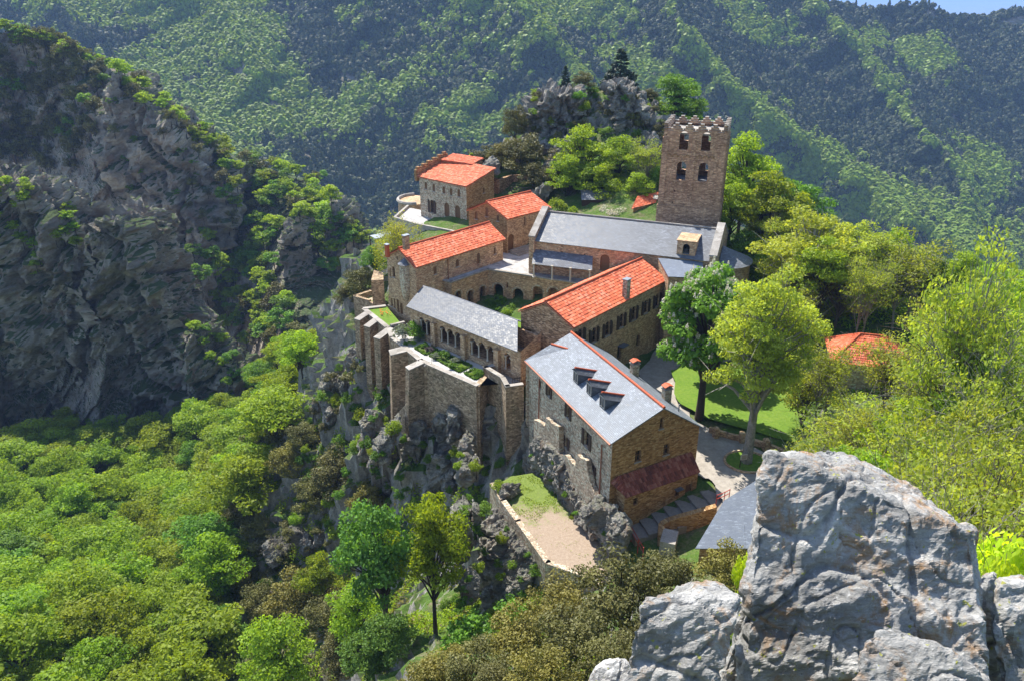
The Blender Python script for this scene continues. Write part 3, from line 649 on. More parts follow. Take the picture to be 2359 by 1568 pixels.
def onslope(hs, px, py):      # a point seen on the plane of the roof through three points
    a, b, c = hs; n = (b-a).cross(c-a); d = ray(px, py); o = Vector((0, 0, CZ)); return o + d*((a-o).dot(n)/d.dot(n))
V3 = Vector
# ---- 1. the guest house close below
A1, B1, L1 = V3((8.4, 56.5)), V3((17.6, 61.5)), V3((-7.0, 16.2))
o1 = [('front','glass',1523,986,.42,1.15,True),('front','glass',1469,1062,.62,1.15,False),('front','glass',1534,1046,.62,1.1,False),
      ('left','shut',1265,912,.62,1.25,False),('left','shut',1309,962,.62,1.35,False),('left','shut',1351,1028,.85,1.6,False),('left','shut',1372,1046,.62,1.5,False),
      ('left','shut',1305,1030,.6,1.2,False),('left','shut',1364,1100,.62,1.5,False),('left','glass',1244,892,.45,.8,False),('left','dark',1245,925,.15,.5,False)]
o1 = [o for o in o1 if not (o[2] == 1372)]
gh = House('guest_house', 'long guest house with pale slate roof, three dormers and a brown gable', 'building', A1, B1, L1, 8.6, 7.2, .53, 10.6, -3.2,
    {'front': M['wall_gold'], 'right': M['wall_gold'], 'back': M['wall_dark'], 'left': M['wall_light']}, 'slate', o1, ins=.35, slatem=M['slate_pale'])
root = gh.root
el0, el1 = V3((A1.x, A1.y, 8.6)), V3((A1.x+L1.x, A1.y+L1.y, 8.6)); LS = (el0, el1, gh.RA)
RS = (V3((B1.x, B1.y, 7.2)), V3((B1.x+L1.x, B1.y+L1.y, 7.2)), gh.RA)
# lower rear bay of its roof
ex = [el1 + V3((.02,.02,0)), W(1208, 829, 8.6), W(1270, 792, 10.0), W(1308, 803, 10.0)]
mb = MB(); mb.hexa([p - V3((0,0,.12)) for p in ex], ex); mb.build('rear_roof', M['slate_pale'], root)
ridge(root, ex[2], ex[3], M['ridge'], .12)
mb = MB(); ww = [p + (ex[2]+ex[0]-p*2)*.06 for p in ex]; mb.hexa([V3((p.x, p.y, -1)) for p in ww], [p - V3((0,0,.13)) for p in ww]); mb.build('rear_wall', M['wall_light'], root)
lt = V3((L1.x, L1.y, 0)).normalized(); ct = V3((lt.y, -lt.x, 0)); ct = ct if ct.x > 0 else -ct      # along the ridge, across it (to the right)
nsl = (el1-el0).cross(gh.RA-el0).normalized(); nsl = nsl if nsl.z > 0 else -nsl
slope_k = (10.6-8.6)/(.53*(B1-A1).length)
for bx, by in (z3(690, 1133), z3(795, 1228), z3(898, 1330)):
    f = onslope(LS, bx, by); w, h, = .52, 1.45; zt = f.z + h; dl = h/slope_k*.78
    dm = MB(); a = f - lt*w; b = f + lt*w; A3 = [a, b]; 
    bk = lambda p, zz: p + ct*((zz - p.z)/slope_k)
    pa, pb = a + V3((0,0,h*.82)), b + V3((0,0,h*.82)); ap = f + V3((0,0,zt-f.z+.12))
    ba, bb, bp = bk(a, pa.z), bk(b, pb.z), bk(f, ap.z)
    dm.face([a, b, pb, ap, pa]); dm.face([a, pa, ba]); dm.face([b, bb, pb]); d_ = dm.build('dormer', M['slate_dark'], root)
    ov = -ct*.12
    sd1 = MB(); sd1.hexa([pa+ov-lt*.1-V3((0,0,.1)), ap+ov-V3((0,0,.04)), bp-V3((0,0,.04)), ba-lt*.1-V3((0,0,.1))], [pa+ov-lt*.1-V3((0,0,.03)), ap+ov+V3((0,0,.04)), bp+V3((0,0,.04)), ba-lt*.1-V3((0,0,.03))]); 
    sd1.hexa([pb+ov+lt*.1-V3((0,0,.1)), ap+ov-V3((0,0,.04)), bp-V3((0,0,.04)), bb+lt*.1-V3((0,0,.1))], [pb+ov+lt*.1-V3((0,0,.03)), ap+ov+V3((0,0,.04)), bp+V3((0,0,.04)), bb+lt*.1-V3((0,0,.03))])
    sd1.build('dormer_roof', M['slate_dark'], d_); ridge(d_, ap+ov+V3((0,0,.07)), bp+V3((0,0,.07)), M['ridge'], .09)
    fr = MB(); c0 = f - ct*.03
    for q1_, q2_ in ((-.42, -.42), (.42, .42), (0, 0)): fr.beam(c0 + lt*q1_ + V3((0,0,.12)), c0 + lt*q2_ + V3((0,0,.98*1.12)), .05, .07)
    for zz in (.12, 1.10): fr.beam(c0 - lt*.45 + V3((0,0,zz)), c0 + lt*.45 + V3((0,0,zz)), .05, .07)
    fr.build('dormer_frame', M['white'], d_)
    gp = MB(); gp.face([c0 - lt*.42 + V3((0,0,.12)) + ct*.02, c0 + lt*.42 + V3((0,0,.12)) + ct*.02, c0 + lt*.42 + V3((0,0,.98*1.12)) + ct*.02, c0 - lt*.42 + V3((0,0,.98*1.12)) + ct*.02]); gp.build('window_pane', M['glass'], d_)
ang1 = math.atan2(ct.y, ct.x)
for bx, by in (z3(1150, 1100), z3(1400, 1300)):
    p = onslope(RS, bx, by - 8); chimney(root, (p.x, p.y, p.z-.5), .75, .6, 1.75, M['wall_light'], 'tiles', ang1)
p = onslope(RS, *z3(1498, 1360)); vb = MB(); vb.tube([p, p + V3((0,0,.75))], .06, 8); vb.build('vent_pipe', M['metal'], root)
gt = MB(); gt.tube([el0 - ct*.06 - V3((0,0,.1)), el1 - ct*.06 - V3((0,0,.1))], .09, 8); gt.build('gutter', M['copper'], root)
def pipe(root, pts, r=.06): mb = MB(); mb.tube(pts, r, 7); return mb.build('downpipe', M['copper'], root)
OL, TL = gh.side['left']; tl_ = V3((TL.x, TL.y, 0)).normalized(); nl_ = V3((tl_.y, -tl_.x, 0))
def onwall(hs_side, px, py, off=.12):
    O, t = hs_side; t = V3((t.x, t.y, 0)).normalized(); n = V3((t.y, -t.x, 0)); u, z = hit(px, py, O, t); return V3((O.x, O.y, 0)) + t*u + n*off + V3((0, 0, z))
p = onwall(gh.side['left'], *z5(893, 480)); pipe(root, [p + V3((0,0,0)), V3((p.x, p.y, 1.2)), V3((p.x-.1, p.y-.1, 0.6)), V3((p.x-.9, p.y-.1, .3)), V3((p.x-1.0, p.y-.2, -1.9))])
p = onwall(gh.side['left'], *z5(455, 20)); pipe(root, [p, V3((p.x, p.y, 1.5))])
# lean-to against the gable
OF, TF = gh.side['front']; tf = V3((TF.x, TF.y, 0)).normalized(); nf_ = V3((tf.y, -tf.x, 0))
ua, za = hit(*z5(1015, 660), OF, tf); ub, zb_ = hit(*z5(1465, 575), OF, tf)
pa = V3((OF.x, OF.y, 0)) + tf*(ua-.35); pb = V3((OF.x, OF.y, 0)) + tf*(ub+.55); zt = (za+zb_)/2
tile_roof('lean_to_roof', root, pa + nf_*1.55 + V3((0,0,zt-1.35)), pb + nf_*1.55 + V3((0,0,zt-1.35)), pa + nf_*.04 + V3((0,0,zt)), pb + nf_*.04 + V3((0,0,zt)), M['tile_old'], .25, .42, .07)
q0 = pa + nf_*.0 - tf*.75
tile_roof('lean_to_roof', root, q0 + tf*.0 + nf_*.1 + V3((0,0,zt-.35)), pa + nf_*1.5 + V3((0,0,zt-1.3)), pa + tf*.05 + nf_*.03 + V3((0,0,zt+.12)), pa + tf*.1 + nf_*1.45 + V3((0,0,zt-1.12)), M['tile_old'], .25, .4, .07)
lo, to = pa + nf_*1.3, pb - pa; Lw = to.length
lops = [('door', *z5(1478, 872), .72, 1.85, False), ('glass', *z5(1406, 845), .45, .75, False), ('glass', *z5(1117, 905), .5, .8, False)]
hl, td = [], []
for k, px, py, w, h, ar in lops:
    u, z = hit(px, py, lo, to); hl.append(hole(u, z, w, h, ar)); td.append((k, u, z, w, h, ar))
mb = MB(); mb.plate(lo, to, [(0, -1.5), (Lw, -1.5), (Lw, zt-1.3), (0, zt-1.3)], hl, .3)
for e_, sg in ((pa, -1), (pb, 1)):
    mb.face([e_, e_ + nf_*1.3, e_ + nf_*1.3 + V3((0,0,zt-1.3)), e_ + V3((0,0,zt-.1))]); mb.v[-4] = (*mb.v[-4][:2], -1.5); mb.v[-3] = (*mb.v[-3][:2], -1.5)
mb.build('lean_to_wall', M['wall_gold'], root)
for k, u, z, w, h, ar in td: opening(root, lo, to, k, u, z, w, h, ar)
u, z = td[1][1], td[1][2]; tt_ = to.normalized(); q_ = lo + tt_*u + V3((0,0,z+.95)); mb = MB(); mb.beam(q_ - tt_*.4 + nf_*.22, q_ + tt_*.4 + nf_*.22, .5, .06); mb.build('window_hood', M['slate'], root)
# ---- 2. the big red-roofed refectory
A2_, B2_ = W(1192, 716, 11), W(1322, 755, 11); L2_ = W(1538, 645, 11) - B2_; 
cx = [725, 833, 937, 1047, 1143, 1238, 1326]; bt = [830, 818, 770, 706, 648, 594, 544]; ops = [('front','door', *z3(318, 852), .8, 2.1, False)]
for x, b in zip(cx, bt): ops.append(('right', 'shut', *z3(x-1, b), .95, 1.75, True))
ops += [('right','dark', *z3(1178, 850), .8, 1.6, True), ('right','dark', *z3(1030, 950), .9, 1.9, True)]
rf_ = House('refectory', 'long two-storey building under the largest orange tiled roof, with one chimney, above the guest house', 'building', A2_, B2_, L2_, 11, 11, .5, 13.05, 1.0,
    {'front': M['wall_dark'], 'right': M['wall'], 'back': M['wall'], 'left': M['wall']}, M['tile'], ops)
root = rf_.root
RS2 = (V3((B2_.x, B2_.y, 11)), V3((B2_.x+L2_.x, B2_.y+L2_.y, 11)), rf_.RA)
p = onslope(RS2, *z3(1085, 462)); chimney(root, (p.x, p.y, p.z-.4), .75, .6, 2.5, M['wall_light'], 'plain', math.atan2(L2_.y, L2_.x))
ct2 = V3((0,0,0)); f0, ft = rf_.side['front']; ft = V3((ft.x, ft.y, 0)).normalized(); fn = V3((ft.y, -ft.x, 0))
u, z = hit(*z3(318, 852), f0, ft); b0 = V3((f0.x, f0.y, 0)) + ft*u + V3((0,0,z))
mb = MB(); mb.hexa([b0 - ft*1.3 - V3((0,0,.18)), b0 + ft*1.3 - V3((0,0,.18)), b0 + ft*1.3 + fn*1.1 - V3((0,0,.18)), b0 - ft*1.3 + fn*1.1 - V3((0,0,.18))], [b0 - ft*1.3, b0 + ft*1.3, b0 + ft*1.3 + fn*1.1, b0 - ft*1.3 + fn*1.1]); bal = mb.build('balcony', M['cope'], root)
mb = MB(); cs = [b0 - ft*1.25 + fn*.05, b0 - ft*1.25 + fn*1.05, b0 + ft*1.25 + fn*1.05, b0 + ft*1.25 + fn*.05]
for a, b in zip(cs[:-1], cs[1:]):
    n_ = max(2, int((b-a).length/.35))
    for hgt in (.5, 1.0): mb.beam(a + V3((0,0,hgt)), b + V3((0,0,hgt)), .035, .035)
    for k in range(n_+1): q_ = a.lerp(b, k/n_); mb.beam(q_, q_ + V3((0,0,1)), .03, .03)
mb.build('railing', M['iron'], bal)
q_ = onwall(rf_.side['right'], *z3(1045, 838), .35); mb = MB(); rt = V3((L2_.x, L2_.y, 0)).normalized(); mb.beam(q_ - rt*.7, q_ + rt*.7, .9, .07); mb.build('door_hood', M['slate'], root)
# ---- 3. the northern red-roofed wing beside the upper terrace
A3_, B3_ = W(884, 590, 11.9), W(957, 617, 11.9); L3_ = W(1165, 551, 11.9) - B3_
ops = [('front','glass', *z1(345, 800), .55, 1.45, True), ('front','dark', *z1(372, 668), .22, .55, True), ('front','glass', *z1(320, 800), .2, 1.2, True), 
       ('front','board', *z1(310, 1020), .35, 1.3, True), ('front','glass', *z1(330, 1030), .35, 1.2, True), ('front','board', *z1(353, 1045), .35, 1.4, True), ('front','door', *z1(381, 1080), .5, 1.9, False), ('front','door', *z1(407, 1095), .6, 1.7, True),
       ('right','board', *z1(668, 778), .55, 1.0, False), ('right','board', *z1(843, 718), .62, 1.0, True), ('right','door', *z1(1008, 698), .65, 1.6, True), ('right','board', *z1(1135, 620), .45, .9, False)]
nw = House('north_wing', 'long wing with orange tiled roof, round corner turret and gable end over the ravine', 'building', A3_, B3_, L3_, 11.9, 11.9, .5, 13.7, 2.0, M['wall'], M['tile'], ops)
root = nw.root
LS3 = (V3((A3_.x, A3_.y, 11.9)), V3((A3_.x+L3_.x, A3_.y+L3_.y, 11.9)), nw.RA)
for (x, y), h in ((z1(440, 540), 1.8), (z1(293, 600), 1.6)):
    p = onslope(LS3, x, y + 2); chimney(root, (p.x, p.y, p.z-.6), .75 if h > 1.7 else .4, .5, h, M['ridge'] if h < 1.7 else M['wall_red'], 'plain', .8)
tp = onwall(nw.side['front'], *z1(440, 860), -.1); tr = MB()
tr.tube([V3((tp.x, tp.y, z)) for z in (tp.z-2.1, tp.z-1.6, tp.z-.6, tp.z+.1, tp.z+2.9)], [.35, .6, .75, .85, .82], 20, False); tu = tr.build('turret', M['wall_light'], root, True)
cb = MB(); cb.tube([V3((tp.x, tp.y, tp.z+2.85)), V3((tp.x, tp.y, tp.z+3.7))], [1.0, .03], 20); cb.build('turret_roof', M['slate'], tu)
p = onwall(nw.side['right'], *z1(762, 662)); pipe(root, [p, V3((p.x, p.y, 8.8))], .05)
# ---- 4. the middle house
A4, B4 = W(*z1(907, 277), 14.0), W(*z1(1235, 347), 14.0); L4 = W(*z1(1580, 258), 14.0) - B4
ops = [('front','board', *z1(990, 345), .5, 1.1, True), ('front','board', *z1(1073, 325), .5, 1.3, True), ('front','board', *z1(1160, 362), .45, .9, True), ('right','dark', *z1(1370, 395), .28, 1.3, True), ('right','door', *z1(1262, 590), 1.15, 2.4, True)]
mh = House('middle_house', 'tall stone house with orange gabled roof and arched door opening on the upper terrace', 'building', A4, B4, L4, 14, 14, .5, 15.9, 7.0, {'front': M['wall_gold'], 'left': M['wall'], 'right': M['wall'], 'back': M['wall']}, M['tile'], ops)
# ---- 5. the northern lodge (monopitch roof)
A5, D5 = W(*q2(950, 1258), 15.2), W(*q2(618, 1188), 15.2); l5 = D5 - A5; tx = V3((-l5.y, l5.x, 0)).normalized(); tx = tx if tx.y > 0 else -tx
ops = [('left','board', *q2(x, y), .62, 1.15, False) for x, y in ((680, 1275), (733, 1290), (801, 1305), (850, 1317), (902, 1327))]
ops += [('left','door', *q2(x, y), 1.15, 2.4, True) for x, y in ((823, 1463), (895, 1482))] + [('left','shut', *q2(723, 1435), .9, 2.2, True), ('front','board', *q2(1070, 1300), .5, .8, False)]
lg = House('lodge', 'square stone lodge with orange lean roof, five upper windows and three arched doorways', 'building', A5, A5 + tx*7.2, l5, 15.2, 17.0, .999, 17.0, 6.0, {'left': M['wall_light'], 'front': M['wall_gold'], 'right': M['wall'], 'back': M['wall']}, M['tile'], ops, caps=False)
d5 = V3((D5.x, D5.y, 0)); u5 = -V3((l5.x, l5.y, 0)).normalized()
mb = MB()
for k in range(6):
    q_ = d5 - u5*.3 + tx*(.6 + k*1.25); zz = 15.4 + 1.8*(k*1.25+.6)/7.2; mb.box((q_.x, q_.y, zz-1.2), .5, 1.28, 1.9, math.atan2(tx.y, tx.x)-math.pi/2); mb.box((q_.x, q_.y, zz+.7), .5, .6, .4, math.atan2(tx.y, tx.x)-math.pi/2)
mb.build('battlement', M['wall_gold'], lg.root)
p5 = W(*q2(780, 1076), 17.2); p6 = W(*q2(990, 1108), 17.0); hb = thing('back_house', 'small house with flat red roof behind the lodge', 'building', (p5.x, p5.y, 8)); v = (p6 - p5); v.z = 0; wv = V3((-v.y, v.x, 0)).normalized()*4; wv = wv if wv.y > 0 else -wv
tile_roof('roof', hb, p5, p6, p5 + wv + V3((0,0,.35)), p6 + wv + V3((0,0,.35)), M['tile'])
mb = MB(); c = [p5 + v*.03 + wv*.06, p6 - v*.03 + wv*.06, p6 - v*.03 + wv*.96, p5 + v*.03 + wv*.96]; mb.hexa([V3((q_.x, q_.y, 8)) for q_ in c], [V3((q_.x, q_.y, 16.85)) for q_ in c]); mb.build('wall', M['wall_dark'], hb)
# paved forecourt of the lodge with its low wall, and the round lookout wall
fc = [W(*q2(*a), 8.4) for a in ((640, 1415), (958, 1545), (965, 1600), (840, 1568), (620, 1525), (470, 1480), (560, 1400))]
mb = MB(); mb.prism(fc, 3.0, 8.4); top(mb, 'forecourt', M['pave'], 'pale paved forecourt terrace in front of the lodge doors', 'terrace')
mb = MB()
for a, b in zip(fc[2:6], fc[3:7]): mb.beam(V3((a.x, a.y, 8.5)), V3((b.x, b.y, 8.5)), .4, .75)
top(mb, 'parapet_wall', M['cope'], 'low parapet around the lodge forecourt', 'wall')
mb = MB(); ctr = W(*q2(600, 1345), 7.6); mb.tube([ctr + V3((math.cos(a)*3.0, math.sin(a)*3.6, .1)) for a in [k*.3+1.7 for k in range(12)]], .32, 6); top(mb, 'lookout_wall', M['cope'], 'curved low wall of the lookout behind the lodge corner', 'wall')
mb = MB(); mb.prism([ctr + V3((math.cos(k*.4)*3.0, math.sin(k*.4)*3.6, 0)) for k in range(16)], 2, 7.5); top(mb, 'lookout', M['wall'], 'round stone lookout platform beside the lodge', 'terrace')
# ---- 6. the church
SW, SE = W(1228, 555, 13.3), W(1640, 603, 13.3); ax = (SE-SW); ax.z = 0; axn = ax.normalized(); pw = V3((-axn.y, axn.x, 0)); NWc = SW + pw*10.2
ops = [('right','dark', *z2(x, y), .22, 1.1, True) for x, y in ((316, 1228), (483, 1250), (660, 1270))] + [('right','door', *z2(818, 1345), 1.25, 2.3, True)]
ch = House('church', 'long church with grey slate roof between stone gable parapets, in front of the bell tower', 'church', NWc, SW, ax, 13.3, 13.3, .5, 16.0, 4.0, M['wall'], 'slate', ops, ins=.25, gin=.1, ridgem=M['cope'])
root = ch.root
def gable_parapet(root, base, pw, w, z0, zr, thick=.75, rise=.55):
    mb = MB(); cp_ = MB(); t_ = axn*thick
    for s0, s1 in ((0, .5), (.5, 1)):
        a = base + pw*w*s0; b = base + pw*w*s1; a.z = b.z = 0; za_ = (z0 if s0 == 0 else zr) + rise; zb2 = (zr if s0 == 0 else z0) + rise
        mb.hexa([V3((a.x, a.y, 4)), V3((b.x, b.y, 4)), V3((b.x+t_.x, b.y+t_.y, 4)), V3((a.x+t_.x, a.y+t_.y, 4))], [V3((a.x, a.y, za_)), V3((b.x, b.y, zb2)), V3((b.x+t_.x, b.y+t_.y, zb2)), V3((a.x+t_.x, a.y+t_.y, za_))])
        e_ = axn*.08; A_, B_ = a - e_ + V3((0,0,za_+.003)), b - e_ + V3((0,0,zb2+.003)); T_ = t_ + e_*2
        cp_.hexa([A_, B_, B_ + T_, A_ + T_], [p + V3((0,0,.18)) for p in (A_, B_, B_+T_, A_+T_)])
    w_ = mb.build('gable_parapet', M['wall'], root); cp_.build('coping', M['cope'], w_)
gable_parapet(root, SW - axn*.5 - pw*.25, pw, 10.7, 13.3, 16.0); gable_parapet(root, SE - axn*.3 - pw*.25, pw, 10.7, 13.3, 16.0, .8, .7)
# bell dormer
LSc = (V3((SW.x, SW.y, 13.3)), V3((SE.x, SE.y, 13.3)), ch.RA)
p = onslope(LSc, *z2(1455, 1218)); mb = MB(); bo = p - axn*1.15; u0 = 0
mb.plate(bo, axn, [(0, p.z-.4), (2.3, p.z-.4), (2.3, p.z+1.75), (0, p.z+1.75)], [hole(1.15, p.z+.1, .85, 1.35, True)], .5)
for k in (0, 2.3):
    a = bo + axn*k; a.z = 0; mb.face([a + V3((0,0,p.z-.4)), a + pw*3.4 + V3((0,0,p.z+1.5)), a + pw*3.4 + V3((0,0,p.z+1.75)), a + V3((0,0,p.z+1.75))])
a = V3((bo.x, bo.y, p.z+1.75)); mb.hexa([a - pw*.1 - axn*.1, a + axn*2.4 - pw*.1, a + axn*2.4 + pw*3.4, a - axn*.1 + pw*3.4], [q_ + V3((0,0,.12)) for q_ in (a - pw*.1 - axn*.1, a + axn*2.4 - pw*.1, a + axn*2.4 + pw*3.4, a - axn*.1 + pw*3.4)])
bd_ = mb.build('bell_dormer', M['wall'], root); mb = MB(); c = bo + axn*1.15 + pw*.5; mb.tube([V3((c.x, c.y, p.z+.35)), V3((c.x, c.y, p.z+.75)), V3((c.x, c.y, p.z+.95))], [.3, .22, .05], 12); mb.build('bell', M['iron'], bd_)
# porch roof on four white columns
c0, c1 = W(*z2(250, 1285), 10.75), W(*z2(722, 1338), 10.75); b0_ = onwall(ch.side['right'], *z2(265, 1240), .0); b1_ = onwall(ch.side['right'], *z2(725, 1285), .0)
b0_.z = b1_.z = 12.1; g0 = c0 + (c0-b0_)*0; slate_roof('porch_roof', root, c0, c1, b0_, b1_, M['slate'])
for x, y in ((260, 1375), (404, 1392), (546, 1408), (694, 1400)):
    fr_ = (x-260)/434.0; q_ = c0.lerp(c1, .03+fr_*.93) + pw*.12; mb = MB()
    mb.tube([V3((q_.x, q_.y, zz)) for zz in (8.82, 8.95, 9.0, 10.5, 10.62, 10.82)], [.2, .2, .12, .11, .19, .22], 10); mb.build('column', M['white'], root)
# door canopy
c0, c1 = W(*z2(692, 1255), 11.3), W(*z2(892, 1272), 11.3); k_ = pw*1.7 + V3((0,0,.75)); slate_roof('door_canopy', root, c0, c1, c0 + k_, c1 + k_, M['slate'])
mb = MB()
for e_ in (c0, c1): mb.beam(e_ + pw*.3 - V3((0,0,.1)), e_ + pw*1.6 - V3((0,0,1.2)), .14, .14)
mb.build('bracket', M['wood_dark'], root)
# apse at the east end
ac = SE + pw*5.1 + axn*.6; mb = MB(); apz = 12.2
arc = [ac + axn*(3.6*math.cos(a)) + pw*(3.6*math.sin(a)) for a in [math.pi*(-.5 + k/14) for k in range(15)]]
mb.add([V3((p.x, p.y, 3)) for p in arc] + [V3((p.x, p.y, apz)) for p in arc], [(i, i+1, 15+i+1, 15+i) for i in range(14)]); ap_ = mb.build('apse', M['wall'], root)
mb = MB(); rr_ = [ac + (p-ac)*1.08 for p in arc]; tip = V3((ac.x, ac.y, apz+1.7))
for i in range(14): mb.face([V3((rr_[i].x, rr_[i].y, apz-.06)), V3((rr_[i+1].x, rr_[i+1].y, apz-.06)), tip])
mb.build('apse_roof', M['slate'], ap_)
# sacristy with plain slate roof between refectory and church
e0, e1 = W(*z2(1320, 1385), 12.2), W(*z2(1600, 1395), 12.2); r0_, r1_ = W(*z2(1240, 1240), 13.05), W(*z2(1588, 1265), 13.05)
sc_ = thing('sacristy', 'low building with smooth dark slate roof tucked between refectory and church', 'building', (e0.x, e0.y, 3)); slate_roof('roof', sc_, e0, e1, r0_, r1_, M['slate_plain'])
mb = MB(); cc = [e0 + pw*.3, e1 + pw*.3, r1_ + pw*.1, r0_ + pw*.1]; mb.hexa([V3((p.x, p.y, 3)) for p in cc], [V3((p.x, p.y, p.z-.16)) for p in cc]); mb.build('wall', M['wall'], sc_)
# ---- 7. bell tower
tt = V3((.953, -.303, 0)); tn_ = V3((.303, .953, 0)); T0 = DY(1532, 275, 103.0); T0.z = 0; TWd = 8.0; ztop = 27.0
tw = thing('bell_tower', 'tall square reddish stone bell tower with stepped battlements and two rows of arched openings', 'tower', (T0.x, T0.y, 6))
hs = []
for x, y in ((1437, 392), (1610, 402), (1412, 632), (1583, 640)):
    u, z = hit(*z2(x, y), T0, tt); hs.append((u, z))
uL = (hs[0][0]+hs[2][0])/2; uR = (hs[1][0]+hs[3][0])/2; zU = (hs[0][1]+hs[1][1])/2; zLo = (hs[2][1]+hs[3][1])/2
u5_, z5_ = hit(*z2(1473, 832), T0, tt); u6, z6 = hit(*z2(1700, 855), T0, tt)
faces = [(T0, tt, TWd), (T0 + tt*TWd, tn_, TWd*.9), (T0 + tt*TWd + tn_*TWd*.9, -tt, TWd), (T0 + tn_*TWd*.9, -tn_, TWd*.9)]
for i, (O, t, w) in enumerate(faces):
    a, b = (uL, uR) if i == 0 else (w*.27, w*.68)
    hl = [hole(a, zU, 1.15, 2.35, True), hole(b, zU, 1.15, 2.35, True), hole(a, zLo, 1.2, 2.45, True), hole(b, zLo, 1.2, 2.45, True)]
    if i == 0:
        hl.append(hole(u5_, z5_, .35, .9, True)); rr_ = random.Random(4)
        for k in range(34):
            uu, zz = rr_.choice([.45, 1.9, 3.9, 5.7, 7.4]) + rr_.uniform(-.15, .15), z6 + rr_.randint(0, 7)*1.45 + .4 + rr_.uniform(-.08, .08)
            if all(abs(uu-c_) > .9 or not (z_-.5 < zz < z_+2.7) for c_ in (a, b) for z_ in (zU, zLo)) and zz < ztop-.6 and abs(uu-u5_) > .5: hl.append(hole(uu, zz, .16, .2, False))
    mb = MB(); mb.plate(O, t, [(0, 6), (w, 6), (w, ztop), (0, ztop)], hl, .55); mb.build('wall', M['wall_red'], tw)
    n = V3((t.y, -t.x, 0)); ps = MB()
    for u, pwid in ((.35, .7), (w/2, .5), (w-.35, .7)):
        c = V3((O.x, O.y, 0)) + t*u + n*.05
        if i == 0 or True: ps.hexa([c - t*pwid/2 - n*.045 + V3((0,0,z6)), c + t*pwid/2 - n*.045 + V3((0,0,z6)), c + t*pwid/2 + n*.05 + V3((0,0,z6)), c - t*pwid/2 + n*.05 + V3((0,0,z6))],
                      [c - t*pwid/2 - n*.045 + V3((0,0,ztop-.9)), c + t*pwid/2 - n*.045 + V3((0,0,ztop-.9)), c + t*pwid/2 + n*.05 + V3((0,0,ztop-.9)), c - t*pwid/2 + n*.05 + V3((0,0,ztop-.9))])
    ps.build('pilaster', M['wall_red'], tw)
    # blind arcade above the lower openings
    ba = MB(); zz = zLo + 3.0; k = 0; u = .9
    while u < w-.9:
        if abs(u - w/2) > .4:
            seg = [(u + .33*math.cos(math.pi*s/6), zz + .33*math.sin(math.pi*s/6)) for s in range(7)]
            for s in range(6):
                p_, q_ = seg[s], seg[s+1]; ba.beam(V3((O.x, O.y, 0)) + t*p_[0] + n*.04 + V3((0,0,p_[1])), V3((O.x, O.y, 0)) + t*q_[0] + n*.04 + V3((0,0,q_[1])), .09, .1)
        u += .78
    ba.build('blind_arcade', M['wall_gold'], tw)
    # stepped battlements
    cr = MB(); cpm = MB(); nm = 5; wm = w/nm; rz = math.atan2(t.y, t.x)
    for k in range(nm+1):
        for lv, half in ((0, .62), (1, .40), (2, .20)):
            u0_, u1_ = max(0, k*wm - half*wm*.98*1.12), min(w, k*wm + half*wm*.98*1.12); 
            if lv == 0: u0_, u1_ = max(0, k*wm-wm*.46), min(w, k*wm+wm*.46)
            if lv == 1: u0_, u1_ = max(0, k*wm-wm*.30), min(w, k*wm+wm*.30)
            if lv == 2: u0_, u1_ = max(0, k*wm-wm*.14), min(w, k*wm+wm*.14)
            c = V3((O.x, O.y, 0)) + t*((u0_+u1_)/2) - n*.25; cr.box((c.x, c.y, ztop + lv*.3), u1_-u0_, .5, .3, rz)
            cpm.box((c.x, c.y, ztop + lv*.3 + .3), (u1_-u0_)+.04, .56, .05, rz)
    for k in range(nm): c = V3((O.x, O.y, 0)) + t*((k+.5)*wm) - n*.25; cpm.box((c.x, c.y, ztop+.003), wm*.4, .56, .06, rz)
    cr.build('battlement', M['wall_red'], tw); cpm.build('battlement_cap', M['cope'], tw)
ps = MB(); c = T0 + tt*TWd/2 + tn_*TWd*.45; hw = TWd/2
ps.hexa([T0 - tt*.18 - tn_*.18 + V3((0,0,6)), T0 + tt*(TWd+.18) - tn_*.18 + V3((0,0,6)), T0 + tt*(TWd+.18) + tn_*TWd*.92 + V3((0,0,6)), T0 - tt*.18 + tn_*TWd*.92 + V3((0,0,6))],
        [T0 - tt*.18 - tn_*.18 + V3((0,0,z6)), T0 + tt*(TWd+.18) - tn_*.18 + V3((0,0,z6)), T0 + tt*(TWd+.18) + tn_*TWd*.92 + V3((0,0,z6)), T0 - tt*.18 + tn_*TWd*.92 + V3((0,0,z6))]); ps.build('base', M['wall_red'], tw)
mb = MB(); q_ = [T0 + tt*.4 + tn_*.4, T0 + tt*(TWd-.4) + tn_*.4, T0 + tt*(TWd-.4) + tn_*(TWd*.9-.4), T0 + tt*.4 + tn_*(TWd*.9-.4)]; mb.prism([(p.x, p.y) for p in q_], ztop-.5, ztop-.3); mb.build('tower_roof', M['cope'], tw)
mb = MB(); mb.prism([(p.x, p.y) for p in q_], zLo-.9, zLo-.7); mb.build('bell_floor', M['slate'], tw)
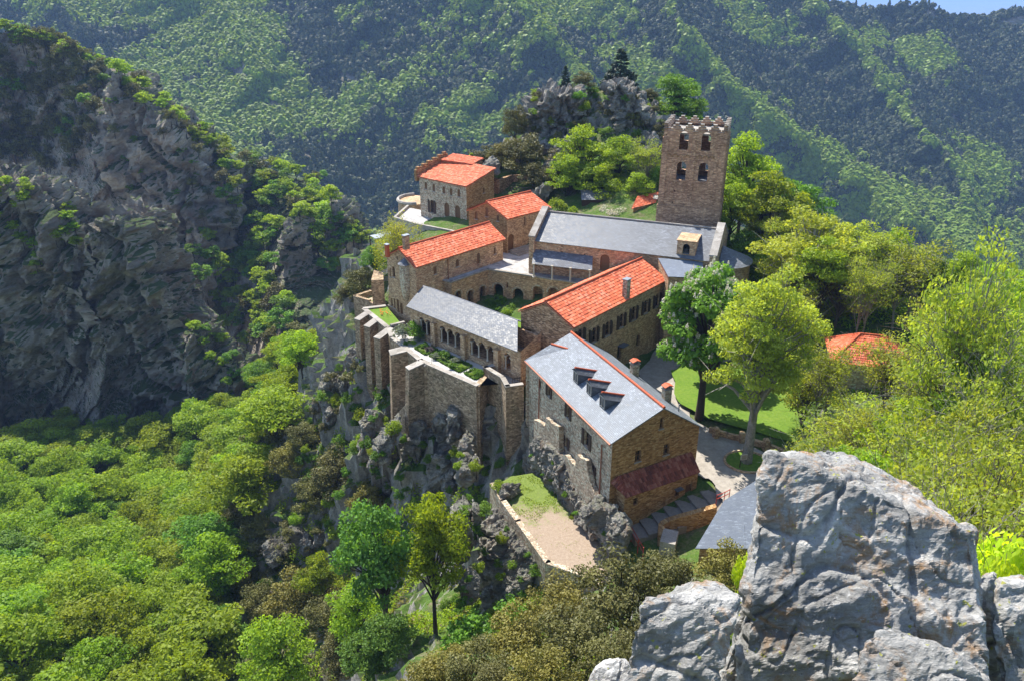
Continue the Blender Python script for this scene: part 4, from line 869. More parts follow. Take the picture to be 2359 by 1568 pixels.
# ---- 8. little building with tiled roof left of the tower
e0, e1 = W(*z2(1032, 852), 13.2), W(*z2(1262, 778), 14.0); e1.z = 13.2; e0b = W(*z2(1032, 852), 13.2); e1b = W(*z2(1262, 782), 13.2)
v = pw*3.4 + V3((0,0,1.1)); sm = thing('tower_annexe', 'little annexe with red tiled roof against the left side of the bell tower', 'building', (e0b.x, e0b.y, 9))
tile_roof('roof', sm, e0b, e0b + axn*0 + (T0 + tn_*2 - e0b)*V3((1,1,0)) if False else W(*z2(1262, 800), 13.2), e0b + v, W(*z2(1262, 800), 13.2) + v, M['tile']); e1b = W(*z2(1262, 800), 13.2)
mb = MB(); cc = [e0b + pw*.25 + axn*.2, e1b + pw*.25, e1b + pw*3.3, e0b + pw*3.3 + axn*.2]; mb.hexa([V3((p.x, p.y, 9)) for p in cc], [V3((cc[0].x, cc[0].y, 13.1)), V3((cc[1].x, cc[1].y, 13.1)), V3((cc[2].x, cc[2].y, 14.0)), V3((cc[3].x, cc[3].y, 14.0))]); mb.build('wall', M['wall_gold'], sm)
c = (e0b + e1b)/2 + v*.5 + (e1b-e0b)*.2; mb = MB(); mb.hexa([c + a*axn*.5 + b*(v*.16) + V3((0,0,.06)) for a, b in ((-1,-1),(1,-1),(1,1),(-1,1))], [c + a*axn*.5 + b*(v*.16) + V3((0,0,.16)) for a, b in ((-1,-1),(1,-1),(1,1),(-1,1))]); mb.build('skylight', M['white'], sm)
# ---- 9. dark timber shed
p0, p1 = W(*z2(640, 870), 11.5), W(*z2(930, 870), 11.5); v = V3((p1.x-p0.x, p1.y-p0.y, 0)); dv = V3((-v.y, v.x, 0)).normalized(); dv = dv if dv.y > 0 else -dv
sh = thing('garden_shed', 'long dark timber shed with slate roof under the trees behind the church', 'shed', (p0.x, p0.y, 10)); 
mb = MB(); cc = [p0, p1, p1 + dv*3.6, p0 + dv*3.6]; mb.prism([(p.x, p.y) for p in cc], 10, 13.4); mb.build('wall', M['wood_dark'], sh)
a, b = V3((p0.x, p0.y, 13.35)) - dv*.3 - v*.02, V3((p1.x, p1.y, 13.35)) - dv*.3 + v*.02; slate_roof('roof', sh, a, b, a + dv*2.2 + V3((0,0,1.2)), b + dv*2.2 + V3((0,0,1.2)), M['slate']); slate_roof('roof', sh, a + dv*4.2, b + dv*4.2, a + dv*2.2 + V3((0,0,1.2)), b + dv*2.2 + V3((0,0,1.2)), M['slate'])
panel(p0, v, hole(v.length*.78, 11.5, .9, 1.5, False), -.05, .04).build('door', M['wood'], sh)
# ---- 10. the red-roofed house in the wood on the right
c = W(2000, 815, 7.2); th = thing('wood_house', 'hip-roofed house with orange tiles half hidden by trees on the right', 'building', (c.x, c.y, 2)); hx, hy = 4.2, 3.2; rz = -.25
ex_, ey_ = V3((math.cos(rz), math.sin(rz), 0)), V3((-math.sin(rz), math.cos(rz), 0)); q_ = [c - ex_*hx - ey_*hy, c + ex_*hx - ey_*hy, c + ex_*hx + ey_*hy, c - ex_*hx + ey_*hy]
r0_, r1_ = c - ex_*1.2 + V3((0,0,2.3)), c + ex_*1.2 + V3((0,0,2.3))
for a, b, r_, s_ in ((q_[0], q_[1], r0_, r1_), (q_[2], q_[3], r1_, r0_), (q_[3], q_[0], r0_, r0_), (q_[1], q_[2], r1_, r1_)): tile_roof('roof', th, a, b, r_, s_, M['tile'])
for a, b in ((q_[0], r0_), (q_[1], r1_), (q_[2], r1_), (q_[3], r0_), (r0_, r1_)): ridge(th, a, b, M['ridge'])
mb = MB(); mb.prism([(c + (p-c)*.92)[:2] for p in q_], 2, 7.15); mb.build('wall', M['wall_light'], th)
# ---- 11. roof of the building beside the steps (plain slate)
sl = [W(*z5(1535, 1205), 3.2), W(1790, 1262, 3.2), W(1790, 1090, 5.6), W(*z5(1965, 728), 5.6), W(*z5(1738, 850), 5.0)]
sl[4] = sl[0].lerp(sl[3], .62) + (sl[4] - sl[0].lerp(sl[3], .62))*V3((1,1,0))
ws = thing('slate_roofed_shed', 'building beside the big boulder showing only its smooth blue-grey slate roof', 'building', (sl[0].x, sl[0].y, 0))
nrm = (sl[1]-sl[0]).cross(sl[3]-sl[0]).normalized(); nrm = nrm if nrm.z > 0 else -nrm
def onpl(p): d = p - V3((0,0,CZ)); o = V3((0,0,CZ)); return o + d*((sl[0]-o).dot(nrm)/d.dot(nrm))
sl = [onpl(p) for p in sl]
mb = MB(); k = 5; lo_ = [p - nrm*.14 for p in sl]; mb.add(lo_ + sl, [tuple(range(5))[::-1], tuple(range(5, 10))] + [(i, (i+1) % 5, 5+(i+1) % 5, 5+i) for i in range(5)]); mb.build('roof', M['slate_plain'], ws)
cc_ = sum((p for p in sl), V3((0,0,0)))/5; mb = MB(); inn = [cc_ + (p-cc_)*.9 for p in sl]; mb.add([V3((p.x, p.y, -1)) for p in inn] + [p - nrm*.2 for p in inn], [tuple(range(5))[::-1]] + [(i, (i+1) % 5, 5+(i+1) % 5, 5+i) for i in range(5)]); mb.build('wall', M['wall_gold'], ws)
# ================================================================ TERRACES, CLOISTER, WALLS
def loc3(p, z): return V3((p.x, p.y, z))
def wallrun(mb, pts, z0, zt, w):
    for a, b in zip(pts[:-1], pts[1:]):
        za, zb2 = (zt if not hasattr(zt, '__len__') else zt[pts.index(a)]), (zt if not hasattr(zt, '__len__') else zt[pts.index(b)])
        d = V3((b.x-a.x, b.y-a.y, 0)).normalized(); s = V3((d.y, -d.x, 0))*w/2; e = d*w*.25
        A, B = loc3(a, 0) - e, loc3(b, 0) + e
        mb.hexa([A - s + V3((0,0,z0)), A + s + V3((0,0,z0)), B + s + V3((0,0,z0)), B - s + V3((0,0,z0))], [A - s + V3((0,0,za)), A + s + V3((0,0,za)), B + s + V3((0,0,zb2)), B - s + V3((0,0,zb2))])
def arch_ring(mb, O, t, u, zc, r, n, proud=.03, w=.24, seg=9):
    for k in range(seg):
        a0, a1 = math.pi*(k+.06)/seg, math.pi*(k+.94)/seg
        q = [(u+r*math.cos(a0), zc+r*math.sin(a0)), (u+(r+w)*math.cos(a0), zc+(r+w)*math.sin(a0)), (u+(r+w)*math.cos(a1), zc+(r+w)*math.sin(a1)), (u+r*math.cos(a1), zc+r*math.sin(a1))]
        f = [loc3(O, 0) + t*a + V3((0,0,b)) for a, b in q]; mb.hexa([p - n*.02 for p in f], [p + n*proud for p in f])
# ---- upper terrace over the cloister walk
P = [W(*z1(*a), 8.8) for a in ((655, 805), (795, 842), (1080, 740), (1430, 785), (1790, 850))]
ut = thing('upper_terrace', 'upper terrace of pale paving over the round-arched cloister walk', 'terrace', (P[2].x, P[2].y, 3.5))
P5 = P[4] + axn*6; C0 = loc3(B3_ + L3_*.02, 8.8); inn3 = V3((-L3_.y, L3_.x, 0)).normalized()
outl = [P[0], P[1], P[2], P[3], P[4], P5, P5 + pw*9, SW + pw*2, loc3(B4, 0) + L4*.5, loc3(B4, 0) + L4*.1 - V3((3, -2, 0)), loc3(B3_ + L3_, 0) + inn3*1.2, P[0] + inn3*4.0]
mb = MB(); mb.add([loc3(p, 8.8) for p in outl], [tuple(f) for f in tessellate_polygon([[V3((p.x, p.y, 0)) for p in outl]])]); mb.build('paving', M['pave'], ut)
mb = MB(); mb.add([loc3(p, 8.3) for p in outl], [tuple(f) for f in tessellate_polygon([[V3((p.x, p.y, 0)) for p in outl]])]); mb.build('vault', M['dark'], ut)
def arcade(root, a, b, arches, z0, zt, mat, depth=.6):
    t = V3((b.x-a.x, b.y-a.y, 0)); L = t.length; t.normalize(); n = V3((t.y, -t.x, 0)); hl = []; rg = MB()
    for x, y, w, h in arches:
        u, z = hit(x, y, a, t)
        if u - w/2 < .1 or u + w/2 > L-.1: continue
        hl.append(hole(u, max(z, z0+.1), w, h, True, 10)); 
        if w > .7: arch_ring(rg, a, t, u, max(z, z0+.1)+h-w/2, w/2+.02, n)
    mb = MB(); mb.plate(a, t, [(0, z0), (L, z0), (L, zt), (0, zt)], hl, depth); w_ = mb.build('wall', mat, root)
    if rg.v: rg.build('arch_ring', M['wall_light'], w_)
arcade(ut, P[0], P[1], [], 3.5, 8.78, M['wall'])
arcade(ut, P[1], P[2], [(*z1(945, 1008), 1.15, 1.9), (*z1(1040, 985), 1.15, 2.1), (*z1(850, 1000), 1.1, 1.6)], 3.5, 8.78, M['wall'])
e4 = P[4] + (P[4]-P[2]).normalized()*6
arcade(ut, P[2], e4, [(*z1(1163, 968), 1.45, 2.1), (*z1(1318, 1000), 1.55, 2.0), (*z1(1470, 990), 1.45, 2.1), (*z1(1590, 990), 1.45, 1.9), (*z1(1700, 1040), 1.45, 2.0), (*z1(1233, 888), .3, .8)], 3.5, 8.78, M['wall'])
mb = MB(); wallrun(mb, [P[0], P[1], P[2], e4], 8.78, 8.96, .5); mb.build('coping', M['cope'], ut)
# dark back wall of the walk
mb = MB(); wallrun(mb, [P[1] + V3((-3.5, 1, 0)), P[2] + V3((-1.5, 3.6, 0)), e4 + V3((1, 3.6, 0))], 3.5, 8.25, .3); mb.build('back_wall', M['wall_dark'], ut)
# steps up to the middle house door
q_ = onwall(mh.side['right'], *z1(1262, 592), .1); dr = V3((L4.x, L4.y, 0)).normalized(); dn = V3((dr.y, -dr.x, 0)); mb = MB()
for k in range(4): c = loc3(q_, 8.8) + dr*1.6 + dn*(.5 + k*.38); mb.box((c.x, c.y, 8.8), 4.2, .4, .62 - k*.15, math.atan2(dr.y, dr.x))
top(mb, 'stone_steps', M['cope'], 'short pale steps rising to the arched door of the middle house', 'steps')
# court
sheet('cloister_court', [P[1] + V3((-.5,0,0)), P[2], P[4], P[4] + V3((4,-8,0)), V3((1.5, 79, 0)), V3((-8, 86, 0))], 4.2, M['lawn'])
# ---- lower gallery with slate roof
E0, E1 = W(*z1(440, 1030), 8.4), W(*z1(1312, 1385), 8.4); T0_, T1_ = W(*z1(575, 866), 10.0), W(*z1(1315, 1140), 10.0)
gd = (E1-E0); gd.z = 0; gL = gd.length; gt_ = gd.normalized(); gi = V3((-gt_.y, gt_.x, 0))
gal = thing('arcaded_gallery', 'long low cloister gallery with slate lean roof and groups of small arches', 'building', (E0.x, E0.y, 4.2)); root = gal
slate_roof('roof', root, E0, E1, T0_, T1_, M['slate_darkened'])
slate_roof('rear_roof', root, T1_ + gi*1.4 - V3((0,0,.7)), T0_ + gi*1.4 - V3((0,0,.7)), T1_ + V3((0,0,.01)), T0_ + V3((0,0,.01)), M['slate'])
O_ = loc3(E0, 0) + gi*.55
def group_hole(us, z, w, h, zi=.14):
    r = w/2; zc = z + h - r; pts = [(us[0]-r, z), (us[-1]+r, z)]
    for k in range(len(us)-1, -1, -1): pts += [(us[k] + r*math.cos(math.pi*s/7), zc + r*math.sin(math.pi*s/7)) for s in range(8)]
    return pts, zc
groups = [[z1(567, 1225), z1(617, 1243)], [z1(728, 1292), z1(788, 1318), z1(846, 1340)], [z1(966, 1395), z1(1031, 1420), z1(1101, 1450)], [z1(1232, 1465)]]
hl, cols, piers = [], [], []
for gp in groups:
    us = [hit(x, y, O_, gt_)[0] for x, y in gp]; sp = (us[-1]-us[0])/max(1, len(us)-1) if len(us) > 1 else 1.4; us = [us[0]+sp*k for k in range(len(us))]; w = min(1.05, sp*.80)
    pts, zc = group_hole(us, 5.25, w, 2.15); hl.append(pts)
    cols += [((us[k]+us[k+1])/2, zc) for k in range(len(us)-1)] + ([(us[0]-w/2+.06, zc), (us[-1]+w/2-.06, zc)])
    piers.append((us[0]-w/2, us[-1]+w/2))
mb = MB(); mb.plate(O_, gt_, [(0, 3.8), (gL, 3.8), (gL, 8.2), (0, 8.2)], hl, .5); mb.build('wall', M['wall'], root)
for u, zc in cols:
    c = O_ + gt_*u + gi*.25; mb = MB(); mb.tube([loc3(c, z) for z in (5.25, 5.38, 5.42, zc-.3, zc-.26, zc-.02)], [.17, .16, .1, .09, .12, .22], 9); mb.box((c.x, c.y, zc-.03), .42, .42, .1, math.atan2(gt_.y, gt_.x)); mb.build('column', M['white'], root)
for (a0, a1), (b0, b1) in zip(piers[:-1], piers[1:]):
    mb = MB(); c = O_ + gt_*((a1+b0)/2) - gi*.2; w = max(.5, (b0-a1)*.45); mb.box((c.x, c.y, 3.8), w, .55, 3.7, math.atan2(gt_.y, gt_.x)); mb.build('pier', M['wall'], root)
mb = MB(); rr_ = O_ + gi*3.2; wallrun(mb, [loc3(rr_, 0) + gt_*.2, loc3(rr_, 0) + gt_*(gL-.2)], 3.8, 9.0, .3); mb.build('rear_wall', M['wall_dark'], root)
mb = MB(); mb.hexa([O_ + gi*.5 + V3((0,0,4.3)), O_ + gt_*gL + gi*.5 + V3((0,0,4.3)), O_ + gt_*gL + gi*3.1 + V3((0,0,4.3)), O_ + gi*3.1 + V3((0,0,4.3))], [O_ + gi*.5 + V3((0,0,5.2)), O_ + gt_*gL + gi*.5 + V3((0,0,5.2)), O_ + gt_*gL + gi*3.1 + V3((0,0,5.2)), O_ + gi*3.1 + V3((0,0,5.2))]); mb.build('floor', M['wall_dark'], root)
mb = MB(); 
for a in (O_ + gt_*.05, O_ + gt_*(gL-.05)): mb = MB(); mb.face([loc3(a, 3.8), loc3(a + gi*3.3, 3.8), loc3(a + gi*3.3, 9.4), loc3(a, 8.2)]); mb.build('end_wall', M['wall'], root)
# ---- garden terrace
gw = [loc3(p, 0) for p in GWp]; bk = loc3(W(*z4(370, 50), 4.6), 0)
gpoly = [bk, gw[0], gw[1], gw[2], gw[3], gw[4], loc3(BAS[0], 0) + V3((1.5, 1, 0)), O_ + gt_*gL, O_]
sheet('garden_terrace', gpoly, 4.50, M['gravel'])
div = W(*z4(520, 185), 4.6)
sheet('garden_lawn', [bk + V3((.3,0,0)), gw[0], gw[1], loc3(div, 0), O_ - gt_*.5], 4.54, M['lawn'])
rwm = MB(); wallrun(rwm, [bk, gw[0]], -4, 4.65, .55); wallrun(rwm, gw + [loc3(BAS[0], 0) + V3((.6,.5,0))], -10, 4.6, .62); rw_t = top(rwm, 'retaining_wall', M['wall_ret'], 'high rubble retaining wall carrying the terrace garden above the ravine', 'wall')
mb = MB(); wallrun(mb, [bk, gw[0]], 4.652, 4.74, .6); wallrun(mb, gw, 4.603, 4.67, .66); o = mb.build('coping', M['cope']); o.parent = rw_t; o.location = -rw_t.location
mb = MB(); wallrun(mb, [gw[1] + V3((.4,.3,0)), loc3(div, 0)], 3.5, 4.9, .4); top(mb, 'garden_wall', M['cope'], 'low dividing wall between the small lawn and the parterre garden', 'wall')
labels = ['leftmost sloping buttress of the retaining wall', 'second sloping buttress from the left on the retaining wall', 'third buttress from the left, at the corner of the small lawn', 'fourth buttress from the left with flat broad top', 'fifth buttress from the left, the large one whose foot flares into a spur', 'slim pilaster buttress right of the flared buttress']
bts = [((225,90),(135,150),-6.5,.95),((295,140),(208,205),-7,.95),((395,215),(285,295),-8,1.0),((530,365),(405,395),-7.5,1.5),((655,470),(535,525),-8,1.0),((735,505),(680,520),-8.5,.7)]
for i, (a, b, zb0, wd) in enumerate(bts):
    A = W(*z4(*a), 4.6); zo = 4.35 if i in (3, 5) else 4.2; B = W(*z4(*b), zo); d = V3((B.x-A.x, B.y-A.y, 0)); n = V3((d.y, -d.x, 0)).normalized(); n = n if n.x > 0 else -n
    mb = MB(); A_ = loc3(A, 0) - d.normalized()*.0; s = n*wd
    nseg = 7; prev = None; rr_ = random.Random(i)
    B0 = loc3(B, 0)
    bot = loc3(B, 0) + d.normalized()*(.5 if i != 4 else 1.0)
    mb.hexa([loc3(A_, zb0), loc3(bot, zb0), loc3(bot + s, zb0), loc3(A_ + s, zb0)], [V3((A_.x, A_.y, 4.62)), V3((B.x, B.y, zo)), V3((B.x+s.x, B.y+s.y, zo)), V3((A_.x+s.x, A_.y+s.y, 4.62))])
    t_ = top(mb, 'buttress', M['wall_ret'], labels[i], 'buttress', 'buttresses along the retaining wall')
    if i == 4:
        mb = MB(); F = W(*z4(400, 965), -6.5); p0 = loc3(B, 0) + d.normalized()*.3
        mb.hexa([loc3(p0, -9), loc3(F, -9), loc3(F, -9) + s*.8, loc3(p0, -9) + s*.8], [loc3(p0, -.6), loc3(F, -6.3), loc3(F, -6.3) + s*.8, loc3(p0, -.6) + s*.8]); o = mb.build('spur', M['wall_ret']); o.parent = t_; o.location = -t_.location
    mb = MB(); u_ = V3((0,0,.1)); e_ = n*.04
    mb.hexa([V3((A_.x, A_.y, 4.625)) - e_, V3((B.x, B.y, zo+.005)) - e_ + d.normalized()*.06, V3((B.x, B.y, zo+.005)) + s + e_ + d.normalized()*.06, V3((A_.x, A_.y, 4.625)) + s + e_], [V3((A_.x, A_.y, 4.625)) - e_ + u_, V3((B.x, B.y, zo)) - e_ + u_ + d.normalized()*.06, V3((B.x, B.y, zo)) + s + e_ + u_ + d.normalized()*.06, V3((A_.x, A_.y, 4.625)) + s + e_ + u_])
    o = mb.build('coping', M['cope']); o.parent = t_; o.location = -t_.location
# bastion
b0, b1, b2, b3 = [loc3(p, 0) for p in BAS]; b4, b5 = loc3(W(*z4(1425, 548), 5.0), 0), loc3(W(*z4(1345, 478), 5.4), 0)
bs = thing('bastion', 'tall angular stone bastion with a small open platform beside the guest house', 'bastion', (b1.x, b1.y, -8))
mb = MB(); bat = lambda p, c: p + (p-c)*.10; cc_ = (b0+b2+b4)/3
fs = [b5, b0, b1, b2, b3]
for a, b in zip(fs[:-1], fs[1:]):
    A, B = bat(a, cc_), bat(b, cc_); mb.face([loc3(A, -11), loc3(B, -11), loc3(b, 5.45), loc3(a, 5.45)])
    n = V3((b.y-a.y, a.x-b.x, 0)).normalized(); n = n if n.dot(cc_-a) > 0 else -n
    mb.face([loc3(a + n*.45, 4.5), loc3(b + n*.45, 4.5), loc3(b + n*.45, 5.45), loc3(a + n*.45, 5.45)])
mb.build('wall', M['wall_ret'], bs)
mb = MB(); mb.add([loc3(p, 4.62) for p in (b0, b1, b2, b3, b4, b5)], [tuple(f) for f in tessellate_polygon([[V3((p.x, p.y, 0)) for p in (b0, b1, b2, b3, b4, b5)]])]); mb.build('platform', M['cope'], bs)
mb = MB()
for a, b in zip(fs[:-1], fs[1:]):
    n = V3((b.y-a.y, a.x-b.x, 0)).normalized(); n = n if n.dot(cc_-a) > 0 else -n; mb.hexa([loc3(a - n*.05, 5.452), loc3(b - n*.05, 5.452), loc3(b + n*.5, 5.452), loc3(a + n*.5, 5.452)], [loc3(a - n*.05, 5.54), loc3(b - n*.05, 5.54), loc3(b + n*.5, 5.54), loc3(a + n*.5, 5.54)])
mb.build('coping', M['cope'], bs)
mb = MB(); r0 = W(*z4(1372, 660), 4.7); r1 = W(*z4(1440, 650), 4.7)
for k in range(6): q_ = r0.lerp(r1, k/5); mb.beam(loc3(q_, 4.6), loc3(q_, 5.5), .05, .05)
for h in (4.9, 5.4): mb.beam(loc3(r0, h), loc3(r1, h), .05, .05)
mb.build('railing', M['iron'], bs)
# outer terraces left of the wing
mb = MB(); q_ = [W(*z1(*a), 3.2) for a in ((38, 945), (152, 978), (270, 1040), (250, 960), (160, 905))]
cx_ = [loc3(p, 0) for p in q_]; wallrun(mb, [cx_[4], cx_[0], cx_[1]], -7, 3.2, .45); wallrun(mb, [cx_[1], cx_[2]], -7, 3.0, .4); top(mb, 'corner_wall', M['wall_ret'], 'low outer terrace wall at the far left foot of the north wing', 'wall')
sheet('outer_terrace', cx_, 2.4, M['meadow'])
mb = MB(); q_ = [W(*z1(*a), 7.0) for a in ((165, 820), (262, 815), (258, 760), (188, 740))]; mb.hexa([loc3(p, -4) for p in q_], [loc3(p, 6.9) for p in q_]); top(mb, 'wall_tower', M['wall_ret'], 'narrow stone pier wall against the left corner of the north wing', 'wall')
mb = MB(); q_ = [W(*z1(*a), 9) for a in ((155, 475), (330, 440), (322, 480), (200, 500))]; mb.hexa([p - V3((0,0,.12)) for p in q_], q_); pg = top(mb, 'pergola', M['metal'], 'pale flat canopy on posts left of the weeping tree', 'canopy')
for p in q_: m2 = MB(); m2.beam(loc3(p, 4.5), loc3(p, 8.9), .14, .14); o = m2.build('post', M['wood_dark']); o.parent = pg; o.location = -pg.location
# ruined walls at the foot of the guest house
OLx = loc3(OL, 0) + nl_*.62; prof = [hit(*z5(*a), OLx, tl_) for a in ((410,310),(488,350),(495,300),(582,360),(588,540),(640,568),(700,632),(703,545),(775,600),(800,745),(850,880),(905,950),(985,1015))]
mb = MB(); rr_ = random.Random(5); pr = []
for a, b in zip(prof[:-1], prof[1:]):
    n_ = max(1, int(abs(b[0]-a[0])/.35)); pr += [(a[0]+(b[0]-a[0])*k/n_, a[1]+(b[1]-a[1])*k/n_ + rr_.uniform(-.12, .12)) for k in range(n_)]
pr.append(prof[-1])
for a, b in zip(pr[:-1], pr[1:]):
    if abs(b[0]-a[0]) < .02: continue
    A, B = OLx + tl_*a[0], OLx + tl_*b[0]; i_ = -nl_*rr_.uniform(.42, .56); mb.hexa([loc3(A, -4), loc3(B, -4), loc3(B+i_, -4), loc3(A+i_, -4)], [loc3(A, a[1]), loc3(B, b[1]), loc3(B+i_, b[1]), loc3(A+i_, a[1])])
top(mb, 'ruined_wall', M['wall_light'], 'ragged broken masonry wall standing in front of the guest house side', 'wall')
# wall of the lower earth terrace
mb = MB(); lw = [loc3(p, 0) for p in LT[:5]] + [loc3(W(*q7(1850, 930), -2), 0)]; wallrun(mb, lw, -5.4, -1.55, .55); top(mb, 'terrace_wall', M['wall_light'], 'curving rubble wall edging the bare earth terrace below the guest house', 'wall')
# low wall, steps and railing by the gable
mb = MB(); lw = [W(*z5(*a), z) for *a, z in ((1300, 1110, .9), (1300, 1030, 1.3), (1350, 1000, 1.5), (1450, 970, 1.9), (1560, 940, 2.3), (1680, 905, 2.7))]
for a, b in zip(lw[:-1], lw[1:]):
    d = loc3(b-a, 0).normalized(); s = V3((d.y, -d.x, 0))*.26; A, B = a, b; mb.hexa([loc3(A-s, -1), loc3(A+s, -1), loc3(B+s, -1), loc3(B-s, -1)], [A-s, A+s, B+s, B-s])
top(mb, 'low_wall', M['wall_gold'], 'curved low stone wall beside the steps under the guest house gable', 'wall')
mb = MB(); c = W(*z5(1355, 1120), 1.1); mb.box((c.x, c.y, -1), 1.3, 1.9, 2.1, -.35); top(mb, 'wall_block', M['cope'], 'pale block-shaped wall end at the foot of the curved low wall', 'wall')
mb = MB(); s0, s1 = W(*z5(1130, 1075), .0), W(*z5(1680, 850), 2.0); d = (s1-s0); dh = loc3(d, 0); n = V3((-dh.y, dh.x, 0)).normalized()
for k in range(7): c = s0 + dh*(k/6); mb.box((c.x, c.y, -1.5), dh.length/6*1.08, 3.3 - .9*(k < 2) + .1*(k % 2), 1.45 + .27*k + .08, math.atan2(dh.y, dh.x))
top(mb, 'garden_steps', M['steps'], 'broad shaded stone steps climbing along the guest house gable', 'steps')
mb = MB(); rp = [W(*z5(*a), .2) for a in ((1035, 1030), (1090, 1120), (1135, 1200), (1170, 1260))]
for p in rp: mb.beam(p - V3((0,0,.6)), p + V3((0,0,.95)), .07, .07)
for a, b in zip(rp[:-1], rp[1:]):
    for h in (.45, .9): mb.beam(a + V3((0,0,h)), b + V3((0,0,h)), .06, .06)
top(mb, 'handrail', M['red'], 'red painted handrail down the path below the steps', 'railing')
mb = MB(); rp = [W(*z5(*a), 2.3) for a in ((1680, 890), (1735, 868), (1770, 850))]
for p in rp: mb.beam(p - V3((0,0,.3)), p + V3((0,0,.9)), .06, .06)
for a, b in zip(rp[:-1], rp[1:]):
    for h in (.45, .85): mb.beam(a + V3((0,0,h)), b + V3((0,0,h)), .05, .05)
top(mb, 'gate_rail', M['red'], 'short red rail between the low wall and the slate roofed shed', 'railing')
# posts, signboard, lawn edge
edge = [W(*z5(*a), 2.3) for a in ((1640, 380), (1760, 420), (1900, 450), (2060, 500), (2200, 560))]
mb = MB(); wallrun(mb, [loc3(p, 0) for p in edge], 1.7, 2.62, .35); top(mb, 'lawn_edging', M['wall'], 'low stone edging between lawn and gravel court', 'wall')
for i, (x, y, l_) in enumerate(((1680, 400, 'nearest the guest house corner'), (1862, 432, 'left of the plane tree trunk'), (2028, 480, 'right of the plane tree trunk'))):
    p = W(*z5(x, y), 2.6); mb = MB(); mb.box((p.x, p.y, 1.9), .5, .5, 1.25, .3); mb.hexa([p + V3((a, b, .55)) for a, b in ((-.28,-.28),(.28,-.28),(.28,.28),(-.28,.28))], [p + V3((a, b, .7)) for a, b in ((-.1,-.1),(.1,-.1),(.1,.1),(-.1,.1))])
    top(mb, 'stone_post', M['wall'], 'squat stone post on the lawn edge, ' + l_, 'post', 'stone posts on the lawn edge')
p = W(*z5(1845, 640), 2.1); sg = thing('signboard', 'small white notice board on a post beside the plane tree', 'sign', (p.x, p.y, 2.05)); mb = MB(); mb.beam(loc3(p, 2.0), loc3(p, 3.5), .07, .07); mb.build('post', M['wood_dark'], sg)
mb = MB(); mb.box((p.x+.25, p.y-.06, 3.0), .65, .05, .6, .2); mb.build('board', M['white'], sg); mb = MB()
for k in range(4): mb.box((p.x+.25 + .015, p.y-.1, 3.12+k*.11), .46, .02, .025, .2)
mb.build('lettering', M['iron'], sg)
# stairway with timber rail below the knoll
mb = MB(); a0, a1 = W(*q2(1255, 1300), 11.5), W(*q2(1188, 1238), 13.2)
for k in range(9): c = a0.lerp(a1, k/8); mb.box((c.x, c.y, c.z-1.5), 1.7, .6, 1.5, .5)
top(mb, 'stone_stairway', M['cope'], 'narrow stone stairway climbing behind the lodge towards the knoll', 'stairs')
mb = MB(); rl = [W(*q2(*a), z) for *a, z in ((1105, 1340, 10.5), (1140, 1330, 10.5), (1195, 1335, 10.5), (1258, 1295, 12.2), (1330, 1300, 12.4), (1420, 1290, 12.6))]
for p in rl: mb.beam(p - V3((0,0,1.2)), p + V3((0,0,.9)), .22, .22)
for a, b in zip(rl[:-1], rl[1:]):
    for h in (.4, .8): mb.beam(a + V3((0,0,h)), b + V3((0,0,h)), .1, .1)
top(mb, 'timber_fence', M['bark'], 'timber rail fence with stone posts beside the stairway behind the lodge', 'fence')
mb = MB(); rr_ = random.Random(8); tp = [W(*q2(*a), z) for *a, z in ((1105, 1185, 14.5), (1170, 1215, 14.2), (1265, 1155, 15), (1430, 1190, 14.2), (1500, 1160, 14))]
wallrun(mb, [loc3(p, 0) for p in tp], 9, 14.4, .6); top(mb, 'dry_stone_wall', M['wall_dark'], 'shaded dry stone wall under the dark oaks of the knoll', 'wall')
mb = MB(); tp = [W(*q2(*a), 26.2) for a in ((1520, 598), (1600, 604), (1700, 612), (1800, 612), (1880, 590))]; wallrun(mb, [loc3(p, 0) for p in tp], 23.5, 26.4, .5); top(mb, 'knoll_wall', M['wall'], 'old terrace wall on top of the rocky knoll', 'wall')
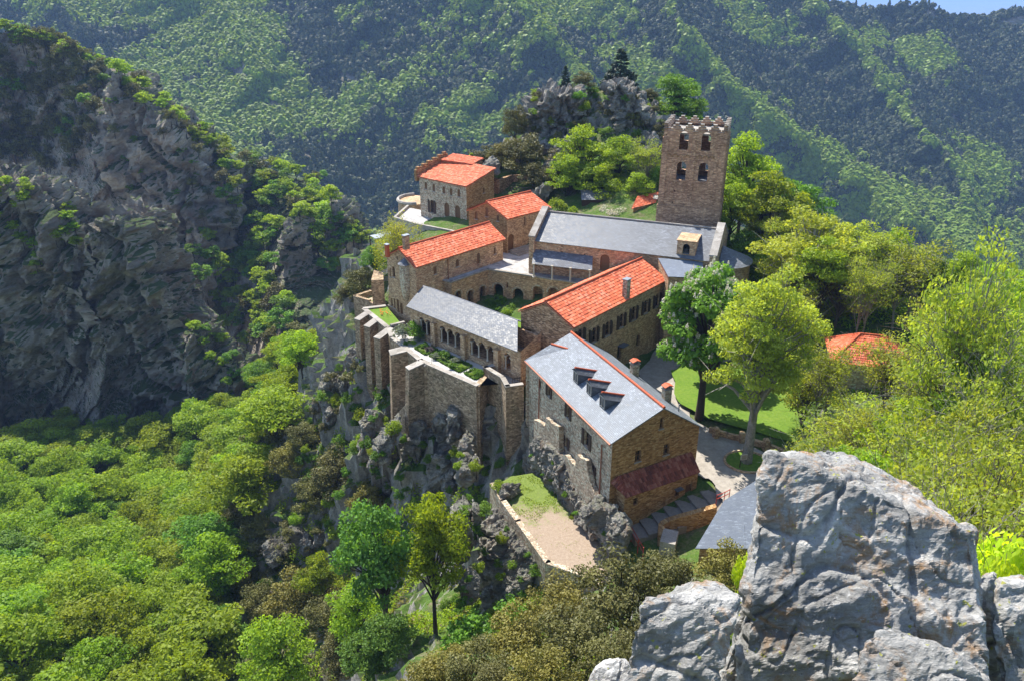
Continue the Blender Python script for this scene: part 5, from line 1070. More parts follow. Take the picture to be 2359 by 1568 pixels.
# ================================================================ ROCKS
def rock(name, label, pts, voxel, amp, freq, seed, mat, cat='rock', smooth=False, group=None, strat=(1, 1, 1), push=0):
    bm = bmesh.new()
    for p in pts: bm.verts.new(p)
    r = bmesh.ops.convex_hull(bm, input=bm.verts); bmesh.ops.delete(bm, geom=list({g for g in r['geom_interior'] + r['geom_unused'] if isinstance(g, bmesh.types.BMVert)}), context='VERTS')
    me = bpy.data.meshes.new('t'); bm.to_mesh(me); bm.free(); ob = bpy.data.objects.new('t', me); COL.objects.link(ob)
    md = ob.modifiers.new('r', 'REMESH'); md.mode = 'VOXEL'; md.voxel_size = voxel
    bpy.context.view_layer.update(); m2 = bpy.data.meshes.new_from_object(ob.evaluated_get(bpy.context.evaluated_depsgraph_get())); bpy.data.objects.remove(ob)
    n = len(m2.vertices); co = np.empty(n*3, np.float32); m2.vertices.foreach_get('co', co); co = co.reshape(-1, 3); no = np.empty(n*3, np.float32); m2.vertex_normals.foreach_get('vector', no); no = no.reshape(-1, 3)
    q = co*np.array(strat); sh = 100*seed
    q = q @ np.array([[1, .0, .3], [0, 1, 0], [-.5, 0, .8]])
    nrm_ = np.stack([gnoise(q*freq*.9 + [seed, 1, 3]), gnoise(q*freq*.9 + [7, seed, 3]), gnoise(q*freq*.9 + [2, 9, seed])], -1)
    d = (vridge(q, freq, 7, seed) - 1.0)*amp*1.1 + vfbm(q, freq*2.7, 6, seed+3)*amp*.55 + (np.abs(gnoise(q*freq*9 + seed)) - .3)*amp*.30
    ter = q[:, 2]*freq*1.3 + q[:, 0]*freq*.6 + nrm_[:, 0]*.8; d = d + (np.abs((ter % 1) - .5) - .25)*amp*.7
    st = gnoise(q*freq*1.1 + seed)*2.5; fr_ = st - np.floor(st); d = d + (np.floor(st) + np.clip(fr_*6 - 5, 0, 1))*amp*.35
    for f_, w_, dp in ((freq*.8, .035, .8), (freq*2.0, .05, .4)): d = d - amp*dp*np.exp(-(np.abs(gnoise(q*f_ + 3*seed))/w_)**2)
    co = co + no*d[:, None] + nrm_*amp*.5
    m2.vertices.foreach_set('co', co.ravel().astype(np.float32)); m2.update(); m2.materials.clear(); m2.materials.append(mat)
    for p in m2.polygons: p.use_smooth = smooth
    c = co.mean(0); c[2] = co[:, 2].min(); m2.transform(Matrix.Translation(-Vector(c))); o = link(name, m2); o.location = Vector(c)
    if label: tag(o, label, cat, group)
    return o
def rk(outl, Yf, th, dz=0.0, spread=1.0):
    f = [DY(x, y, Yf if len(r_) == 0 else r_[0]) for x, y, *r_ in outl]; c = sum(f, V3((0,0,0)))/len(f)
    return f + [c + (p-c)*spread + V3((0, th, dz)) for p in f]
NR = M['rock_near']
rock('boulder', 'huge grey lichened boulder filling the lower right foreground', [DY(*a) for a in ((1768,1048,6.55),(1745,1180,6.3),(1738,1250,6.1),(1712,1330,5.95),(1700,1420,5.7),(1690,1600,5.3),(1690,1800,4.7),(2280,1800,4.7),(2262,1600,5.3),(2255,1420,5.7),(2262,1300,6.0),(2250,1222,6.2),
    (1835,1062,6.6),(1960,1125,6.45),(2110,1188,6.35),(1900,1030,7.5),(1785,1036,7.2),(2050,1100,7.6),(2150,1150,7.6),(2240,1208,7.0))] + [V3((3.5,7.6,37)), V3((5.6,7.8,37)), V3((3.0,7.4,38.5))], .024, .07, .9, 2.2, NR, 'boulder', strat=(1, 1, 1.3))
rock('boulder', 'grey and rust-brown split rock left of the huge boulder at the bottom edge', [DY(*a) for a in ((1490,1368,5.2),(1478,1400,5.1),(1450,1480,4.9),(1440,1600,4.7),(1440,1800,4.3),(1590,1800,4.3),(1620,1600,4.7),(1665,1480,4.9),(1710,1420,5.0),(1718,1372,5.2),(1640,1345,5.4),(1560,1355,5.5),(1650,1350,5.9),(1530,1368,5.9))], .022, .065, 1.2, 5.1, NR, 'boulder')
rock('boulder', 'slanting rock slab wedged between the split rock and the huge boulder', [DY(*a) for a in ((1735,1290,6.3),(1705,1400,5.9),(1680,1500,5.6),(1640,1620,5.4),(1640,1800,5.0),(1850,1800,5.0),(1810,1500,5.7),(1780,1380,6.1),(1760,1320,6.5))], .03, .06, 1.4, 7.7, NR, 'boulder')
rock('boulder', 'rounded pale rock in front of the huge boulder at the bottom edge', [DY(*a) for a in ((1975,1520,4.7),(1990,1475,4.85),(2020,1450,5.0),(2065,1448,5.0),(2115,1475,4.9),(2210,1508,4.8),(2300,1580,4.6),(1960,1600,4.5),(1950,1800,4.0),(2320,1800,4.0),(2060,1452,5.2),(2240,1540,5.2))], .028, .04, 1.5, 9.3, NR, 'boulder')
rock('boulder', 'dark cleft rock at the lower right corner', [DY(*a) for a in ((2290,1345,6.2),(2320,1320,6.6),(2400,1350,6.3),(2480,1500,5.9),(2480,1800,5.0),(2300,1800,5.0),(2285,1560,5.6),(2280,1420,6.0),(2400,1360,7.0))], .04, .07, 1.1, 11.4, NR, 'boulder')
rock('boulder', 'small brown rock at the bottom edge under the dark oaks', [DY(*a) for a in ((1345,1590,8.4),(1360,1545,8.5),(1395,1520,8.7),(1440,1512,8.8),(1470,1560,8.6),(1470,1640,8.2),(1345,1640,8.0),(1420,1518,9.3))], .05, .05, 1.2, 13.0, NR, 'boulder')
RK = M['rock']
rock('rock_crag', 'steep dark grey crag at the left end of the knoll', rk([(1212,262),(1240,225),(1275,212),(1320,214),(1345,240),(1330,300),(1300,345),(1245,352),(1215,320)], 142, 8, 0), .3, 1.5, .3, 3.3, RK, 'rock')
rock('rock_spine', 'pale rock spine running down the middle of the knoll', [DY(*a) for a in ((1318,282,141),(1335,292,141),(1300,345,136),(1280,390,132),(1262,430,128),(1240,450,126),(1225,430,130),(1290,320,140),(1310,340,139),(1300,400,133))], .25, .8, .25, 4.4, RK, 'rock')
rock('rock_crag', 'bright jagged crag at the right of the knoll below the cedar', rk([(1405,205),(1425,190),(1450,210),(1480,235),(1490,262),(1478,300),(1450,325),(1425,300),(1415,262),(1408,235)], 141, 7, 0), .3, 1.4, .32, 6.1, RK, 'rock')
rock('rock', 'shadowed rocky bank at the foot of the knoll spine', rk([(1205,470),(1240,455),(1262,420),(1275,440),(1250,480),(1220,490)], 124, 5), .25, .6, .3, 8.2, RK, 'rock')
rock('rock', 'pale boulder pile behind the lodge roof', rk([(1105,385),(1130,372),(1150,380),(1148,400),(1120,408)], 130, 4), .25, .5, .3, 8.9, RK, 'rock')
for k, (lab, ol, Y, th, vx, am) in enumerate((
    ('bulging grey rock face under the earth terrace wall', [q7(1040,520),(q7(1130,420)),q7(1210,500),q7(1330,640),q7(1430,770),q7(1490,850),q7(1400,950),q7(1290,1090),q7(1220,1130),q7(1130,1010),q7(1060,850),q7(1030,650)], None, 3, .14, .45),
    ('upright square rock beside the terrace wall', [q7(885,420),q7(925,375),q7(975,420),q7(985,510),q7(930,520),q7(890,480)], 58.5, 2.0, .09, .22),
    ('leaning pointed rock left of the terrace wall corner', [q7(990,410),q7(1040,450),q7(1062,490),q7(1030,580),q7(1000,560)], 57.5, 1.6, .09, .2),
    ('dark rock pillar in the cleft below the big tree', [q7(840,520),q7(900,480),q7(985,530),q7(1000,640),q7(960,780),q7(880,800),q7(840,650)], 56.5, 3, .12, .35),
    ('long rock slab deep in the cleft', [q7(900,950),q7(1000,930),q7(1050,980),q7(1000,1080),q7(920,1070)], 51, 3, .12, .3),
    ('big shadowed rock at the foot of the retaining wall', [z4(735,960),z4(830,900),z4(860,960),z4(850,1080),z4(780,1110),z4(730,1040)], 77, 3.5, .14, .45),
    ('rounded rock right of the big shadowed rock', [z4(865,930),z4(940,900),z4(975,990),z4(960,1090),z4(880,1120),z4(855,1040)], 75, 3.5, .14, .45),
    ('standing rock under the bastion', [z4(955,1170),z4(1010,1100),z4(1050,1150),z4(1040,1300),z4(975,1290)], 71, 3, .12, .4),
    ('slim stone finger standing in the shade', [z4(1065,1290),z4(1085,1250),z4(1105,1300),z4(1110,1430),z4(1070,1440)], 66, 1.4, .09, .2),
    ('mossy boulder above the small green ledge', [z4(940,1350),z4(980,1330),z4(1050,1370),z4(1045,1450),z4(990,1480),z4(945,1430)], 65, 3, .1, .3),
    ('sloping rock ledge on the sunlit spur', [z4(265,1200),z4(340,1130),z4(450,1010),z4(470,1060),z4(380,1250),z4(300,1370),z4(235,1380)], 76, 4, .16, .5),
    ('dark boulder at the right foot of the guest house gable', [z5(1545,690),z5(1580,655),z5(1625,690),z5(1650,770),z5(1600,830),z5(1550,800)], 62.5, 1.6, .09, .15),
    ('rust-brown rocks under the guest house corner', [z5(760,985),z5(860,930),z5(980,960),z5(1050,1130),z5(1010,1190),z5(930,1190),z5(830,1080)], 55.6, 2.2, .1, .3))):
    if k == 0: pts = [W(x, y, -2.6 - max(0, (y-740*1)*.0) - (i_ > 4)*4.0 - (7 <= i_ <= 9)*1.5) for i_, (x, y) in enumerate(ol)]; pts = pts + [p + V3((1.5, 2.5, -1.0)) for p in pts]
    else: pts = rk([(x, y) for x, y in ol], Y, th)
    rock('rock', lab, pts, vx, am, .45, 2.0 + k*1.7, RK, 'rock')

OLr = loc3(OL, 0) + nl_*1.05
for i, ol in enumerate([[(340,590),(385,450),(440,440),(500,500),(470,640),(400,640)],[(455,470),(540,520),(590,600),(610,720),(560,790),(480,700)],[(580,620),(640,720),(700,840),(690,920),(620,860),(570,760)],[(680,820),(740,900),(800,980),(790,1030),(720,980)],[(790,960),(850,900),(930,940),(960,1050),(900,1130),(820,1070)],[(920,980),(985,1000),(1040,1120),(1040,1190),(960,1200),(900,1110)]]):
    ps = []
    for x, y in ol:
        u, z = hit(*z5(x, y), OLr, tl_); ps += [OLr + tl_*u + V3((0,0,z)), OLr + tl_*u - nl_*1.0 + V3((0,0,z+.25)), OLr + tl_*u + nl_*.3 + V3((0,0,z-.9))]
    rock('rock', 'pale rock under the ruined wall, %s counted from the bastion' % ['first', 'second', 'third', 'fourth', 'fifth', 'sixth'][i], ps, .1, .3, .5, 20.0+i*1.3, RK, 'rock')
for ol, Y, th, lab, vx, am, fq in (([(660,540),(688,520),(705,560),(735,640),(752,720),(752,790),(715,790),(690,720),(655,640),(645,580)], 232, 12, 'slender rock pinnacle standing out of the wooded hollow', .55, 3.0, .09),([(765,470),(800,500),(835,560),(835,640),(800,680),(770,620),(745,540)], 238, 14, 'rock buttress at the right end of the far crag', .55, 3, .09),([(700,800),(740,740),(760,790),(740,850),(700,860)], 205, 8, 'low rock tooth at the foot of the pinnacle', .5, 2.4, .1), ([(560,880),(600,895),(622,935),(600,990),(560,950)], 163, 6, 'last rock tooth of the left cliff above the valley forest', .4, 2, .12),
   ([(185,520),(205,502),(265,504),(300,562),(350,642),(410,724),(425,780),(420,970),(150,980),(170,700)], 166, 18, 'great slab of the left cliff, brown-grey with diagonal cracks', .55, 4.0, .06),([(-60,400),(0,432),(60,452),(130,502),(178,540),(165,700),(140,980),(-120,980),(-120,420)], 168, 16, 'dark cliff face at the left frame edge', .6, 4.0, .065),([(420,755),(470,778),(540,840),(600,895),(600,970),(430,985)], 159, 10, 'descending rock rib of the left cliff', .45, 3.2, .09),
   ([(225,215),(245,185),(280,215),(340,275),(420,335),(480,380),(515,430),(515,530),(480,620),(430,720),(330,640),(260,480),(215,320)], 262, 24, 'broad bare rock face of the far crag', .9, 5.5, .04),([(330,560),(430,640),(480,640),(440,780),(360,700)], 226, 16, 'lower bare rock rib of the far crag', .7, 4.5, .05)):
    rock('rock_wall' if th > 13 else 'rock_pinnacle', lab, rk(ol, Y, th), vx, am, fq, 31.0 + Y*.01, M['rock_far'], 'rock')
rock('boulder', 'shadowed rock wedge in the cleft right of the huge boulder', [DY(*a) for a in ((2250,1330,7.0),(2290,1315,7.2),(2330,1500,6.6),(2330,1800,6),(2240,1800,6),(2240,1500,6.6),(2290,1330,8))], .04, .06, 1.1, 17.0, NR, 'boulder')
# loose rocks and ledges on the steep ground: a few shapes, copied
PRO = []
for i in range(5):
    r2 = np.random.default_rng(60+i); v = r2.normal(size=(26, 3)); v /= np.linalg.norm(v, axis=1)[:, None]; v = v*[1.0, .8, 1.5][:3] if i % 2 else v*[1.2, 1.0, .9]
    PRO.append(rock('rock', None, [V3(p) for p in v], .085, .22, .8, 3.0+i*2.2, M['rock']))
def scatter_rocks(poly, n, srange, label, group, seed, sink=.35, zs=1.3):
    r2 = random.Random(seed); Pw = [W(x, y, z) for x, y, z in poly]; pl = [(p.x, p.y) for p in Pw]; xs, ys = [p[0] for p in pl], [p[1] for p in pl]; k = 0; t = 0
    while k < n and t < 4000:
        t += 1; x, y = r2.uniform(min(xs), max(xs)), r2.uniform(min(ys), max(ys))
        if not pin(pl, np.array([x]), np.array([y]))[0]: continue
        g0 = gz(x, y); sl0 = math.hypot(gz(x+.6, y)-g0, gz(x, y+.6)-g0)/.6
        if sl0 < .35 and r2.random() < .75: continue
        s = r2.uniform(*srange); src = PRO[r2.randrange(5)]; o = src.copy(); COL.objects.link(o); o.location = (x, y, g0 - s*sink); o.scale = (s, s*r2.uniform(.7, 1.1), s*r2.uniform(.8, zs)); o.rotation_euler = (r2.uniform(-.3, .3), r2.uniform(-.3, .3), r2.uniform(0, 6.28)); tag(o, label, 'rock', group); k += 1
scatter_rocks([(840,960,-6),(1000,990,-5),(1190,1060,-5),(1110,1200,-11),(900,1230,-19),(820,1180,-20)], 20, (.7, 2.4), 'grey rock in the shaded cliff under the retaining wall', 'rocks of the shaded cliff', 1)
scatter_rocks([(840,840,-4),(770,840,-7),(690,1010,-16),(620,1230,-27),(560,1320,-32),(700,1400,-26),(780,1200,-21),(860,1030,-9)], 24, (.6, 2.0), 'sunlit rock on the spur below the buttresses', 'rocks of the sunlit spur', 2)
scatter_rocks([(1130,1180,-8),(1260,1330,-4),(1210,1440,-7),(1060,1400,-11),(1030,1250,-12)], 11, (.6, 1.9), 'rock around the cleft below the earth terrace', 'rocks around the cleft', 3)
scatter_rocks([(1205,1030,-3),(1245,1010,-2),(1300,1110,-2.2),(1390,1230,-2.2),(1420,1235,-1.5),(1400,1190,-1),(1290,1060,-1)], 20, (.5, 1.1), 'pale rock at the foot of the guest house wall', 'rocks at the foot of the guest house', 4)
scatter_rocks([(1190,330,17),(1300,300,20),(1330,420,13),(1250,450,12),(1180,420,12)], 12, (.6, 1.6), 'rock under the knoll cliff', 'rocks of the knoll', 5)
scatter_rocks([(1420,320,19),(1520,300,19),(1530,440,12),(1440,430,12)], 14, (.6, 1.8), 'rock on the slope left of the bell tower', 'rocks left of the tower', 6)
for o in PRO: bpy.data.objects.remove(o)

# sight lines met with the ground and the rocks, to find where a plant seen there has its root
from mathutils.bvhtree import BVHTree
bpy.context.view_layer.update(); BV = []
for o in COL.objects:
    if o.type == 'MESH' and (o.get('kind') == 'structure' and o.name in ('ground', 'crag', 'rock_cliff') or o.get('category') == 'rock'):
        mw = o.matrix_world; BV.append(BVHTree.FromPolygons([mw @ v.co for v in o.data.vertices], [tuple(p.vertices) for p in o.data.polygons]))
def cast(px, py):
    d = ray(px, py).normalized(); best = None
    for b in BV:
        h = b.ray_cast(V3((0, 0, CZ)), d)
        if h[0] is not None and (best is None or h[3] < best[3]): best = h
    return best
# ================================================================ TREES AND PLANTS
def leaf(nm, a, b, **k): M[nm] = leafmat(nm, a, b, **k)
leaf('lf_valley', (.12, .22, .014), (.29, .37, .024), trans=.52, hue=.06)
leaf('lf_spring', (.18, .31, .02), (.32, .43, .035), trans=.5, hue=.03)
leaf('lf_green', (.085, .18, .018), (.16, .29, .03), trans=.42, hue=.03)
leaf('lf_blue', (.09, .19, .035), (.16, .29, .055), trans=.42, hue=.03)
leaf('lf_oak', (.075, .078, .024), (.18, .17, .05), trans=.22, hue=.03, tcol=(1.2, 1.1, .5))
leaf('lf_oakgold', (.11, .11, .022), (.26, .225, .05), trans=.25, hue=.03, tcol=(1.2, 1.1, .5))
leaf('lf_plane', (.26, .33, .035), (.44, .50, .08), trans=.5, hue=.03)
leaf('lf_open', (.21, .28, .035), (.38, .43, .06), trans=.5, hue=.04)
leaf('lf_chestnut', (.09, .22, .012), (.18, .36, .022), trans=.4, hue=.02)
leaf('lf_cedar', (.018, .035, .022), (.045, .07, .042), trans=.15, hue=.02)
leaf('lf_maple', (.32, .46, .02), (.50, .62, .04), trans=.5, hue=.02)
leaf('lf_box', (.06, .14, .01), (.13, .24, .02), trans=.3, hue=.02)
leaf('lf_grey', (.12, .15, .10), (.22, .25, .19), trans=.3, hue=.02)
leaf('lf_purple', (.05, .035, .045), (.10, .08, .09), trans=.2, hue=.02)
leaf('blossom', (.55, .50, .38), (.75, .70, .58), trans=.3, hue=.01, tcol=(1, 1, .9))
def quads(rs, C, N_, s, up=.6, asp=.62):
    """leaf quads at points C (n,3) with preferred normals N_ (n,3)"""
    n = len(C); nr = rs.normal(size=(n, 3)); nr /= np.linalg.norm(nr, axis=1)[:, None]
    nn = nr*(1-up) + N_*up; nn /= np.linalg.norm(nn, axis=1)[:, None] + 1e-9
    a = np.cross(nn, rs.normal(size=(n, 3))); a /= np.linalg.norm(a, axis=1)[:, None] + 1e-9; b = np.cross(nn, a)
    sz = (s*rs.uniform(.6, 1.35, n))[:, None]; a = a*sz; b = b*sz*asp
    V = np.stack([C - a, C - b*.9 + a*.1, C + a, C + b*.9 + a*.1], 1).reshape(-1, 3)
    F = np.arange(4*n).reshape(n, 4); return V, F
def tree_kind(name, seed, H, cr, ch, mat, bark, nclump, nleaf, ls, shape='round', tr=.3, flat=.6, csize=.32, limbs=None, extra=None, lean=0, multi=1, shell=.5, up=.5, twig=0, drop=0):
    """returns dict of meshes; crown centre at H-ch/2"""
    rs = np.random.default_rng(seed); rd = random.Random(seed); cz = H - ch/2; cl = []
    while len(cl) < nclump:
        v = rs.normal(size=3); v /= np.linalg.norm(v); r = rs.uniform(0, 1)**shell
        if v[2] < -.75: continue
        p = v*r*.86
        if shape == 'cone': z = rs.uniform(0, 1)**1.3; a = rs.uniform(0, 6.28); rr = (1-z)*.95*rs.uniform(.35, 1)**.5 + .02; p = np.array([math.cos(a)*rr, math.sin(a)*rr, z*2-1])
        if shape == 'dome': p[2] = abs(p[2])*1.5 - .62; 
        if shape == 'egg': p[:2] *= 1 - .35*max(0, p[2])
        irr = 1 + .22*noise.noise(Vector((p[0]*1.3+seed, p[1]*1.3, p[2]*1.3)))*2
        cl.append([p[0]*cr*irr, p[1]*cr*irr, cz + p[2]*ch/2*(.92 + .08*irr), csize*cr*rs.uniform(.6, 1.25)*((1.25-(p[2]+1)/2*.9) if shape == 'cone' else 1)])
    cl = np.array(cl)
    # wood
    mb = MB(); base_r = tr; lx, ly = lean*math.cos(seed), lean*math.sin(seed)
    tops = []
    for m in range(multi):
        a = m*6.28/multi + seed; off = Vector((math.cos(a), math.sin(a), 0))*(base_r*1.6 if multi > 1 else 0)
        zt = H*.82; path = [Vector((off.x, off.y, -1.2))]
        for k in range(1, 8): f = k/7; path.append(Vector((off.x + lx*f*f + off.x*f*3 + rd.uniform(-.1, .1)*H*.03, off.y + ly*f*f + off.y*f*3 + rd.uniform(-.1, .1)*H*.03, zt*f)))
        mb.tube(path, [base_r/ (multi**.5) *(1.25 if k == 0 else (1-.86*k/7)) for k in range(8)], 7, False); tops.append(path)
    order = np.argsort(rs.random(len(cl)))[:(limbs if limbs is not None else min(len(cl), 26))]
    for i in order:
        c = Vector(cl[i][:3]); path0 = tops[int(i) % multi]
        f = min(.97, max(.22, (c.z/(H*.82))*rd.uniform(.45, .72))) if shape != 'cone' else min(.99, max(.15, c.z/(H*.82)))
        k = f*7; j = min(6, int(k)); s0 = path0[j].lerp(path0[j+1], k-j); mid = s0.lerp(c, .5) + Vector((0, 0, (.10 if shape != 'cone' else .0)*(c-s0).length))
        r0 = base_r*(1-.86*f)*.5/(multi**.5) + .012*H/10; mb.tube([s0, s0.lerp(mid, .55), mid, mid.lerp(c, .6), c], [r0, r0*.8, r0*.6, r0*.38, r0*.16], 5, False)
        for w in range(twig):
            e = c + Vector((rd.gauss(0, 1), rd.gauss(0, 1), rd.gauss(.25, .7)))*cl[i][3]*1.1; b0_ = mid.lerp(c, rd.uniform(.2, 1)); mb.tube([b0_, b0_.lerp(e, .5) + Vector((0, 0, .05)), e], [r0*.30, r0*.2, .008], 3, False)
    trunk = mb.mesh('trunk', bark, None, True, False)
    # leaves
    per = rs.multinomial(nleaf, cl[:, 3]**1.6/np.sum(cl[:, 3]**1.6)); CC, NN, TT = [], [], []
    for (x, y, z, r), n in zip(cl, per):
        v = rs.normal(size=(n, 3)); v /= np.linalg.norm(v, axis=1)[:, None]; q = v*(rs.uniform(.25, 1.08, n)**.5)[:, None]
        q[:, 2] = np.where(q[:, 2] < -.2, q[:, 2]*.5, q[:, 2]); c = q*np.array([r, r, r*flat])
        if drop: c[:, 2] -= np.abs(rs.normal(size=n))*drop; 
        CC.append(c + [x, y, z]); NN.append(v*.6 + [0, 0, .55]); TT.append(np.clip(rs.uniform(.15, .85) + rs.normal(0, .16, n), 0, 1))
    CC, NN, TT = map(np.concatenate, (CC, NN, TT)); NN /= np.linalg.norm(NN, axis=1)[:, None] + 1e-9
    V, F = quads(rs, CC, NN, ls, up); crown = npmesh('crown', V, F, M[mat], False, np.repeat(TT, 4))
    d = dict(name=name, H=H, cr=cr, trunk=trunk, crown=crown)
    if extra:                                # blossom candles
        idx = [i for i in rs.permutation(len(CC)) if NN[i][2] > .1 and np.hypot(CC[i][0], CC[i][1]) + abs(CC[i][2]-cz)*.5 > cr*.45][:extra]; B = []
        for i in idx:
            h = rs.uniform(.35, .5); n = 18; t = rs.uniform(0, 1, n); a = rs.uniform(0, 6.28, n); r = .12*(1-t*.75)
            B.append(np.stack([CC[i][0] + np.cos(a)*r, CC[i][1] + np.sin(a)*r, CC[i][2] + .12 + t*h], -1))
        B = np.concatenate(B); V, F = quads(rs, B, np.tile([0, 0, 1.], (len(B), 1)), .085, .1, .9); d['extra'] = npmesh('blossom', V, F, M['blossom'], False, rs.uniform(0, 1, len(V)))
    return d
def put(k, x, y, label, group=None, H=None, width=None, z=None, rz=None, cat='tree', name=None, s=None):
    z = gz(x, y) if z is None else z; H = H or k['H']; sz = H/k['H']; sx = (width/2/k['cr']) if width else sz
    o = thing(name or k['name'], label, cat, (x, y, z - .15), rz if rz is not None else (x*7.3 + y*3.1) % 6.28, group); o.scale = (sx, sx, sz)
    for nm in ('trunk', 'crown', 'extra'):
        if nm in k: link({'extra': 'blossom'}.get(nm, nm), k[nm], o)
    return o
def putpx(k, px, pyt, Y, width, label, group=None, minH=2.0, force=False, **kw):
    if not force and (k['name'] in ('holm_oak', 'shrub', 'bare_tree') and Y < 112 or (k['name'] == 'broadleaf_tree' and group == 'trees and bushes below the walls')):          # find where a bush of that size stands on the slope
        Ys = Y*np.linspace(.7, 1.6, 91); d = ray(px, pyt); X_ = d.x/d.y*Ys; Z_ = CZ + d.z/d.y*Ys; Hs = width*({'holm_oak': 1.05, 'broadleaf_tree': 1.55}.get(k['name'], .8))*Ys/Y
        e = np.abs(Z_ - Hs - nearz(X_, Ys)) + .02*np.abs(Ys-Y); i = int(np.argmin(e)); Y2 = float(Ys[i])
        if e[i] < 2.5: return put(k, float(X_[i]), Y2, label, group, H=float(Hs[i]), width=width*Y2/Y, z=float(Z_[i]-Hs[i]), cat=kw.get('cat', 'tree'), name=kw.get('name'))
    p = DY(px, pyt, Y); g_ = gz(p.x, p.y); H = max(minH, p.z - g_, width*(1.3 if k['H'] > 10 else .95 if k['H'] > 4 else .6)); return put(k, p.x, p.y, label, group, H=H, width=width, z=p.z-H, **kw)
# kinds
VAL = [tree_kind('broadleaf_tree', 10+i, 11, 3.5, 7.5, m, M['bark_dark'], 40, 6200, .155, 'egg' if i % 2 else 'round', .17, csize=.30, limbs=24, flat=.5, twig=1, shell=.55) for i, m in enumerate(['lf_valley', 'lf_valley', 'lf_valley', 'lf_spring', 'lf_valley', 'lf_green'])]
OPEN = [tree_kind('open_tree', 30+i, 11, 4.2, 8, 'lf_open', M['bark_pale'] if i else M['bark'], 60, 5200, .115, 'round', .2, csize=.25, limbs=60, flat=.6, twig=5, multi=1+i % 2, shell=.6) for i in range(3)]
OAK = [tree_kind('holm_oak', 40+i, 7, 3.2, 6.0, ['lf_oak', 'lf_oak', 'lf_oakgold'][i], M['bark_dark'], 52, 9500, .11, 'round', .2, csize=.27, limbs=22, flat=.75, multi=2, shell=.45) for i in range(3)]
OAKF = [tree_kind('holm_oak', 50+i, 7, 3.4, 6.2, 'lf_oak', M['bark_dark'], 26, 1500, .26, 'round', .2, csize=.33, limbs=8, flat=.75, shell=.45) for i in range(3)]
FARB = [tree_kind('hillside_tree', 60+i, 9, 3.2, 6.5, ['lf_valley', 'lf_green', 'lf_spring'][i], M['bark_dark'], 22, 1300, .30, 'round', .16, csize=.34, limbs=8, flat=.6, shell=.5) for i in range(3)]
GRN = [tree_kind('broadleaf_tree', 70+i, 13, 4.4, 9.5, ['lf_green', 'lf_spring', 'lf_blue', 'lf_valley'][i], M['bark_dark'], 60, 9000, .17, 'egg', .26, csize=.26, limbs=44, flat=.55, twig=2, shell=.5) for i in range(4)]
PLANE = tree_kind('plane_tree', 81, 15.5, 5.2, 12.0, 'lf_plane', M['bark_pale'], 130, 24000, .125, 'egg', .48, csize=.19, limbs=80, flat=.6, twig=3, shell=.6)
CHEST = tree_kind('horse_chestnut', 82, 13.5, 5.2, 11.0, 'lf_chestnut', M['bark_dark'], 95, 15000, .20, 'egg', .42, csize=.21, limbs=40, flat=.6, extra=300, shell=.32, up=.65)
CEDAR = tree_kind('cedar', 83, 8.5, 3.6, 8.0, 'lf_cedar', M['bark_dark'], 110, 15000, .19, 'cone', .25, csize=.24, limbs=60, flat=.35, shell=.5)
SHRUB = [tree_kind('shrub', 90+i, 2.0, 1.1, 1.8, m, M['bark_dark'], 16, 1500, .09, 'round', .05, csize=.40, limbs=6, flat=.8, multi=2, shell=.4) for i, m in enumerate(['lf_box', 'lf_grey', 'lf_purple', 'lf_green', 'lf_valley', 'lf_oak'])]
WEEP = tree_kind('weeping_birch', 97, 9, 3.4, 7.0, 'lf_open', M['bark_pale'], 60, 9000, .08, 'round', .16, csize=.22, limbs=40, flat=.5, twig=2, drop=1.3)
MAPLE = tree_kind('maple_branches', 98, 3.2, 1.5, 2.8, 'lf_maple', M['bark'], 46, 3800, .07, 'round', .05, csize=.26, limbs=36, flat=.45, twig=2, up=.75)
BARE = tree_kind('bare_tree', 99, 6, 2.2, 5.0, 'lf_open', M['bark_pale'], 40, 160, .07, 'round', .09, csize=.3, limbs=40, flat=.7, twig=6)
BROOM = tree_kind('white_shrub', 100, 2.2, 1.3, 2.0, 'blossom', M['bark'], 22, 1600, .07, 'round', .05, csize=.35, limbs=10, flat=.9, multi=2)
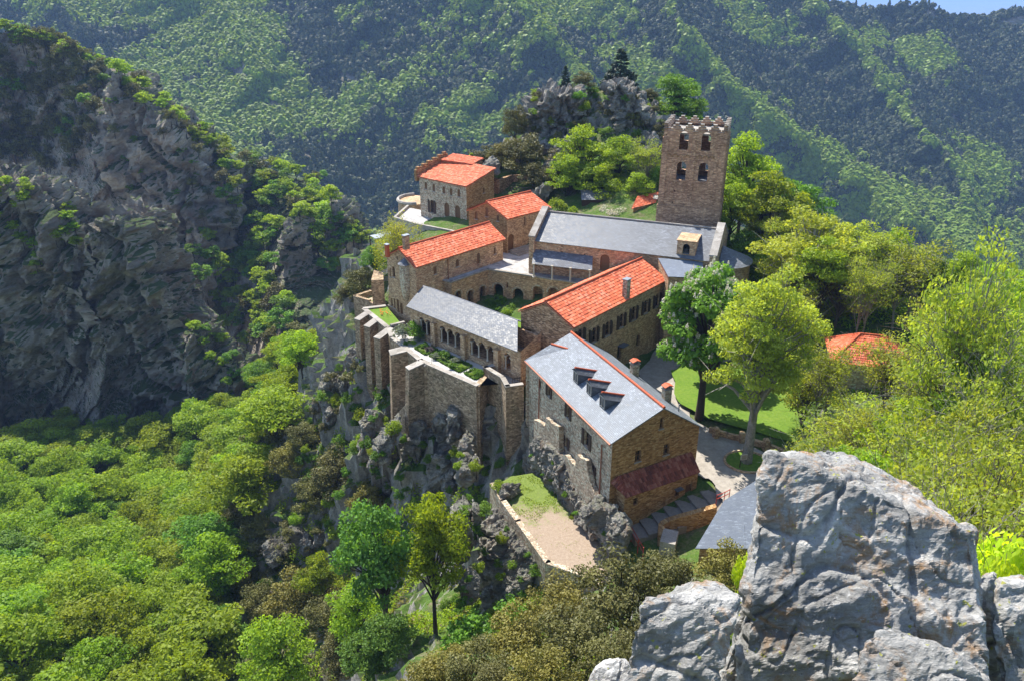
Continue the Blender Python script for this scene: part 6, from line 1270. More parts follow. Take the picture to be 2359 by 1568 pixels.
# --- trees of the court and the right-hand wood
p = W(1720, 1062, 2.1); put(PLANE, p.x, p.y, 'big pale-barked plane tree with yellow-green crown standing in a round bed on the gravel court', H=21.3, width=11.0, z=2.1)
p = W(1612, 955, 2.5); put(CHEST, p.x, p.y, 'horse chestnut covered in white flower candles beside the refectory', H=17.8, width=11.5, z=2.5, rz=1.0)
putpx(CHEST, 1655, 592, 82, 9, 'second flowering horse chestnut, behind the first, below the apse')
p = W(1720, 1063, 2.07); mb = MB(); mb.tube([p + V3((math.cos(a)*2.1, math.sin(a)*1.9, .03)) for a in [k*6.2832/22 for k in range(23)]], .14, 6); top(mb, 'bed_edging', M['wall'], 'ring of stones around the plane tree bed', 'edging')
sheet('tree_bed', [p + V3((math.cos(k*.3)*2.0, math.sin(k*.3)*1.8, 0)) for k in range(21)], 2.09, M['lawn'])
RW = [(PLANE,1890,455,92,16,'tall pale yellow-green tree crown behind the plane tree, its top against the far slope'),(OPEN[0],1960,560,88,10,'open-crowned tree with grey branches right of the plane tree'),(OPEN[1],2120,520,86,11,'wide open-crowned tree with visible grey limbs in the middle of the right wood'),
      (GRN[0],1850,390,112,10.5,'dense dark green round tree right of the tower'),(GRN[1],1730,295,116,11,'bright yellow-green tree directly right of the bell tower'),(GRN[1],1695,415,108,8.5,'yellow-green tree at the right foot of the tower'),(GRN[3],1785,375,106,11,'olive-yellow tree between tower and dense green tree'),
      (GRN[0],2150,555,88,9,'rich green tree crown at the far edge of the right wood'),(GRN[1],2080,520,92,7,'light green crown beside the rich green tree'),(OPEN[2],2330,470,48,8,'tall grey-branched nearly leafless tree at the right frame edge'),(OPEN[0],2290,640,50,10,'open tree with dark crooked branches near the right edge'),
      (OPEN[1],2190,780,52,10,'sparse green tree above the huge boulder on the right'),(OPEN[2],1960,900,54,9,'low open tree between lawn and boulder'),(OPEN[0],2060,960,44,9,'loose pale green tree just behind the huge boulder'),(OPEN[1],2320,860,40,9,'open tree at the right edge behind the maple branches'),
      (OPEN[2],1890,640,92,9,'pale feathery tree left of the orange hipped roof'),(OPEN[0],1975,885,58,4.5,'low branchy tree in front of the orange hipped roof'),(GRN[3],1960,500,96,9,'yellowish tree behind the wood house'),(OPEN[1],2250,980,34,8,'fresh green branching tree right of the boulder'),(OPEN[2],2160,1010,32,7,'small twiggy tree directly above the boulder top'),
      (OPEN[0],2195,660,64,8,'grey-limbed tree right of the orange hipped roof'),(GRN[1],2230,640,72,8,'bright tree among grey branches on the right'),(OPEN[1],1880,980,44,6.5,'shrubby tree at the lawn edge near the boulder'),(OPEN[2],2350,700,44,8,'dense twiggy tree at the right margin'),
      (PLANE,2010,500,90,12,'broad pale-leaved tree above the orange hipped roof'),(PLANE,1800,435,104,11,'pale rounded tree between the tower trees and the plane tree'),(GRN[0],1720,520,100,7,'dark green tree below the tower on its right'),(GRN[3],1780,560,96,7,'olive tree right of the apse')]
for k, px, py, Y, w, lab in RW: putpx(k, px, py, Y, w, lab, 'trees of the wood right of the monastery')
rs = random.Random(3)
fill = [(1800,470,100),(1920,520,86),(2020,560,82),(2230,560,84),(1830,620,84),(2180,720,58),(2280,760,46),(2010,890,50),(2110,890,46),(2230,880,40),(1875,800,70),(2330,560,60),(2190,900,38),(2000,1010,38),(2300,1080,26),(2100,1060,30),(1760,470,108),(1700,620,96),(1990,640,94),(2060,600,94),(2350,940,30),(1950,1050,40),(2250,1110,24)]
for i, (px, py, Y) in enumerate(fill): putpx([OPEN[0], OPEN[1], OPEN[2], VAL[3], GRN[1]][(i*3) % 5], px, py + 10, Y, rs.uniform(6, 8.5), 'one of the loosely leafed trees filling the wood on the right', 'fill trees of the right wood')
# --- knoll
putpx(CEDAR, 1432, 111, 152, 9.0, 'dark conical cedar on top of the rocky knoll', name='cedar')
putpx(CEDAR, 1303, 150, 152, 4.0, 'small thin conifer at the left end of the knoll top', name='conifer')
for k, px, py, Y, w, lab in [(OAK[0],1342,160,149,4.6,'round dark green bush beside the small conifer on the knoll'),(GRN[0],1568,152,150,10.5,'large bright green tree on the right shoulder of the knoll behind the tower'),(GRN[1],1510,215,150,5,'light green tree left of the large knoll tree'),(OAK[1],1187,228,143,5.6,'dark oak clinging to the left cliff of the knoll'),
     (OAK[0],1215,300,134,9.5,'broad dark holm oak under the knoll cliff'),(OAK[2],1160,315,138,6.5,'dark brownish oak left of the broad holm oak'),(OAK[1],1105,325,140,8,'dark oak at the far left of the knoll'),(OAK[0],1285,380,128,5,'dark oak beneath the rock spine'),(GRN[1],1345,280,130,11,'bright yellow-green tree in front of the knoll, left of centre'),
     (GRN[3],1310,345,125,8.5,'lower yellow-green tree behind the church roof'),(GRN[1],1430,305,128,8,'slender bright green tree right of the yellow-green tree'),(OPEN[1],1490,305,126,8.5,'thin olive tree left of the bell tower'),(GRN[3],1390,365,124,8.5,'low spreading green tree above the dark shed'),(OAK[1],1390,225,146,3,'dark shrubby oak between the two crags'),(OAK[2],1340,240,146,4,'dark oak in the notch of the knoll'),
     (OAK[0],1500,200,150,3.6,'dark pine-like bush right of the bright crag'),(OAK[1],1525,270,140,4,'dark bush on the knoll slope left of the tower'),(OAK[1],1340,262,140,4.5,'dark oak at the head of the rock spine'),(OAK[0],1235,370,128,6.5,'shadowed oak at the foot of the cliff'),(GRN[1],1470,390,122,6.5,'small green tree close to the left side of the bell tower'),(OPEN[2],1515,350,128,6,'twiggy tree right beside the bell tower'),(GRN[0],1600,215,146,7,'green tree peeping over the bell tower battlement')]:
    putpx(k, px, py, Y, w, lab, 'trees on and around the knoll')
for px, py, Y, w, m, lab in [(1285,455,119,3.4,4,'yellow-green shrub at the left end of the church ridge'),(1315,475,118,2.6,4,'small yellow-green shrub beside the larger one'),(1395,470,118,3,6,'pale flowering shrub left of the blossoming bush'),(1425,472,117,3.6,6,'white blossoming bush in front of the dark shed')]:
    k = BROOM if m == 6 else SHRUB[4]; putpx(k, px, py, Y, w, lab, minH=1.2, cat='shrub')
for i, (px, py, Y, w) in enumerate([(1300,225,146,3),(1365,195,148,2.4),(1455,205,150,3),(1330,315,137,3.4),(1450,340,132,3.4),(1505,330,128,3.6),(1520,380,124,3.6),(1470,255,141,2.6),(1290,300,139,2.4),(1400,290,141,3),(1240,400,127,3.4),(1130,345,138,4),(1075,350,140,4.6)]):
    putpx(SHRUB[[5,3,5,5,4,5,3,5][i % 8]], px, py, Y, w, 'scrubby bush growing on the rocks of the knoll', 'scrub on the knoll', minH=1.4, cat='shrub')
# --- left of the north wing
putpx(WEEP, 905, 470, 108, 9.0, 'weeping birch with hanging yellow-green twigs beside the north wing', name='weeping_birch')
putpx(OAK[1], 828, 600, 104, 6, 'dark holm oak on the ravine edge left of the north wing', 'dark oaks on the ravine edge')
putpx(OAK[0], 800, 650, 102, 4, 'small dark oak lower down the ravine edge', 'dark oaks on the ravine edge')
putpx(GRN[2], 860, 560, 112, 5, 'blue-green tree behind the pergola')
# --- garden
GARD = [(683,350,1.5,1.0,0,'clipped round bright box ball at the left end of the parterre'),(727,388,1.5,.9,2,'dark purple-leaved bush beside the first box ball'),(762,440,1.5,1.0,1,'grey-green lavender mound beside the purple bush'),(842,440,2.1,1.5,0,'largest clipped bright green bush of the parterre'),(925,472,1.5,.9,1,'silvery mound right of the largest bush'),
        (910,515,1.6,1.1,0,'dark green mound in the middle bed'),(975,515,1.3,.8,4,'olive coloured mound at the right of the middle bed'),(1085,552,1.4,1.0,0,'bright bush in the last bed by the bastion'),(1105,575,1.4,1.2,3,'bluish green bush in the last bed'),(660,385,.9,.5,4,'low yellow-green tuft inside the first bed'),(800,455,.8,.5,3,'low tuft beside the lavender mound'),(1045,575,1.0,.6,4,'small tuft in the last bed')]
for x, y, w, h, m, lab in GARD: p = W(*z4(x, y), 4.8); put(SHRUB[m], p.x, p.y, lab, 'clipped bushes of the parterre', H=h*.85, width=w*.78, z=4.5, cat='shrub', name='garden_bush')
for x, y, w, h, m, lab in [(520,300,3.2,2.6,1,'large grey-leaved bush at the left end of the garden'),(600,290,3.2,2.9,3,'dark green bush against the gallery'),(582,330,1.4,.9,3,'small round green bush in front of the dark bush'),(650,300,1.8,1.0,1,'low grey bush beneath the gallery arches'),(545,330,1.4,.8,0,'low green mound under the grey-leaved bush')]:
    p = W(*z4(x, y), 4.8); put(SHRUB[m], p.x, p.y, lab, 'bushes at the left end of the garden', H=h*.85, width=w*.85, z=4.5, cat='shrub', name='garden_bush')
def hedge(pts, name, label, closed=True, w=.24, h=.24, z=4.5, mat='lf_box', n=900):
    rs_ = np.random.default_rng(len(pts)*7 + int(abs(pts[0].x*10))); P_ = pts + [pts[0]] if closed else pts; L = [(b-a).length for a, b in zip(P_[:-1], P_[1:])]; tot = sum(L); CC = []
    for a, b, l in zip(P_[:-1], P_[1:], L):
        k = int(n*l/tot); t = rs_.uniform(0, 1, k); d = np.array((b-a)/l); s_ = np.array([d[1], -d[0], 0])
        CC.append(np.array(a)[None]*(1-t[:, None]) + np.array(b)[None]*t[:, None] + s_[None]*(rs_.uniform(-.5, .5, k)*w)[:, None] + np.stack([t*0, t*0, rs_.uniform(0, h, k)], -1))
    C_ = np.concatenate(CC); C_[:, 2] += z - pts[0].z; V, F = quads(rs_, C_, np.tile([0, 0, 1.], (len(C_), 1)), .09, .4, .8); c = np.array([pts[0].x, pts[0].y, z])
    o = link(name, npmesh(name, V - c, F, M[mat], False, rs_.uniform(0, 1, len(V)))); o.location = Vector(c); return tag(o, label, 'hedge', 'box hedges edging the garden beds')
beds = [[(605,380),(672,352),(785,392),(692,432)],[(722,438),(800,402),(1052,518),(955,566)],[(998,578),(1060,545),(1138,568),(1134,602),(1078,622)]]
for i, b in enumerate(beds):
    P_ = [W(*z4(*a), 4.5) for a in b]; hedge(P_, 'box_hedge', 'clipped yellow-green box hedge around the ' + ['small left bed', 'long middle bed', 'bed next to the bastion'][i], n=[900, 1800, 800][i])
    cn = sum(P_, V3((0,0,0)))/len(P_); sheet('bed_soil', [cn + (p-cn)*.96 for p in P_], 4.525, M['ground'])
for i, (x, y, w, h, m) in enumerate([(1180,1010,2.4,1.6,3),(1120,1020,2.2,1.3,3),(1230,1080,1.6,1.0,4),(1150,1060,1.4,.9,0),(1270,1050,1.8,1.2,3)]): p = W(*z1(x, y), 4.4); put(SHRUB[m], p.x, p.y, ['dark bush in the shaded cloister court', 'second dark bush in the cloister court, left of the first', 'low leafy plant at the court edge', 'little bright plant in the cloister court', 'bush near the red-roofed refectory inside the court'][i], 'bushes in the cloister court', H=h, width=w, z=4.2, cat='shrub')
p = W(*z1(265, 1100), 4.5); mb = MB(); rr_ = random.Random(2)
for k in range(26): c = p + V3((rr_.gauss(0, .35), rr_.gauss(0, .35), rr_.uniform(.1, .5))); mb.tube([c, c + V3((.03, 0, .12)), c + V3((.0, .03, .16))], [.02, .07, .02], 6)
M['orange'] = plain('orange petals', (.75, .25, .03), .6, .3); top(mb, 'orange_flowers', M['orange'], 'clump of orange flowers on the small lawn', 'flowers')
# --- near slope: holm oaks in front of the camera
for i, (k, px, py, Y, w, lab) in enumerate([(OAK[1],1450,1275,33,6.2,'large dark holm oak in the centre foreground below the guest house'),(OAK[0],1552,1272,36,4.2,'dark holm oak right of the large one, before the slate shed'),(OAK[2],1700,1250,33,3.8,'golden-olive holm oak left of the huge boulder'),(OAK[2],1300,1330,34,5.0,'golden thin-leaved oak left of the large holm oak'),
     (OAK[2],1200,1400,32,4.8,'olive bush lower left of the golden oak'),(OAK[1],1090,1480,34,4.6,'dark olive bush at the bottom centre edge'),(OAK[0],1340,1400,28,4.6,'dense oak at the bottom centre'),(OAK[2],1010,1490,36,5.0,'brown-green bush at the bottom edge left of centre'),(OAK[1],1620,1330,26,3.4,'small dark oak just left of the huge boulder'),(OAK[2],1240,1490,27,4.0,'yellowish oak bush at the bottom edge'),
     (OAK[1],1520,1400,24,3.4,'dark oak behind the split rock'),(OAK[0],1420,1470,22,3.0,'low dark oak at the bottom right of centre'),(OAK[0],1130,1540,30,3.6,'dark low bush at the very bottom centre')]):
    putpx(k, px, py, Y, w, lab, 'holm oaks on the near slope', minH=3)
for px, py, Y, w, lab in [(2300,1120,13,3.0,'vivid yellow-green maple branches at the right edge above the cleft rock'),(2250,1130,17,3.0,'bright maple branches beside the boulder top'),(2340,1230,10.5,2.0,'low vivid maple spray near the right edge')]: putpx(MAPLE, px, py, Y, w, lab, minH=2.2, name='maple_tree')
putpx(MAPLE, 1742, 1185, 20, 1.0, 'little vivid green sprig left of the huge boulder', name='maple_tree', minH=1.2)
putpx(BARE, 2190, 1060, 24, 4, 'leafless grey sapling behind the boulder')
# --- big trees below the earth terrace
for k, px, py, Y, w, lab in [(GRN[2],862,1128,54,8.5,'big dark bluish-green tree in the lower centre'),(GRN[3],985,1112,53,7.5,'tall yellow-green tree with thin trunk in the lower centre'),(GRN[1],820,1335,50,5.5,'fresh green lower tree under the big dark one'),(OAK[1],770,1030,72,7,'dark brown holm oak on the spur under the buttresses'),(OAK[0],720,1090,70,5,'dark holm oak on the left of the spur'),
     (OAK[2],845,1100,64,5,'olive holm oak between spur and cleft'),(OAK[1],640,930,100,7,'dark brown oak beside the valley forest'),(OAK[0],600,970,98,6.5,'dark brown oak at the upper edge of the spur'),(OAK[2],660,1010,90,6,'brown oak clump on the spur crest'),(OAK[1],690,960,96,5.5,'brown oak just below the spur crest'),(OAK[1],550,1140,82,6,'dark brown oak at the left edge of the spur'),
     (OAK[0],590,1180,76,5,'dark oak under the spur rocks'),(OAK[2],690,1310,54,6.5,'big olive-brown oak in the lower left centre'),(OAK[1],600,1340,56,5,'olive oak left of the big olive-brown one'),(OAK[0],750,1370,50,4.5,'dark oak above the bright foreground tree'),(GRN[1],620,1415,42,6.8,'vivid green broad tree at the bottom edge left of centre'),(GRN[2],500,1400,54,5,'pale bluish-green tree at the bottom left centre'),
     (GRN[1],530,1235,70,3.6,'single bright green tree among the dark oaks'),(GRN[3],730,1270,60,5,'yellow-green tree behind the dark oaks'),(GRN[2],900,1400,46,5,'deep green tree at the foot of the cleft'),(OAK[1],560,1290,66,4.5,'small brown oak on the grassy slope'),(OAK[0],780,1460,42,5,'dark oak at the bottom edge under the big trees'),(GRN[2],850,1440,44,5,'shadowed green tree at the bottom centre left'),
     (OAK[1],860,1010,78,2.6,'dark little oak under the flared buttress'),(SHRUB[4],835,940,86,2.8,'bright yellow-green bush on the spur below the buttresses'),(SHRUB[4],830,1000,80,3.0,'second bright bush hanging down the spur'),(SHRUB[4],880,990,78,2.6,'grass-green tuft on the sunlit ledge'),(SHRUB[0],1163,1103,62,1.6,'small round green bush at the corner of the earth terrace'),(SHRUB[3],1190,1380,46,3.0,'leafy green clump at the bottom of the cleft'),(SHRUB[3],1080,1420,45,4,'bright green ground shrubs under the tall tree'),(SHRUB[4],1040,1190,58,2.4,'green shrub on the ledge above the cleft')]:
    putpx(k, px, py, Y, w, lab, 'trees and bushes below the walls', minH=1.4, force=py in (1128, 1112), cat='tree' if k not in SHRUB else 'shrub')
putpx(BARE, 630, 1230, 66, 4, 'dead leafless tree leaning on the bare spur', cat='tree')
# --- valley forest, trees one can tell apart
rs = random.Random(11); spots = []; tries = 0
VP = [(-20,925),(150,945),(300,985),(430,925),(560,905),(640,905),(600,1000),(560,1120),(520,1200),(480,1300),(460,1400),(430,1590),(-20,1600)]
while len(spots) < 250 and tries < 40000:
    tries += 1; x, y = rs.uniform(-110, -12), rs.uniform(48, 185)
    z = None
    if any((x-a)**2 + (y-b)**2 < (3.9 + (y-60)*.011)**2 for a, b, _ in spots): continue
    z = gz(x, y); H = rs.uniform(8.5, 14.5); u, v = pix((x, y, z + H*.75))
    if not (-60 < u < 900 and 880 < v < 1680): continue
    if not pin([(a, b) for a, b in VP], np.array([u]), np.array([v]))[0] and not (v > 1560 and u < 450): continue
    spots.append((x, y, H))
print('valley trees', len(spots))
for i, (x, y, H) in enumerate(spots):
    v = noise.noise(Vector((x*.05, y*.05, 0))); kk = VAL[rs.choice([0, 1, 2, 4, 2] if v < .12 else [3, 3, 5, 1, 0])]
    far_ = y > 120; put(kk, x, y, 'spring-green broadleaf tree in the ' + ('upper' if far_ else 'lower') + ' part of the valley forest on the left', 'broadleaf trees of the left valley, ' + ('upper' if far_ else 'lower') + ' part', H=H, width=H*rs.uniform(.66, .92))
# --- trees on the crags
def on_slope(SL, polys, n, kinds, label, group, Hr, seed, gap=3.0, mind=2.6):
    lo_, hi_ = (200, 330) if SL is CRB else (120, 200)
    r2 = random.Random(seed); P = SL.P; ny, nx = P.shape[:2]; got = []; t = 0
    while len(got) < n and t < n*60:
        t += 1; allp = [q for pl in polys for q in pl]; u, v = r2.uniform(min(q[0] for q in allp), max(q[0] for q in allp)), r2.uniform(min(q[1] for q in allp), max(q[1] for q in allp))
        if not any(pin(pl, np.array([u]), np.array([v]))[0] for pl in polys): continue
        h = cast(u, v)
        if h is None or not (lo_ < h[0].y < hi_): continue
        p = h[0]
        if any((p[0]-a[0])**2 + (p[1]-a[1])**2 + (p[2]-a[2])**2 < gap**2 for a in got): continue
        got.append(p); H = r2.uniform(*Hr); put(r2.choice(kinds), p[0], p[1], label, group, H=H, width=H*r2.uniform(.75, 1.0), z=p[2]-.9)
    return len(got)
n_ = 0
n_ += on_slope(CRB, [[(-20,60),(60,70),(130,110),(240,155),(235,300),(150,420),(200,560),(60,560),(-20,520)]], 95, OAKF + OAKF + [FARB[1]], 'dark holm oak on the shaded slope of the far crag', 'dark oaks of the far crag', (5, 8.5), 1)
n_ += on_slope(CRB, [[(-20,40),(60,60),(240,140),(430,280),(530,350),(525,385),(420,320),(240,175),(130,130),(-20,100)]], 45, [FARB[2], FARB[0], OAKF[0]], 'sunlit tree on the crest of the far crag', 'crest trees of the far crag', (5, 7.5), 2, 2.5)
n_ += on_slope(CRB, [[(500,340),(620,370),(720,400),(790,470),(840,560),(820,640),(740,640),(720,520),(640,500),(640,640),(700,800),(560,830),(460,800),(380,640),(520,520)]], 150, FARB + FARB + [OAKF[1]], 'broadleaf tree in the wooded hollow right of the far crag', 'trees of the hollow behind the crag', (6, 9.5), 3, 3.2)
n_ += on_slope(CRB, [[(250,220),(500,380),(500,620),(420,740),(300,560)]], 26, [OAKF[0], FARB[1]], 'small tree rooted on the rock face of the far crag', 'trees on the far rock face', (3, 5), 4, 4)
n_ += on_slope(CRC, [[(-20,380),(60,420),(110,560),(90,660),(-20,640)],[(130,470),(190,500),(180,600),(110,560)]], 26, [FARB[2], FARB[0]], 'yellow-green tree on the ledges of the left cliff', 'trees on the left cliff', (3.0, 4.6), 5, 2.0)
n_ += on_slope(CRC, [[(420,740),(520,780),(560,880),(640,930),(560,930),(470,830)]], 18, [FARB[2], FARB[1]], 'bright tree along the descending edge of the left cliff', 'trees on the left cliff edge', (2.6, 4.4), 6, 2.0)
def seed_bushes(polys, n, kinds, label, group, wr, seed, gap, cat='shrub'):
    r2 = random.Random(seed); got = []; t = 0
    while len(got) < n and t < n*80:
        t += 1; allp = [q for pl in polys for q in pl]; u, v = r2.uniform(min(q[0] for q in allp), max(q[0] for q in allp)), r2.uniform(min(q[1] for q in allp), max(q[1] for q in allp))
        if not any(pin(pl, np.array([u]), np.array([v]))[0] for pl in polys): continue
        h = cast(u, v)
        if h is None or h[0].y > 180 or any((h[0]-a).length < gap for a in got): continue
        got.append(h[0]); w = r2.uniform(*wr); k = r2.choice(kinds); put(k, h[0].x, h[0].y, label, group, H=w*r2.uniform(.7, 1.0), width=w, z=h[0].z - .1*w, cat=cat)
seed_bushes([[(1215,215),(1500,200),(1530,330),(1440,330),(1330,300),(1230,330)]], 26, [SHRUB[5], SHRUB[3], SHRUB[5], SHRUB[4]], 'small bush growing in a crevice of the knoll rocks', 'bushes in the knoll crevices', (1.2, 2.6), 21, 2.0)
seed_bushes([[(840,850),(770,850),(700,990),(680,1110),(640,1210),(560,1320),(470,1400),(560,1440),(700,1400),(800,1200),(870,1080),(930,1000),(880,900)]], 90, [SHRUB[3], SHRUB[4], SHRUB[5], SHRUB[5], SHRUB[0]], 'scrub bush on the broken slope of the spur', 'scrub of the spur slope', (1.0, 2.8), 22, 1.6)
seed_bushes([[(900,990),(1050,1030),(1180,1070),(1150,1160),(1050,1250),(960,1180),(860,1200),(850,1110)]], 46, [SHRUB[3], SHRUB[4], SHRUB[3]], 'dark green plant in the shaded cliff under the walls', 'plants of the shaded cliff', (.7, 1.8), 23, 1.4)
seed_bushes([[(1040,1180),(1150,1180),(1260,1340),(1230,1440),(1080,1470),(1000,1420),(1040,1300)]], 34, [SHRUB[3], SHRUB[4], SHRUB[0]], 'low green plant among the rocks of the cleft', 'plants among the cleft rocks', (.6, 1.6), 24, 1.2)
seed_bushes([[(1200,1040),(1250,1030),(1390,1200),(1400,1240),(1340,1230),(1260,1150)]], 9, [SHRUB[3], SHRUB[4]], 'tuft at the foot of the ruined wall', 'tufts under the ruined wall', (.4, .8), 25, 1.2)
print('crag trees', n_)
VP2 = [(520,770),(700,780),(790,740),(830,830),(760,880),(700,930),(640,1000),(600,960),(640,900),(600,860)]; rs = random.Random(12); got = []; tries = 0
while len(got) < 44 and tries < 20000:
    tries += 1; x, y = rs.uniform(-75, -25), rs.uniform(112, 205)
    if any((x-a)**2 + (y-b)**2 < 20 for a, b in got): continue
    z = gz(x, y); H = rs.uniform(9, 12); u, v = pix((x, y, z+H*.8))
    if pin(VP2, np.array([u]), np.array([v]))[0]: got.append((x, y)); put(rs.choice([VAL[0], VAL[3], VAL[5], VAL[1]]), x, y, 'broadleaf tree in the gorge between the left cliff and the abbey spur', 'trees of the gorge', H=H, width=H*rs.uniform(.6, .75))
print('gorge', len(got))
# ---- ground cover tufts on the near hillside: one mass
def tufts(name, n, polys, zf, ls, mat, seed, label_kind='stuff', hmax=.25, thr=.0, fr=.25):
    r2 = np.random.default_rng(seed); out = []; t = 0
    xs = [p[0] for pl in polys for p in pl]; ys = [p[1] for pl in polys for p in pl]
    X = r2.uniform(min(xs), max(xs), n*3); Y = r2.uniform(min(ys), max(ys), n*3); m = np.zeros(X.shape, bool)
    for pl in polys: m |= pin(pl, X, Y)
    X, Y = X[m], Y[m]; nz_ = gnoise(np.stack([X*fr, Y*fr, X*0+seed], -1)); k = nz_ > thr; X, Y = X[k][:n], Y[k][:n]
    Z = zf(X, Y) + r2.uniform(0, hmax, len(X)); C_ = np.stack([X, Y, Z], -1); V, F = quads(r2, C_, np.tile([0, 0, 1.], (len(C_), 1)), ls, .35, .5)
    return tag(link(name, npmesh(name, V, F, M[mat], False, np.repeat(r2.uniform(0, 1, len(C_)), 4))), kind='stuff')
NS = [W(500,1400,-34), W(640,1100,-24), W(760,860,-9), W(830,840,-5), W(900,1000,-8), W(1100,1150,-9), W(1160,1300,-9), W(1300,1400,-3), V3((8,42,0)), V3((12,20,0)), V3((-12,20,0)), V3((-25,35,0))]
tufts('ground_cover', 60000, [[(p.x, p.y) for p in NS]], lambda X, Y: nearz(X, Y) + .05, .17, 'lf_spring', 3, thr=-.02, hmax=.5, fr=.22)
tufts('undergrowth', 40000, [[(p.x, p.y) for p in NS]], lambda X, Y: nearz(X, Y) + .05, .16, 'lf_oakgold', 4, thr=.05, hmax=.5, fr=.35)
RG = [(14,30),(30,22),(70,30),(90,90),(60,120),(36,112),(30,92),(34,72),(30,58),(20,44)]
tufts('wood_floor', 50000, [RG], lambda X, Y: nearz(X, Y) + .05, .22, 'lf_spring', 5, thr=-.1, hmax=.4)
tufts('weeds', 1600, [[(p.x, p.y) for p in MEAD]], lambda X, Y: X*0 - 1.98, .07, 'lf_valley', 6, thr=-.1, hmax=.12, fr=.6)
tufts('sparse_weeds', 900, [[(p.x, p.y) for p in LT]], lambda X, Y: X*0 - 1.98, .06, 'lf_valley', 7, thr=.25, hmax=.1, fr=.7)
# ---- forest of the far mountain: too many to count
def clump_mesh(name, seed, mat, n, cone=False):
    r2 = np.random.default_rng(seed); v = r2.normal(size=(n, 3)); v /= np.linalg.norm(v, axis=1)[:, None]; v[:, 2] = np.abs(v[:, 2])*1.1 - .15
    lump = 1 + .3*np.sin(v[:, 0]*5+seed)*np.cos(v[:, 1]*5)
    C_ = v*lump[:, None]*[1, 1, 1.15] + [0, 0, .9]
    if cone: h = r2.uniform(0, 1, n)**1.4; a = r2.uniform(0, 6.28, n); C_ = np.stack([np.cos(a)*(1-h)*.85, np.sin(a)*(1-h)*.85, h*3.0], -1); v = np.stack([np.cos(a), np.sin(a), a*0+.4], -1)
    V, F = quads(r2, C_, v, .42, .75, .8); me = npmesh(name, V, F, M[mat], False, np.repeat(r2.uniform(.2, .8, n), 4)); return bpy.data.objects.new(name, me)
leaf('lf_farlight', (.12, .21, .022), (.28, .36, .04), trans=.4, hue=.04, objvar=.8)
leaf('lf_fardark', (.03, .048, .016), (.07, .09, .026), trans=.2, hue=.03, objvar=.8)
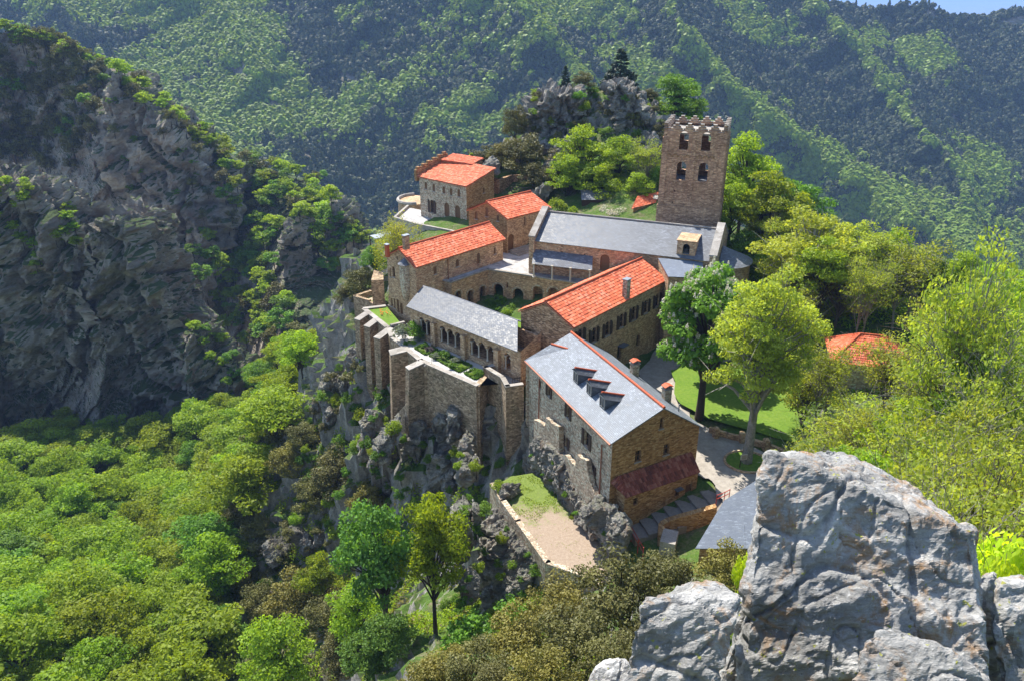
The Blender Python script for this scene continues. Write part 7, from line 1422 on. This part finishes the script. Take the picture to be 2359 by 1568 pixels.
def forest(name, SLP, n, gapf, dens, seed, srange=(1.9, 3.4), darkbias=0.0):
    r2 = np.random.default_rng(seed); P = SLP.P; ny, nx = P.shape[:2]
    i = r2.uniform(0, nx-2, n); j = r2.uniform(0, ny-2, n); Q = SLP.sample(i, j)
    a = Q[:, 0]; dep = Q[:, 1]*CT - (Q[:, 2]-CZ)*ST; U = 1179.5 + FPX*Q[:, 0]/dep; Vv = 784 - FPX*(Q[:, 1]*ST + (Q[:, 2]-CZ)*CT)/dep
    keep = (U > -60) & (U < 2420) & (Vv < 760)
    q = Q*[.006, .006, .006]; tn = vfbm(q, 1, 4, 0.); fine = gnoise(q*9)
    bare = vfbm(q*[1, 1, 2], 3.2, 5, 7.)
    keep &= (bare < dens + .25*r2.uniform(-1, 1, n))
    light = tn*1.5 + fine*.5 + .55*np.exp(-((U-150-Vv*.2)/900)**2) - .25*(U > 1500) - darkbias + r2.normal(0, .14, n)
    for pts, A, wl, wr in RID[:3]:                     # paler clumps paint the sunlit edge of the ribs into the forest
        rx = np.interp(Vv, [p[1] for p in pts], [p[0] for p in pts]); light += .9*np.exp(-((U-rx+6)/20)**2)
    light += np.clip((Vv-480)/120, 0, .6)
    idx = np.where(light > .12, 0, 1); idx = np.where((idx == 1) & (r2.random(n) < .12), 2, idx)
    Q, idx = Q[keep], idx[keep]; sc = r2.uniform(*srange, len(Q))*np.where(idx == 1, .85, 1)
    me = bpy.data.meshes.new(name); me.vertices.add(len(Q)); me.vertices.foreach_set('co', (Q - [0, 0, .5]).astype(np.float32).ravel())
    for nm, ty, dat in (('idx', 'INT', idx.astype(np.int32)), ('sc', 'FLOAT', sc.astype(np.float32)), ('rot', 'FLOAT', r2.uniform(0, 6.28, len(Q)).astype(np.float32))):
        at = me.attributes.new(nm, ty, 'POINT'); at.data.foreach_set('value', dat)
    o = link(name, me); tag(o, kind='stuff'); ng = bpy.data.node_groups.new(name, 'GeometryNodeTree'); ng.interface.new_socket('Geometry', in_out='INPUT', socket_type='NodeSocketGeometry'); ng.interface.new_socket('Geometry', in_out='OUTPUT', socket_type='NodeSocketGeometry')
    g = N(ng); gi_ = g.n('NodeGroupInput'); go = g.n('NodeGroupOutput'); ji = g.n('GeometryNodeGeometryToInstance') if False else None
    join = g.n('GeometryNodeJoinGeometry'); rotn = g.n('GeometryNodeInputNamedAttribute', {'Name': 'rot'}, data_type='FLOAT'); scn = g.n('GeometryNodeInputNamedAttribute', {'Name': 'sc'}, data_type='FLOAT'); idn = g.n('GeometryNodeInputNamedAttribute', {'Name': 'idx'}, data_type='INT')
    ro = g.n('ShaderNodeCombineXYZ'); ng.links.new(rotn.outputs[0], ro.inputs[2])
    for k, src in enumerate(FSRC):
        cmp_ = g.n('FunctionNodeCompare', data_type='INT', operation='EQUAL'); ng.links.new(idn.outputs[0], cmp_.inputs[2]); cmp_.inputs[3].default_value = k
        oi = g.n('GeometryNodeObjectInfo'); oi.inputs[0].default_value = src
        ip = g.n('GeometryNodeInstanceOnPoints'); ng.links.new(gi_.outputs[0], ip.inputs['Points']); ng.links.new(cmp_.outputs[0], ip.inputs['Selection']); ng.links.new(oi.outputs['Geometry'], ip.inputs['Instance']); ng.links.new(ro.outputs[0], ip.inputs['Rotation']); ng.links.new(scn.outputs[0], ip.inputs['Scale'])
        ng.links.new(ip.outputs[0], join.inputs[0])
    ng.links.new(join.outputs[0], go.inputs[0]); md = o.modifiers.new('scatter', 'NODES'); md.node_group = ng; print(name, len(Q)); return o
FSRC = [clump_mesh('broadleaf_clump', 1, 'lf_farlight', 60), clump_mesh('oak_clump', 2, 'lf_fardark', 60), clump_mesh('pine_clump', 3, 'lf_fardark', 50, True)]
putpx(BARE, 1990, 760, 66, 6, 'twiggy tree before the orange hipped roof')
putpx(OPEN[0], 2075, 758, 66, 8, 'leafy tree veiling the right part of the orange hipped roof')
putpx(OPEN[1], 1925, 765, 68, 7, 'leafy tree veiling the left foot of the hip-roofed house')
putpx(BARE, 2055, 775, 62, 5, 'second twiggy tree before the orange hipped roof, to its right')
forest('mountain_forest', FAR, 125000, 0, .62, 5, (2.0, 4.3))
# ================================================================ HAZE
mh_, nt, out = newmat('haze'); pv = nt.nodes.new('ShaderNodeVolumePrincipled'); pv.inputs['Color'].default_value = (.36, .56, 1.0, 1); pv.inputs['Density'].default_value = .00013; pv.inputs['Anisotropy'].default_value = .0
nt.links.new(pv.outputs[0], out.inputs['Volume'])
mb = MB(); mb.hexa([(-26000, -2100, -331), (26000, -2100, -331), (26000, 31000, -331), (-26000, 31000, -331)], [(-26000, -2100, 170), (26000, -2100, 170), (26000, 31000, 170), (-26000, 31000, 170)])
hz_ = mb.build('haze', mh_); hz_['kind'] = 'stuff'
